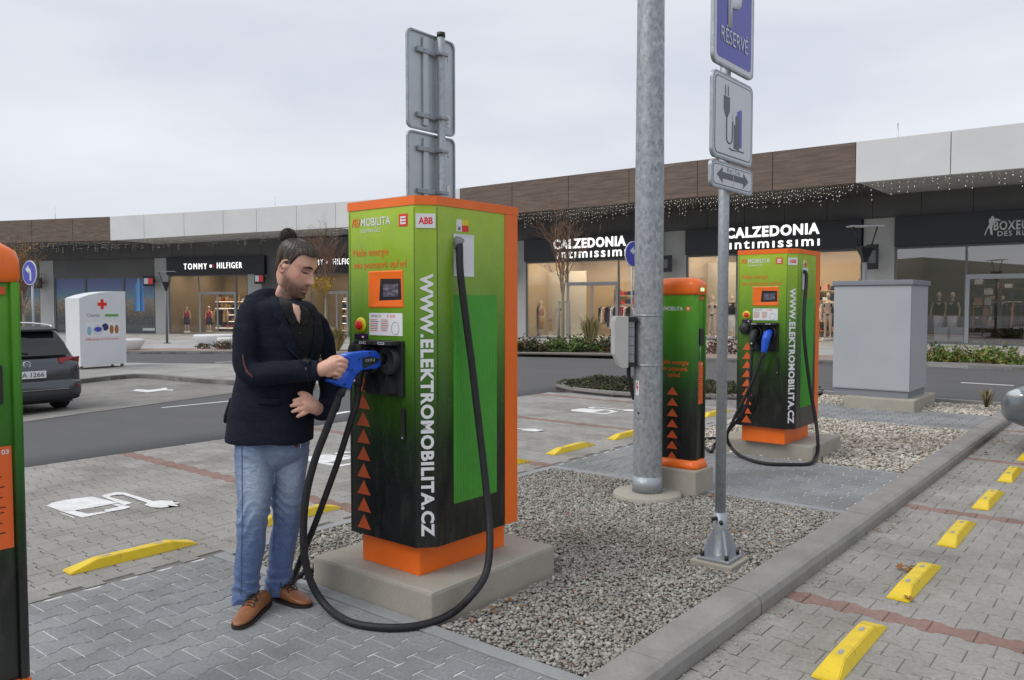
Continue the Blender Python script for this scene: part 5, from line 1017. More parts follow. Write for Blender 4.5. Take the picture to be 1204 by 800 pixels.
# ---- clothes
def cloth(name, c1, c2, scale, rough, bump, bs, wr=0., sheen=.3):
    m = mk(name, c1, rough, 0, .25); t = NT(m); p = t.coord('Object'); t.col(t.ramp(t.noise(p, scale, 5, .6), [(.35, c1), (.65, c2)]))
    h = t.math('ADD', t.math('MULTIPLY', t.noise(p, bs, 3), bump), t.math('MULTIPLY', t.noise(t.coord('Object', (1,1,2.2)), 7, 3, .5), wr)); t.bump(h, .6, .012); t.b.inputs['Sheen Weight'].default_value = sheen; t.b.inputs['Sheen Roughness'].default_value = .5; return m
M['navy'] = cloth('navy_wool', (.0055,.0075,.0165), (.0085,.011,.022), 40, .9, .08, 300, 1.6, .0); M['shirt'] = cloth('black_shirt', (.0032,.0032,.0036), (.005,.005,.0055), 30, .7, .05, 300, 1., .1)
jk = MB()
ellipse_loft(jk, interp_secs([(345,324,4.09,.038,.052),(351.5,325,4.07,.095,.11),(358,328,4.05,.160,.17),(374,330,4.05,.19,.18),(400,330,4.05,.205,.175),(435,326,4.05,.196,.165),(465,321,4.05,.198,.165),(495,318,4.05,.212,.17),(513,317,4.05,.216,.175),(517.5,317,4.05,.214,.172)]), 36, rot=R(-10))
limb(jk, [V3(310,361,3.99), V3(298,369,3.945), V3(290.5,398,3.90), V3(290,428,3.875), V3(297,439,3.865), V3(325,439,3.835), V3(352,436,3.815), V3(376,435,3.80)], [.066,.076,.067,.061,.060,.058,.052,.047], 20)
limb(jk, [V3(357,374,4.12), V3(371,384,4.19), V3(381,412,4.20), V3(388,448,4.17), V3(387,475,4.08), V3(381,483,4.00), V3(374,482,3.965)], [.06,.068,.062,.058,.056,.050,.046], 20)
limb(jk, [V3(276,470,4.10), V3(268,488,4.12), V3(264,498,4.12)], [.03,.02,.010], 8)
limb(jk, [V3(327,348,4.08), V3(313,350,4.03), V3(299,361,3.96)], [.034,.050,.066], 14); limb(jk, [V3(333,352,4.1), V3(348,360,4.13), V3(362,374,4.16)], [.03,.044,.056], 14)
# soft folds
jo = remeshed('jacket', jk, .0070, [M['navy']], None, 2, .5)
JN = [v.normal.copy() for v in jo.data.vertices]; JC = [v.co.copy() for v in jo.data.vertices]
for i, c in enumerate(JC):
    w = Vector(c); u_ = w.dot(VR); z = w.z
    f = .0022*math.sin(34*z + 9*u_ + 3*math.sin(11*u_)) + .002*math.sin(21*u_ - 30*z + 2*math.sin(14*z)); JC[i] = c + JN[i]*f*(1 if z < 1.42 else .35)
jo.data.vertices.foreach_set('co', np.array([tuple(c) for c in JC], np.float32).ravel()); jo.data.update(); jb0 = BVHTree.FromPolygons([v.co for v in jo.data.vertices], [tuple(p.vertices) for p in jo.data.polygons]); nj = len(jo.data.vertices); jb = BVHTree.FromPolygons([v.co for v in jo.data.vertices] + [v.co + MC for v in bo.data.vertices], [tuple(p.vertices) for p in jo.data.polygons] + [tuple(i + nj for i in p.vertices) for p in bo.data.polygons])
jo.data.transform(Matrix.Translation(-MC)); jo.parent = man
def patch(name, poly, off, mat, bvh, parent, thick=.0, step=3., dmax=None):
    """a piece of cloth lying on the surface below it; the outline is given by photo pixels, the depth by the surface"""
    bm = bmesh.new(); f = bm.faces.new([bm.verts.new((u, v, 0)) for u, v in poly]); us = [q[0] for q in poly]; vs_ = [q[1] for q in poly]
    for ax, lo, hi in ((0, min(us), max(us)), (1, min(vs_), max(vs_))):
        q = lo + step
        while q < hi: bmesh.ops.bisect_plane(bm, geom=list(bm.verts)+list(bm.edges)+list(bm.faces), plane_co=(q if ax == 0 else 0, q if ax else 0, 0), plane_no=(1-ax, ax, 0)); q += step
    bmesh.ops.triangulate(bm, faces=[f for f in bm.faces if len(f.verts) > 4]); last = 4.0
    for v in bm.verts:
        d = Vector(ray(v.co.x, v.co.y)); dn = d.normalized(); hit_ = bvh.ray_cast(Vector(_O), dn)
        if hit_[0] is not None: q = hit_[0]; last = (q - Vector(_O)).dot(Vector(_F))
        else: q = V3(v.co.x, v.co.y, last)
        v.co = q - dn*off - MC
    if thick:
        r = bmesh.ops.extrude_face_region(bm, geom=list(bm.faces)); vs2 = [v for v in r['geom'] if isinstance(v, bmesh.types.BMVert)]
        for v in vs2: v.co -= (Vector(v.co) + MC - Vector(_O)).normalized()*thick
    bmesh.ops.recalc_face_normals(bm, faces=list(bm.faces)); return MB().bm(bm, 0, True).build(name, mat, parent)
patch('shirt', [(330,349),(345,356),(360,362),(367,370),(372,385),(370,405),(362,428),(356,424),(348,408),(340,390),(333,370),(328,354)], .004, M['shirt'], jb, man, .004)
patch('skin_patch', [(339,350),(352,354),(356,366),(353,382),(349,374),(343,362)], .0095, M['shirt'], jb, man, .002) if False else None
patch('lapel', [(319,348),(326,350),(333,366),(342,390),(352,412),(360,430),(352,424),(338,410),(327,388),(331,381),(322,372),(318,352)], .010, M['navy'], jb0, man, .008); patch('lapel', [(364,364),(371,370),(378,386),(378,402),(370,418),(361,431),(366,412),(370,394),(370,376)], .010, M['navy'], jb0, man, .008)
patch('collar', [(328,350),(336,352),(344,363),(349,377),(343,383),(336,373),(329,358)], .012, M['shirt'], jb, man, .006); patch('collar', [(352,360),(360,362),(364,368),(361,378),(355,384),(353,372),(355,362)], .012, M['shirt'], jb, man, .006)
M['skin_plain'] = mk('skin_plain', (.66,.40,.30), .5)
patch('neck_skin', [(344,357),(352,360),(354,368),(352.5,381),(349.5,377),(345,366)], .007, M['skin_plain'], jb, man, .003)
for u, v in ((353,392),(357,410)): patch('shirt_button', [(u-1,v-1),(u+1,v-1),(u+1,v+1),(u-1,v+1)], .009, M['black'], jb, man, .003)
patch('jacket_button', [(358.5,432),(361.5,432),(361.5,436),(358.5,436)], .006, M['plastic_dark'], jb0, man, .005)
M['patch_red'] = mk('elbow_trim', (.09,.03,.028), .8); patch('elbow_trim', [(286,417),(288,428),(292,437),(298,443),(297,445),(290,439),(286,430),(284.5,418)], .003, M['patch_red'], jb0, man, .002)
patch('front_edge', [(360.8,436),(362,450),(362.6,462),(363.6,462),(363.1,450),(361.8,436)], .001, M['black'], jb0, man, .002); patch('pocket_flap', [(303,468),(330,470),(330,477),(303,475)], .004, M['navy'], jb0, man, .005)
# jeans
M['denim'] = mk('denim', (.1,.16,.34), .85, 0, .2); t = NT(M['denim']); at = t.n('ShaderNodeAttribute', attribute_name='tint'); p = t.coord('Object')
wv = t.noise(t.coord('Object', (1,1,.25)), 260, 3, .7); c = t.mix(1., at.outputs['Color'], t.ramp(wv, [(.3, (.78,.78,.80)), (.7, (1.15,1.15,1.13))]), 'MULTIPLY'); c = t.mix(1., c, t.ramp(t.noise(p, 14, 6, .65), [(.3, (.78,.8,.85)), (.7, (1.12,1.12,1.1))]), 'MULTIPLY'); t.col(c)
t.bump(t.math('ADD', t.math('MULTIPLY', wv, .05), t.math('MULTIPLY', t.noise(t.coord('Object', (1,1,2.4)), 13, 5, .6), 1.)), .9, .016); t.b.inputs['Sheen Weight'].default_value = .2
jn = MB()
ellipse_loft(jn, interp_secs([(490,319,4.07,.165,.135),(515,319,4.07,.178,.14),(528,320,4.07,.172,.135),(540,320.5,4.08,.13,.11),(550,320.5,4.08,.06,.06)]), 30)
ellipse_loft(jn, interp_secs([(515,300,4.01,.095,.11),(535,299,4.005,.089,.106),(560,299.5,4.0,.086,.10),(590,299,3.99,.079,.09),(610,297,3.985,.072,.084),(640,295,3.99,.067,.079),(670,291.5,4.0,.062,.075),(695,288.5,4.0,.060,.076),(707,287.5,4.0,.060,.078)]), 26)
ellipse_loft(jn, interp_secs([(515,341,4.14,.098,.11),(535,341.5,4.145,.088,.104),(560,340,4.15,.083,.097),(590,338,4.16,.075,.089),(612,337,4.165,.067,.083),(640,333,4.17,.066,.079),(670,329,4.17,.061,.074),(688,327.5,4.17,.064,.078),(697,327.5,4.17,.064,.08)]), 26)
jno = remeshed('jeans', jn, .0065, [M['denim']], None, 3, .5)
nv = len(jno.data.vertices); tint = np.ones((nv,4), np.float32)
JN = [v.normal.copy() for v in jno.data.vertices]; JC = [v.co.copy() for v in jno.data.vertices]
for i, w in enumerate(list(JC)):
    z = w.z; u_ = (w - MC).dot(VR); side = 1 if u_ > .0 else -1
    crease = (.0075*math.exp(-((z-.10)/.09)**2) + .0058*math.exp(-((z-.50)/.10)**2) + .003*math.exp(-((z-.80)/.08)**2)); f = crease*(1-1.6*abs(math.sin(48*z + 16*u_*side + 2.2*math.sin(26*u_ + 9*z)))**.7) + .0022*math.sin(26*z + 40*u_)
    JC[i] = w + JN[i]*f
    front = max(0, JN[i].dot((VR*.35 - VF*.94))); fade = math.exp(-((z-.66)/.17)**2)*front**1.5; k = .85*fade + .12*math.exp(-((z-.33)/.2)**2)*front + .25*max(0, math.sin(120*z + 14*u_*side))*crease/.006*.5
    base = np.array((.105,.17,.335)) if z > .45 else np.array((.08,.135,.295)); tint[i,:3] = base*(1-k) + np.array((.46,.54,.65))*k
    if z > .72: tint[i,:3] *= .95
jno.data.vertices.foreach_set('co', np.array([tuple(c) for c in JC], np.float32).ravel()); jno.data.update(); a = jno.data.attributes.new('tint', 'FLOAT_COLOR', 'POINT'); a.data.foreach_set('color', tint.ravel()); jnb = BVHTree.FromPolygons([v.co for v in jno.data.vertices], [tuple(p.vertices) for p in jno.data.polygons])
jno.data.transform(Matrix.Translation(-MC)); jno.parent = man
M['stitch'] = mk('seam', (.10,.155,.30), .8); M['strap_red'] = mk('strap_red', (.3,.03,.03), .6)
patch('seam', [(283.6,520),(284.4,520),(285,600),(283,700),(282.3,700),(284.3,600)], .0015, M['stitch'], jnb, man, .002); patch('seam', [(324.6,550),(325.3,550),(323.8,600),(320.6,650),(320,650),(323.1,600)], .0015, M['stitch'], jnb, man, .002)
for v in (703,705.5): patch('hem', [(276,v),(303,v+.6),(303,v+1.4),(276,v+.8)], .001, M['stitch'], jnb, man, .002) if False else None
patch('key_strap', [(348.5,514),(351,514),(350,527),(347.5,526)], .008, M['strap_red'], jnb, man, .003); patch('key_strap', [(352.3,514),(354,514),(354,527),(352.5,527)], .008, M['sticker'], jnb, man, .003)
# shoes
M['leather'] = mk('tan_leather', (.26,.10,.04), .42, 0, .5); t = NT(M['leather']); p = t.coord('Object'); t.col(t.ramp(t.noise(p, 14, 6, .6), [(.3, (.19,.068,.026)), (.55, (.29,.115,.045)), (.75, (.36,.16,.07))])); t.bump(t.noise(p, 160, 4), .25, .002)
M['sole'] = mk('dark_sole', (.025,.018,.014), .6)
def shoe(heel, toe, name='shoe'):
    h = Vector(heel); d = Vector(toe) - h; L = d.length; d.normalize(); s = VZ.cross(d); root = None
    secs = [(0,.030,.070,.012),(.06,.036,.085,.010),(.2,.039,.098,.010),(.36,.040,.094,.012),(.5,.042,.080,.012),(.64,.046,.062,.012),(.78,.047,.052,.012),(.9,.038,.043,.014),(.97,.022,.034,.016),(1,.006,.026,.018)]
    mb = MB(); rings = []
    for f, w, ht, zb in secs:
        c = h + d*(L*f) - MC; rings.append([c + s*(w*math.copysign(abs(math.cos(t_))**.8, math.cos(t_))) + VZ*(zb + (ht-zb)*(.5+.5*math.sin(t_)) if math.sin(t_) > 0 else zb + (ht-zb)*.5*(1-abs(math.sin(t_))**.6)) for t_ in [2*math.pi*k/20 for k in range(20)]])
    mb.loft(rings); up = mb.build(name, M['leather'], man)
    md = up.modifiers.new('sub', 'SUBSURF'); md.levels = 1; md.render_levels = 1
    sm_ = MB(); out = [(f, w+.003) for f, w, _, _ in secs]; P = [h + d*(L*f*1.0) + s*w - MC for f, w in out] + [h + d*(L*f) - s*w - MC for f, w in reversed(out)]; P = P[::-1]
    n = len(P); sm_.add([(q.x,q.y,.001) for q in P] + [(q.x,q.y,.016) for q in P], [(i,(i+1)%n,n+(i+1)%n,n+i) for i in range(n)] + [tuple(range(n-1,-1,-1)), tuple(range(n,2*n))]); sm_.build('sole', M['sole'], up)
    hl = h + d*(L*.11) - MC; hb = MB(); hb.loft([[hl + d*(.045*math.cos(t_)) + s*(.036*math.sin(t_)) + VZ*z for t_ in [2*math.pi*k/16 for k in range(16)]] for z in (.0005,.024)]); hb.build('heel', M['sole'], up)
    for k in range(4):
        f = .42 + .055*k; z = float(np.interp(f, [q[0] for q in secs], [q[2] for q in secs])) + .003; c = h + d*(L*f) - MC; e = h + d*(L*(f+.03)) - MC
        MB().tube([c - s*.024 + VZ*(z-.010), c*.5 + e*.5 + VZ*(z+.002), e + s*.024 + VZ*(z-.010)], .0028, 6).build('lace', M['sole'], up)
    k = h + d*(L*.40) - MC + VZ*.098
    for sg_ in (-1,1): MB().tube(spline([k, k + s*sg_*.03 + d*.012 + VZ*.008, k + s*sg_*.042 + d*.03 - VZ*.012, k + s*sg_*.018 + d*.028 - VZ*.016, k],4), .0025, 6).build('lace', M['sole'], up); MB().tube(spline([k, k + s*sg_*.02 + d*.03 - VZ*.006, k + s*sg_*.03 + d*.07 - VZ*.035],4), .0025, 6).build('lace', M['sole'], up)
    return up
shoe((-3.50,2.345,0), (-3.325,2.065,0)); shoe((-3.60,2.42,0), (-3.285,2.455,0))
# ================================================================== CARS
M['car_grey'] = mk('car_paint_grey', (.075,.082,.092), .25, .6, .5); M['car_blue'] = mk('car_paint_blue_grey', (.17,.195,.215), .3, .5, .5)
for k in ('car_grey','car_blue'): M[k].node_tree.nodes['Principled BSDF'].inputs['Coat Weight'].default_value = .6
M['car_glass'] = mk('car_glass', (.012,.014,.016), .06, 0, .7); M['tyre'] = mottled('tyre', (.014,.014,.015), (.022,.022,.022), 30, .8, obj=True); M['chrome'] = mk('chrome', (.7,.71,.72), .15, 1.); M['tail_red'] = mk('tail_lamp_red', (.32,.012,.015), .15); M['lamp_clear'] = mk('headlamp', (.55,.58,.6), .1, .3); M['car_black'] = mk('car_plastic', (.02,.02,.022), .6)
def sring(x, hw, z0, z1, n=28, e=.38):
    zc, hz = (z0+z1)/2, (z1-z0)/2; return [(x, hw*math.copysign(abs(math.cos(t))**e, math.cos(t)), zc + hz*math.copysign(abs(math.sin(t))**(e*1.2), math.sin(t))) for t in [2*math.pi*k/n for k in range(n)]]
def densify(rows, k=4):
    rows = [np.array(r, float) for r in rows]; P = [2*rows[0]-rows[1]] + rows + [2*rows[-1]-rows[-2]]; out = []
    for i in range(1, len(P)-2):
        for j in range(k): t = j/k; a, b, c, d = P[i-1], P[i], P[i+1], P[i+2]; out.append(.5*((2*b)+(c-a)*t+(2*a-5*b+4*c-d)*t*t+(3*b-a-3*c+d)*t**3))
    return out + [rows[-1]]
def make_car(loc, rz, paint, label, estate=True, plate_txt=None):
    c = empty('parked_car', loc, rz, label=label, cat='car', group='parked cars')
    rows = [(0,.66,.36,.80),(.04,.80,.32,.91),(.12,.87,.28,.955),(.35,.90,.24,.97),(1,.915,.21,.97),(2,.92,.20,.96),(3,.915,.20,.94),(3.7,.905,.22,.90),(4.15,.88,.25,.83),(4.45,.82,.29,.75),(4.62,.70,.34,.67),(4.70,.48,.38,.60)]
    MB().loft([sring(*r) for r in densify(rows)]).build('body', paint, c)
    def gring(x, wb, wt, zt, zb=.90): return [(x,-wb,zb),(x,-wb*.6-wt*.4,zb+(zt-zb)*.45),(x,-wt,zt-.05),(x,-wt+.08,zt-.008),(x,-wt*.4,zt+.008),(x,wt*.4,zt+.008),(x,wt-.08,zt-.008),(x,wt,zt-.05),(x,wb*.6+wt*.4,zb+(zt-zb)*.45),(x,wb,zb)]
    top = [(.10,.80,.74,.955),(.26,.82,.68,1.22),(.42,.84,.63,1.41),(.62,.85,.62,1.445),(1.5,.86,.62,1.465),(2.4,.86,.62,1.45),(2.9,.86,.60,1.38),(3.4,.84,.64,1.12),(3.75,.80,.72,.93)] if estate else [(.5,.78,.7,.955),(.9,.83,.64,1.25),(1.25,.85,.60,1.38),(1.9,.86,.60,1.42),(2.5,.86,.60,1.40),(2.9,.86,.60,1.34),(3.4,.84,.64,1.1),(3.75,.80,.72,.93)]
    g = MB().loft([gring(*r) for r in densify(top)], close=False, cap=False).build('cabin', paint, c)
    for s in (-1,1):                                    # side glass just proud of the cabin
        MB().add([(x, s*(y+.006), z) for x, y, z in ((.62,.825,.97),(1.6,.845,.98),(2.9,.84,.97),(3.35,.82,.98),(2.75,.69,1.32),(1.6,.69,1.385),(.75,.70,1.36))], [(0,1,2,3,4,5,6) if s < 0 else (6,5,4,3,2,1,0)]).build('side_window', M['car_glass'], c)
    MB().add([(3.42,-.60,1.115),(3.42,.60,1.115),(2.95,.50,1.385),(2.95,-.50,1.385),(3.70,-.66,.965),(3.70,.66,.965)], [(0,1,2,3),(4,5,1,0)]).build('windscreen', M['car_glass'], c).location = (.02,0,.015)
    if estate:
        MB().add([(.075,-.70,.99),(.075,.70,.99),(.19,.655,1.20),(.365,.575,1.385),(.365,-.575,1.385),(.19,-.655,1.20)], [(0,5,4,3,2,1)]).build('rear_window', M['car_glass'], c)
        MB().loft([[(x,y,z) for x,y,z in ((.26,-w,1.40),(.26,w,1.40),(.62,w,1.46),(.62,-w,1.46))] for w in (.0,)] , cap=False) if False else None
        MB().add([(.25,-.56,1.395),(.25,.56,1.395),(.60,.58,1.462),(.60,-.58,1.462),(.25,-.56,1.425),(.25,.56,1.425),(.60,.58,1.472),(.60,-.58,1.472)], [(0,3,2,1),(4,5,6,7),(0,1,5,4),(1,2,6,5),(2,3,7,6),(3,0,4,7)]).build('spoiler', M['car_black'], c)
        for s in (-1,1): MB().tube(spline([(.55,s*.60,1.44),(.65,s*.60,1.485),(1.5,s*.60,1.51),(2.3,s*.60,1.49),(2.45,s*.60,1.44)],4), .016, 8).build('roof_rail', M['chrome'], c)
        MB().tube([(.085,-.05,1.03),(.10,.1,1.055),(.115,.42,1.06)], .012, 6).build('wiper', M['car_black'], c)
    for s in (-1,1):
        lm = MB().loft([[(x, s*y, z) for x, y, z in ((.065-.03+d,.50,.86),(.06+d,.50,.945),(.12+d,.86,.955),(.30+d,.903,.93),(.28+d,.906,.80),(.07+d,.80,.79))] for d in (-.03,.02)], sm=False).build('tail_lamp', M['tail_red'], c); MB().box(-.012,-.0,min(s*.55,s*.82),max(s*.55,s*.82),.905,.925).build('lamp_strip', M['lamp_clear'], lm) if False else None
    MB().box(-.018,.05,-.62,.62,.545,.56).build('bumper_trim', M['chrome'], c) if False else None
    MB().loft([sring(x,w,z0,z1,24,.3) for x,w,z0,z1 in ((-.035,.72,.33,.56),(.0,.84,.27,.585),(.12,.895,.24,.59),(.3,.905,.23,.585))]).build('rear_bumper', paint, c)
    MB().loft([sring(x,w,z0,z1,24,.3) for x,w,z0,z1 in ((-.045,.66,.27,.415),(.0,.80,.23,.43),(.14,.88,.21,.425))]).build('diffuser', M['car_black'], c); MB().box(-.05,-.03,-.62,.62,.42,.432).build('bumper_trim', M['chrome'], c)
    for s in (-1,1): MB().box(-.02,.02,min(s*.60,s*.80),max(s*.60,s*.80),.455,.485).build('reflector', M['tail_red'], c)
    # front: lamps, grille
    for s in (-1,1):
        MB().ball((4.44, s*.60, .635), (.20,.20,.075), 18).build('headlamp', M['lamp_clear'], c)
    MB().box(4.66,4.703,-.30,.30,.47,.55).build('grille', M['car_black'], c)
    for s in (-1,1):
        for k in range(3): MB().add([(4.66,s*.40,.36+.04*k),(4.55,s*.70,.36+.04*k),(4.55,s*.70,.385+.04*k),(4.66,s*.40,.385+.04*k)], [(0,1,2,3) if s > 0 else (3,2,1,0)]).build('lower_grille_slat', M['car_black'], c).location = (.02,0,0)
    for x in (.82, 3.75):
        for s in (-1,1):
            w = MB().lathe([(.0,-.1),(.30,-.1),(.325,-.07),(.325,.07),(.30,.1),(.23,.105),(.225,.07),(0,.07)], 28).build('wheel', M['tyre'], c); w.matrix_local = Matrix.Translation((x, s*.80, .325)) @ Matrix.Rotation(R(-90)*s, 4, 'X')
            MB().lathe([(.0,.075),(.06,.095),(.2,.085),(.222,.072)], 20).build('rim', M['chrome'], w)
    MB().box(.35,4.3,-.84,.84,.16,.30).build('underbody', M['car_black'], c)
    if plate_txt:
        p = MB().box(-.026,-.006,-.28,.28,.625,.745,bev=.004).build('number_plate', M['sticker'], c); make_text('plate_text', plate_txt, M['black'], p, .44, .075, 0, .01, (-.0265,-.025,.685), (R(90),0,R(-90))); MB().box(-.0275,-.0262,.235,.278,.63,.74).build('plate_band', M['sign_blue'], p)
        em = MB().tube([(.012, .055*math.cos(2*math.pi*i/24), .855+.055*math.sin(2*math.pi*i/24)) for i in range(25)], .007, 6).build('emblem', M['chrome'], c)
        MB().tube([(.008,.03,.893),(.008,0,.858),(.008,-.03,.893)], .005, 6).build('emblem_stroke', M['chrome'], em); MB().tube([(.008,.045,.87),(.008,.02,.815),(.008,0,.85),(.008,-.02,.815),(.008,-.045,.87)], .005, 6).build('emblem_stroke', M['chrome'], em)
        make_text('badge', 'TDI BLUE', M['chrome'], c, .2, .03, .001, 0, (.02,-.62,.76), (R(90),0,R(-90)))
    return c
cy = GT(75,474); make_car((-14.5, 5.27, tz(-15.2,5.3)), R(180), M['car_grey'], 'dark grey estate car seen from behind in the bays across the road', True, '1TA 1266')
make_car((3.36, 10.4, ZP), R(180), M['car_blue'], 'blue grey car whose nose stands at the end of the kerb', False)
# ================================================================== STREET THINGS
M['container'] = mottled('container_white', (.70,.72,.74), (.65,.67,.69), 1.5, .5, obj=True)
A = GT(95,435,.09); B = GT(149,431,.09); ax = Vector((B[0]-A[0], B[1]-A[1], 0)); cw = ax.length; ax.normalize(); scale = (A - _O) @ _F / 950
cn = empty('clothes_container', (A[0], A[1], tz(A[0],A[1])+.09), math.atan2(ax.y, ax.x), label='white clothes collection container with red cross on the far pavement', cat='container'); ch = 92*scale
prof = [(0,.09),(cw,.09)] + [(cw,ch*1.01)] + [(cw*(1-f), ch*(1.01 - .012*f - .085*f**3)) for f in (.2,.4,.6,.8,.92,1)]
MB().prism(prof, -.66, 0, M=RX).build('body', M['container'], cn)
for x in (.08, cw-.08):
    for y in (.1, .56): MB().box(x-.03,x+.03,y-.03,y+.03,0,.095).build('foot', M['frame'], cn)
cu = lambda u: (u-95)/(149-95)*cw
cvz = lambda v: (433-v)*scale
x = cu(121); z = cvz(356); MB().box(x-.045,x+.045,-.008,-.002,z-.14,z+.14).build('red_cross', M['abb_red'], cn); MB().box(x-.14,x-.0451,-.008,-.002,z-.045,z+.045).build('red_cross', M['abb_red'], cn); MB().box(x+.0451,x+.14,-.008,-.002,z-.045,z+.045).build('red_cross', M['abb_red'], cn)
M['green_print'] = mk('green_print', (.12,.35,.08), .5); M['shoe_brown'] = mk('print_brown', (.35,.15,.05), .5); M['print_lblue'] = mk('print_light_blue', (.25,.45,.6), .5)
make_text('print', 'Charita', M['print_grey'], cn, cu(118)-cu(103), .09, .001, .0, (cu(110.5),-.003,cvz(369)), UP); MB().box(cu(124),cu(140),-.006,-.002,cvz(371),cvz(368)).build('print', M['green_print'], cn)
pt = MB().box(cu(101.5),cu(142),-.005,-.002,cvz(395),cvz(378)).build('picture', M['sticker'], cn)
for (a, b, c_, d, m) in ((103,108,393,382,'print_lblue'),(109,122,393,380,'sign_white'),(111,120,389,383,'sign_blue'),(120,128,388,379,'th_blue'),(129,134,392,381,'shoe_brown'),(135,140,392,381,'shoe_brown')):
    q = (cvz(c_)+cvz(d))/2; MB().prism([(cu((a+b)/2)+(cu(b)-cu(a))/2*math.cos(t_), q+(cvz(d)-cvz(c_))/2*math.sin(t_)) for t_ in [2*math.pi*i/14 for i in range(14)]], .0055, .0075 + .001*(m == 'sign_blue'), M=RX).build('picture_item', M[m], pt)
make_text('print', 'Děkujeme za Vaši pomoc', M['abb_red'], cn, cu(141)-cu(101.5), .085, .001, 0, (cu(121),-.003,cvz(398)), UP)
# round blue direction signs
def round_sign(u, v, dep, yaw, label, d=.62, arrow='L'):
    p = PD(u, v, dep); g = tz(p[0], p[1]); r = empty('direction_sign', (p[0], p[1], g), yaw, label=label, cat='road sign'); z = p[2]-g
    MB().tube([(0,.06,-.1),(0,.06,z+d/2)], .03, 12).build('pole', M['galv2'], r)
    o = MB().lathe([(0,-.012),(d/2,-.012),(d/2,.012),(0,.012)], 36, sm=False).build('sign_plate', M['sign_white'], r); o.matrix_local = Matrix.Translation((0,0,z)) @ RX
    f = MB().lathe([(0,.0125),(d/2-.02,.0125),(d/2-.02,.015),(0,.015)], 36, sm=False).build('sign_face', M['sign_blue'], o)
    MB().prism([(.02,-.20),(.09,-.20),(.09,.0),(.06,.09),(-.02,.13),(-.02,.20),(-.17,.09),(-.02,-.02),(-.02,.05),(.0,.04),(.02,0)], .0155, .018).build('arrow', M['sign_white'], o); return r
round_sign(35, 321, 20.5, YAW + R(-30), 'round blue sign with white left arrow behind the dark grey estate car', .62); round_sign(745, 299, 22.6, YAW + R(40), 'round blue arrow sign standing behind the lamp post', .72)
# pole lights of the forecourt
def path_lamp(p, rz, label):
    g = tz(p[0], p[1])+.06; r = empty('path_light', (p[0], p[1], g), rz, label=label, cat='lamp', group='dark forecourt lamps')
    MB().tube([(0,0,0),(0,0,2.5)], .055, 12).build('pole', M['frame'], r); MB().box(-.16,.16,-.16,.16,0,.03).build('foot', M['frame'], r)
    MB().loft([[(s*w, t_*w, z) for s, t_ in ((-1,-1),(1,-1),(1,1),(-1,1))] for w, z in ((.055,2.5),(.075,2.62),(.16,2.86),(.16,2.9))], sm=False).build('head', M['black'], r)
    for s in (-1,1): MB().tube([(s*.15,0,2.88),(s*.30,0,3.38)], .018, 8).build('arm', M['black'], r)
    MB().box(-.42,.42,-.16,.16,3.38,3.41).build('reflector_plate', M['frame_lt'], r)
path_lamp(GT(196.5,404,.06), YAW+R(20), 'dark forked forecourt lamp on its pole before the left fashion shop')
path_lamp((*(PD(1017,300,20.3)[:2]),0), YAW, 'dark forked forecourt lamp rising behind the large grey cabinet')
# white stone benches
M['bench'] = mottled('bench_white', (.72,.72,.71), (.66,.66,.65), 4, .6, .1, 60)
def bench(u0, u1, v0, v1, label):
    a = GT((u0+u1)/2, v1, .06); k = (a - _O) @ _F / 950; L = (u1-u0)*k; h = (v1-v0)*k*.92; r = empty('stone_bench', (a[0], a[1], tz(a[0],a[1])+.06), YAW+R(12), label=label, cat='bench', group='white stone benches')
    MB().loft([[(L/2*w*math.cos(t_), L*.27*w*math.sin(t_), z*h) for t_ in [2*math.pi*i/32 for i in range(32)]] for w, z in ((.62,0),(.74,.12),(.90,.5),(1.0,.82),(.985,.93),(.93,.99),(.85,1))]).build('seat', M['bench'], r); MB().loft([[(L/2*w*math.cos(t_), L*.27*w*math.sin(t_), z) for t_ in [2*math.pi*i/24 for i in range(24)]] for w, z in ((.6,-.03),(.6,.012))]).build('foot', M['frame'], r)
bench(128,169,397.5,412,'white rounded stone bench half hidden by the clothes container'); bench(229,283,392,406,'long white rounded stone bench beside the fashion shop door'); bench(256,292,396,409,'short white rounded stone bench beside the red heather clump')
# ================================================================== PLANTS
M['leaf'] = attr_tint('leaf', 20, .7, 0, 100, .2); M['twig'] = mottled('twig', (.17,.095,.06), (.27,.17,.11), 20, .8, obj=True); M['trunk'] = mottled('trunk_bark', (.26,.24,.15), (.34,.31,.20), 25, .85, .4, 60, obj=True); M['stake'] = mottled('stake_wood', (.33,.30,.24), (.26,.24,.19), 12, .8, obj=True)
def leaves(name, pts, size, cols, parent, up=.3):
    n = len(pts); P = np.array(pts); d = RNG.normal(size=(n,3)); d /= np.linalg.norm(d,axis=1)[:,None]; e = RNG.normal(size=(n,3)) + (0,0,up); e -= d*(d*e).sum(1)[:,None]; e /= np.linalg.norm(e,axis=1)[:,None]; s = size*RNG.uniform(.6,1.35,(n,1))
    V = np.stack([P - e*s, P + d*s*.45, P + e*s, P - d*s*.45], 1).reshape(-1,3); me = bpy.data.meshes.new(name); me.from_pydata(V.tolist(), [], [(4*i,4*i+1,4*i+2,4*i+3) for i in range(n)]); C = np.array(cols)[RNG.integers(0,len(cols),n)]*RNG.uniform(.7,1.25,(n,1)); set_tint(me, C); me.materials.append(M['leaf']); return link(name, me, parent)
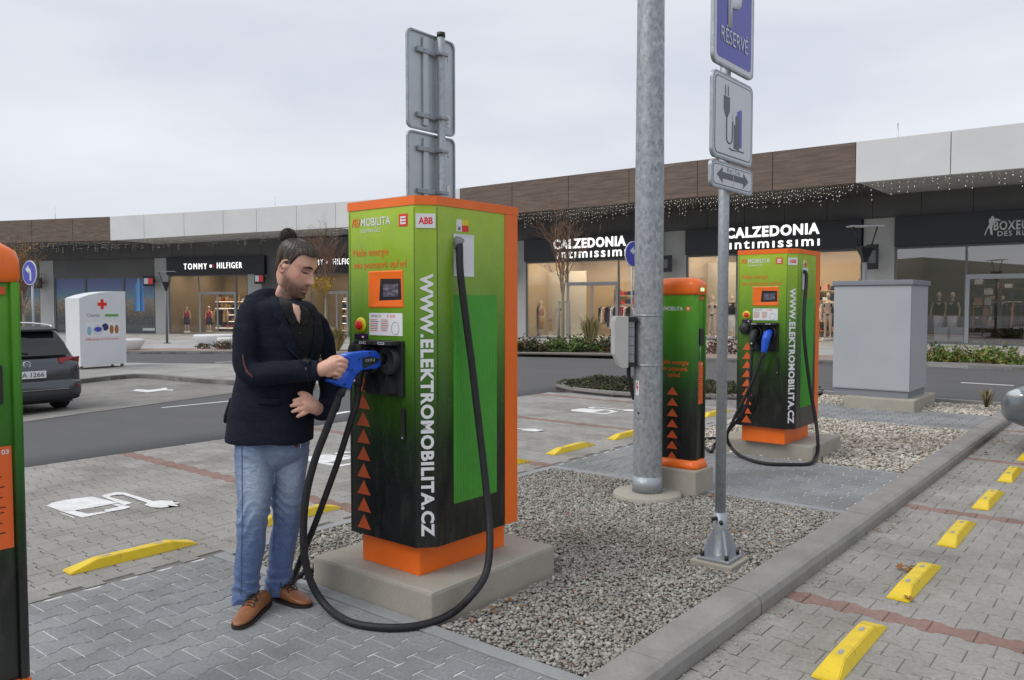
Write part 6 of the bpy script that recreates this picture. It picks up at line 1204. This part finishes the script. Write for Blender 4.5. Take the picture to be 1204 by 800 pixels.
def tree(base, H, spread, label, leafcols=None, nleaf=0, trunk_h=.42, lsize=.035, density=1., seed=1, leaf_low=0):
    rnd = random.Random(seed); r = empty('young_tree', base, label=label, cat='tree', group='young street trees'); tips = []; tw = MB(); tr = MB()
    tr.tube(spline([(0,0,-.05),(.02,0,H*trunk_h*.5),(0,.02,H*trunk_h),(.02,.0,H*.62),(.0,.02,H*.8)],4), [.075,.073,.07,.066,.062,.058,.055,.05,.046,.042,.038,.034,.03,.025,.02,.015,.01], 8); tr.build('trunk', M['trunk'], r)
    def grow(p, d, L, rad, lev):
        n = 4; pts = [Vector(p)]
        for i in range(n): d = (d + Vector((rnd.gauss(0,.12), rnd.gauss(0,.12), rnd.gauss(.06,.06)))).normalized(); pts.append(pts[-1] + d*L/n)
        tw.tube(pts, [rad*(1-.6*i/n) for i in range(n+1)], 5 if lev < 2 else 3, cap=False); tips.extend(pts[2:])
        if lev < 3:
            for k in range(int((5 if lev == 0 else 4)*density)):
                i = rnd.randint(1, n); dd = (d + Vector((rnd.gauss(0,.5), rnd.gauss(0,.5), rnd.gauss(.1,.3)))).normalized(); grow(pts[i], dd, L*rnd.uniform(.42,.7), rad*.6, lev+1)
    for k in range(11):
        a = 2.4*k; z = H*(trunk_h + (.34)*k/11); d = Vector((math.cos(a)*spread, math.sin(a)*spread, 1.)).normalized(); grow((0,0,z), d, H*.42*rnd.uniform(.8,1.1)*(1-.3*k/11), .019, 0)
    tw.build('crown', M['twig'], r)
    if nleaf:
        tp = [t_ for t_ in tips if (not leaf_low or t_.z < H*leaf_low)]; leaves('foliage', [tuple(Vector(rnd.choice(tp)) + Vector((rnd.gauss(0,.06), rnd.gauss(0,.06), rnd.gauss(-.03,.06)))) for _ in range(nleaf)], lsize, leafcols, r)
    return r
def stakes(p, label, s=.28, h=1.7):
    r = empty('tree_stakes', p, label=label, cat='tree stake')
    for a in (30, 150, 270): MB().tube([(s*math.cos(R(a)), s*math.sin(R(a)), -.05), (s*.8*math.cos(R(a)), s*.8*math.sin(R(a)), h)], .032, 8).build('stake', M['stake'], r)
    for a, b in ((30,150),(150,270),(270,30)): MB().tube([(s*.8*math.cos(R(a)), s*.8*math.sin(R(a)), h-.05), (s*.8*math.cos(R(b)), s*.8*math.sin(R(b)), h-.05)], .02, 6).build('crossbar', M['stake'], r)
yel = [(.55,.36,.03),(.48,.28,.03),(.35,.26,.05)]; bro = [(.20,.09,.04),(.28,.13,.05)]
tb = GT(661,414); tree((tb[0],tb[1],tz(tb[0],tb[1])+.05), 4.0, .36, 'bare young tree with russet twigs in front of the lingerie shop door', bro, 200, .42, .03, .8, 3); stakes((tb[0],tb[1],tz(tb[0],tb[1])+.05), 'wooden stakes round the trunk of the bare young tree')
tb = GT(383,406); tree((tb[0],tb[1],tz(tb[0],tb[1])+.05), 4.9, .34, 'young tree with last yellow leaves between the man and the charging station', yel, 700, .36, .05, 1., 8, .62)
tb = GT(40,414); tree((tb[0]-1,tb[1],tz(tb[0],tb[1])+.05), 3.9, .4, 'young russet tree behind the round blue arrow sign', bro+yel, 500, .36, .045, 1., 12)
green = [(.07,.13,.03),(.10,.17,.04),(.05,.09,.025),(.13,.19,.05)]; dark = [(.035,.05,.02),(.05,.065,.03),(.07,.07,.035)]; red = [(.12,.045,.03),(.09,.05,.03),(.16,.08,.05)]; lime = [(.16,.24,.05),(.12,.19,.04),(.2,.26,.07),(.25,.2,.05)]
def shrub(p, rx, ry, h, cols, n, size, label, group='low shrubs along the shops', name='shrub', cat='shrub'):
    g = tz(p[0], p[1])+.07; r = empty(name, (p[0], p[1], g), label=label, cat=cat, group=group); P = []
    cl = [(RNG.uniform(-.75,.75)*rx, RNG.uniform(-.75,.75)*ry, RNG.uniform(.3,1)) for _ in range(9)]
    while len(P) < n:
        cx, cy_, ch_ = cl[RNG.integers(0,9)]; a = RNG.uniform(0,6.28); q = math.sqrt(RNG.uniform(0,1)); x, y_ = cx + q*rx*.42*math.cos(a), cy_ + q*ry*.42*math.sin(a); P.append((x, y_, h*ch_*RNG.uniform(.05,1)*math.sqrt(max(.05,1-q*q*.8))))
    leaves('foliage', P, size, cols, r, .6); sm_ = MB()
    for k in range(7): a = 2*math.pi*k/7; sm_.tube([(0,0,-.1),(rx*.4*math.cos(a), ry*.4*math.sin(a), h*.6)], .012, 5, cap=False)
    sm_.build('stems', M['twig'], r)['kind'] = 'stuff'; return r
def bedstrip(pts, name='planting_bed'): poly_sheet(name, pts, .075, M['soil'])
bedstrip([tuple(GT(u,v,.075)[:2]) for u, v in ((604,416.5),(750,419.5),(750,411),(604,408))]); bedstrip([(-5.6,21.9),(8,22.3),(8,24.6),(-6.6,24.4)])
for i, u in enumerate(range(610, 752, 12)):
    p = GT(u, 413.5, .07); c = [green, dark, red][(i*7) % 3 if i not in (3,4,5) else 0]; nm = {id(green):'leafy green', id(dark):'dark olive', id(red):'reddish brown'}[id(c)]; shrub(p, .62, .5, .62, c, 420, .06, f'{nm} low shrub, {ORD[i]} from the charging station, near the bare tree')
for i in range(14):
    x = -5.6 + i*.72; c = [red, green, lime, lime][(i*5) % 4] if i < 4 else lime; nm = {id(green):'leafy green', id(lime):'bright yellow green', id(red):'reddish brown'}[id(c)]; shrub((x, 22.9 + .25*math.sin(i*3)), .6, .75, .55 if c is not lime else .5, c, 650, .055, f'{nm} low shrub, {ORD[i]} from the grey cabinet, before the boxing shop')
p = GT(842,416,.07); shrub(p, .7,.6,.62, red, 500,.05,'reddish brown low shrub behind the slim charging post'); p = GT(258,410,.07); shrub(p, .95,.6,.5, red+dark, 650,.05,'low red heather clump beside the white stone benches')
def grass(p, n, h, spread, cols, label):
    g = tz(p[0],p[1])+.06; r = empty('ornamental_grass', (p[0],p[1],g), label=label, cat='grass clump'); V = []; F = []; C = []
    for k in range(n):
        a = RNG.uniform(0,6.28); L = h*RNG.uniform(.6,1.15); s = spread*RNG.uniform(.2,1.1); b = Vector((.1*s*math.cos(a), .1*s*math.sin(a), 0)); m = b + Vector((.4*s*math.cos(a), .4*s*math.sin(a), L*.7)); t_ = b + Vector((s*math.cos(a), s*math.sin(a), L*RNG.uniform(.75,1))); w = Vector((-math.sin(a), math.cos(a), 0))*.012*h/.8; i = len(V)
        V += [tuple(b-w), tuple(b+w), tuple(m+w), tuple(m-w), tuple(t_)]; F += [(i,i+1,i+2,i+3),(i+3,i+2,i+4)]; C += [cols[int(RNG.integers(0,len(cols)))]]*2
    me = bpy.data.meshes.new('blades'); me.from_pydata(V, [], F); set_tint(me, np.array(C)); me.materials.append(M['leaf']); link('blades', me, r)['kind'] = 'stuff'; return r
straw = [(.38,.30,.14),(.30,.25,.11),(.26,.24,.09),(.42,.36,.2)]; gg = [(.24,.27,.08),(.30,.29,.10),(.18,.22,.06)]
grass(GT(396,413,.06), 420, 1.0, .75, straw, 'straw coloured ornamental grass clump behind the man'); grass(GT(694,409,.06), 200, 1.2, .7, straw+gg, 'tall green and straw grass clump before the lingerie shop door'); grass(GT(1160,484,0), 90, .28, .22, straw+dark, 'small dry grass tuft in the pebbles at the end of the kerb')
# ground cover on the island bed
P = []
while len(P) < 7500:
    x, y_ = RNG.uniform(-8.7,-4.5), RNG.uniform(11.3,13.85)
    if pip(x, y_, isl) and min(abs(y_-11.3), 9) > .12: P.append((x, y_, .05 + .13*RNG.uniform(0,1)*(.6+.4*math.sin(x*3)*math.cos(y_*4))))
gcv = leaves('ground_cover', P, .035, dark + [(.06,.085,.03),(.10,.08,.05)], None, .8); tag(gcv, 'dark green ground cover on the kerbed island behind the charging stations', 'ground cover', kind='stuff')
# fallen leaves
lf = MB(); pts = [(0,-.5),(.12,-.2),(.42,-.32),(.28,-.02),(.5,.18),(.2,.18),(.12,.5),(-.06,.22),(-.4,.34),(-.26,.05),(-.5,-.1),(-.18,-.16)]
lf.add([(x*.075, y_*.075, .006 + .016*abs(x) + .012*(y_*y_)) for x, y_ in pts] + [(0,0,.003)], [(i,(i+1)%12,12) for i in range(12)]); lm = lf.mesh('fallen_leaf'); lm.materials.append(rnd_tint('dry_leaf', [(.28,.11,.03),(.36,.18,.05),(.22,.10,.04),(.42,.24,.07)], 60, .7, 0))
def leaf_at(p, z, s=1.): o = tag(link('fallen_leaf', lm), 'dry brown leaf lying on the ground near the kerb and gravel', 'leaf', 'fallen leaves'); o.location = (p[0], p[1], z+.002); o.rotation_euler = (random.gauss(0,.25), random.gauss(0,.25), random.uniform(0,6.3)); o.scale = (s,s,s)
for u, v, n, sp in ((1034,622,4,.05),(1075,670,5,.05),(1164,519,8,.12),(1146,534,3,.08),(1085,676,2,.04),(1060,706,1,.02)):
    for _ in range(n): q = G(u,v,ZP); leaf_at((max(q[0],-1.52)+random.gauss(0,sp), q[1]+random.gauss(0,sp*1.3)), ZP+.012, random.uniform(.6,1.))
for u, v in ((578,715),(600,706),(612,713),(640,640),(862,625),(880,655),(905,640),(952,545),(1000,525),(690,700),(870,600),(760,650)):
    q = G(u, v, .01); leaf_at(q, .008, random.uniform(.35,.7))
# ================================================================== SHOP CONTENTS
M['mannequin'] = mk('mannequin_cream', (.62,.5,.40), .45); M['cloth_black'] = mk('cloth_black', (.012,.012,.014), .8); M['cloth_white'] = mk('cloth_white', (.62,.62,.62), .8); M['cloth_red'] = mk('cloth_red', (.4,.03,.05), .8); M['cloth_pink'] = mk('cloth_pink', (.55,.28,.22), .8); M['cloth_navy'] = mk('cloth_navy', (.02,.03,.08), .8); M['cloth_tan'] = mk('cloth_tan', (.42,.27,.13), .8)
mm = MB(); 
def ml(p, r, n=10): mm.tube(spline(p,4), [float(np.interp(i, np.linspace(0, len(spline(p,4))-1, len(r)), r)) for i in range(len(spline(p,4)))], n)
ml([(0,0,.92),(0,0,1.05),(0,0,1.22),(0,0,1.36),(0,0,1.44)], [.15,.115,.14,.15,.05]); ml([(0,0,1.42),(0,0,1.52)], [.045,.045]); mm.ball((0,-.01,1.62), (.08,.095,.12), 14)
for s in (-1,1):
    ml([(s*.08,0,.95),(s*.09,-.02,.5),(s*.10,.02,.06)], [.095,.06,.035]); ml([(s*.17,0,1.36),(s*.24,.02,1.1),(s*.26,-.06,.85)], [.05,.038,.028]); mm.ball((s*.10,-.04,.03), (.04,.1,.03), 8)
mmo = remeshed('mannequin_src', mm, .018, [M['mannequin']], None, 2); mme = mmo.data; bpy.data.objects.remove(mmo)
def mannequin(w, u, v, depth, h, outfit, label):
    q = np.array(hit([(p[0]+ (0), p[1]+depth) for p in WP], u, v)); r = empty('mannequin', (q[0], q[1], tz(q[0],31.5)+.20), (math.atan2(-WD[1],-WD[0]) if w == 'L' else 0) + random.uniform(-.3,.3), label=label, cat='mannequin', group='shop window mannequins'); s = h/1.74; r.scale = (s,s,s)
    link('figure', mme, r); MB().lathe([(0,-.12),(.2,-.12),(.2,-.005),(0,-.004)], 16).build('stand', M['cloth_white'], r)
    def band(name, z0, z1, ra, rb, m): MB().loft([[(ra0*math.cos(t_), ra0*.78*math.sin(t_), z) for t_ in [2*math.pi*i/20 for i in range(20)]] for z, ra0 in ((z0,ra),((z0+z1)/2,(ra+rb)/2*1.02),(z1,rb))]).build(name, m, r)
    if outfit == 'lingerie': band('bra', 1.20, 1.32, .155, .165, M['cloth_black']); band('briefs', .86, .98, .12, .165, M['cloth_black'])
    elif outfit == 'nightwear': band('top', .98, 1.40, .165, .165, M['cloth_pink']); band('trousers', .30, .99, .15, .17, M['cloth_tan'])
    elif outfit == 'sport': band('jacket', .9, 1.42, .19, .17, M['cloth_black']); band('trousers', .16, .92, .13, .18, M['cloth_white'])
    elif outfit == 'red': band('jumper', .9, 1.42, .185, .17, M['cloth_red']); band('skirt', .45, .92, .2, .17, M['cloth_navy'])
mannequin('R',636,398,.9,1.74,'nightwear','tall mannequin in pink nightwear in the shop window by the bare tree'); mannequin('R',647,398,1.0,1.15,'nightwear','child sized mannequin in pink nightwear in the shop window'); mannequin('R',658,398,.9,1.74,'lingerie','mannequin in black underwear behind the trunk of the bare tree')
mannequin('R',837,400,.9,1.74,'lingerie','mannequin in black underwear in the window behind the slim charging post'); mannequin('R',860,400,1.3,1.74,'sport','mannequin in black top beside the sign post'); mannequin('R',973,402,.9,1.74,'lingerie','mannequin in black underwear beside the large grey cabinet')
mannequin('R',1103,404,1.0,1.74,'sport','mannequin in black jacket and white trousers in the boxing shop window'); mannequin('R',1119,404,.9,1.74,'sport','second mannequin in black jacket and white trousers next to the boxing shop door'); mannequin('L',220,392,1.0,1.6,'red','mannequin in red jumper in the left fashion shop window'); mannequin('L',246,392,2.2,1.6,'red','mannequin in red jumper behind the left fashion shop door')
def wing_frame(w, s, y): 
    if w == 'R': return (s, 31.5+y), 0.
    a = math.atan2(-WD[1],-WD[0]); return (WC[0] + s*math.cos(a) - y*math.sin(a), WC[1] + s*math.sin(a) + y*math.cos(a)), a
def backdrop(w, u0, u1, y, label, z1=3.3):
    a, b = S(w,u0), S(w,u1); (x0,y0), an = wing_frame(w,(a+b)/2,y); o = empty('display_backdrop', (x0,y0,tz(x0,31.5)+.06), an, label=label, cat='display panel'); h = (b-a)/2; MB().box(-h,h,-.03,.03,0,z1).build('panel', M['backdrop'], o); MB().box(-h,h,-1.0,-.031,0,.1).build('base', M['cloth_white'], o)
backdrop('R',622,667,1.6,'cream display backdrop behind the mannequins in nightwear'); backdrop('R',810,866,1.8,'cream display backdrop behind the slim charging post'); backdrop('R',962,1015,2.0,'cream display backdrop beside the grey cabinet',2.3)
GC = ['cloth_black','cloth_white','cloth_red','cloth_pink','cloth_navy','cloth_tan']
def rack(w, u, y, L, label, cols=GC):
    (x0,y0), an = wing_frame(w,S(w,u),y); r = empty('clothes_rack', (x0,y0,tz(x0,31.5)+.07), an, label=label, cat='clothes rack', group='clothes racks')
    MB().tube([(-L/2,0,1.5),(L/2,0,1.5)], .02, 8).build('rail', M['steel'], r)
    for s in (-1,1): MB().tube([(s*L/2,0,0),(s*L/2,0,1.52)], .02, 8).build('post', M['steel'], r)
    x = -L/2+.1
    while x < L/2-.1:
        h = random.uniform(.6,1.0); m = M[random.choice(cols)]; MB().add([(x-.03,-.2,1.40),(x+.03,-.2,1.40),(x+.03,.2,1.40),(x-.03,.2,1.40),(x-.05,-.24,1.4-h),(x+.05,-.24,1.4-h),(x+.05,.24,1.4-h),(x-.05,.24,1.4-h),(x,0,1.48)], [(0,1,5,4),(1,2,6,5),(2,3,7,6),(3,0,4,7),(7,6,5,4),(0,8,1),(1,8,2),(2,8,3),(3,8,0)]).build('garment', m, r); x += random.uniform(.1,.18)
def shelves(w, u, y, L, label, mat='room_brown', cols=GC, n=5):
    (x0,y0), an = wing_frame(w,S(w,u),y); r = empty('shelving_unit', (x0,y0,tz(x0,31.5)+.07), an, label=label, cat='shelves', group='shop shelving'); Hh_ = 2.5
    for s in (-1,1): MB().box(s*L/2-.03,s*L/2+.03,-.2,.2,0,Hh_).build('side_panel', M[mat], r)
    for k in range(n):
        z = .25 + k*(Hh_-.3)/(n-.0); MB().box(-L/2+.031,L/2-.031,-.2,.2,z,z+.04).build('shelf', M[mat], r); x = -L/2+.12
        if mat == 'room_brown': MB().box(-L/2+.05,L/2-.05,-.17,-.14,z-.03,z-.005).build('shelf_light', M['shelf_light'], r)
        while x < L/2-.3:
            wd = random.uniform(.18,.3); h = random.uniform(.1,.3); MB().box(x,x+wd,-.15,.12,z+.041,z+.041+h,bev=.02).build('folded_stack', M[random.choice(cols)], r); x += wd + random.uniform(.03,.15)
rack('R',692,2.4,1.9,'clothes rack just inside the lingerie shop door'); rack('R',712,3.4,2.2,'clothes rack with many garments deep in the lingerie shop'); rack('R',752,2.2,2.0,'clothes rack behind the lamp post in the lingerie shop'); shelves('R',700,4.6,3.6,'wall shelves at the back of the lingerie shop','room_cream'); shelves('R',915,4.6,3.4,'wall shelves at the back of the second lingerie shop','room_cream'); rack('R',955,3.,1.4,'clothes rack beside the tall mannequin by the cabinet')
dk = ['cloth_black','cloth_white','cloth_pink','cloth_black','cloth_navy']; rack('R',1160,2.6,1.8,'clothes rack with dark garments inside the boxing shop door',dk); shelves('R',1150,1.4,.9,'narrow shelves of shoes and shirts inside the boxing shop door','room_dark',dk,6); shelves('R',1195,4.6,3.2,'wall shelves at the back of the boxing shop','room_dark',dk); rack('R',1190,3.6,1.8,'clothes rack with dark garments at the back of the boxing shop',dk)
tn = ['cloth_tan','cloth_red','cloth_navy','cloth_white','cloth_tan']; shelves('L',265,3.0,2.2,'lit wooden shelves behind the left fashion shop door','room_brown',tn,5); shelves('L',215,4.4,2.6,'lit wooden shelves at the back of the left fashion shop','room_brown',tn); rack('L',290,2.,1.2,'clothes rack beside the left fashion shop door',tn); shelves('L',393,2.4,1.7,'lit wooden shelves in the shop between the man and the station','room_brown',tn); rack('L',225,2.4,1.6,'clothes rack in the left fashion shop window',['cloth_navy','cloth_red','cloth_black','cloth_tan'])
for u in (1104,1123):
    (x0,y0), an = wing_frame('R',S('R',u),.5); b = empty('shopping_bag', (x0,y0,.18), an+random.uniform(-.2,.2), label='white paper bag at the feet of the boxing shop mannequins', cat='bag', group='white shop window bags'); MB().box(-.22,.22,-.08,.08,0,.5,bev=.01).build('body', M['cloth_white'], b); MB().tube(spline([(-.1,-.07,.49),(-.07,-.07,.62),(.07,-.07,.62),(.1,-.07,.49)],4), .008, 6).build('handle', M['cloth_black'], b)
# wooded hills behind the viewer (they show in the shop windows)
M['hill'] = mottled('wooded_hill', (.035,.045,.025), (.07,.075,.04), .03, .95); xs = [-700 + 50*i for i in range(29)]; vs = []; fs = []
for j, yy in enumerate((-120,-200,-290,-400)):
    for i, x in enumerate(xs): vs.append((x, yy, [-1,5,12,17][j] + (0 if j == 0 else 5*math.sin(x*.011+j) + 2.5*math.sin(x*.037) + random.uniform(-3,3))))
n = len(xs); fs = [(j*n+i, (j+1)*n+i, (j+1)*n+i+1, j*n+i+1) for j in range(3) for i in range(n-1)]; MB().add(vs, fs, 0, True).build('hills', M['hill'], kind='structure')
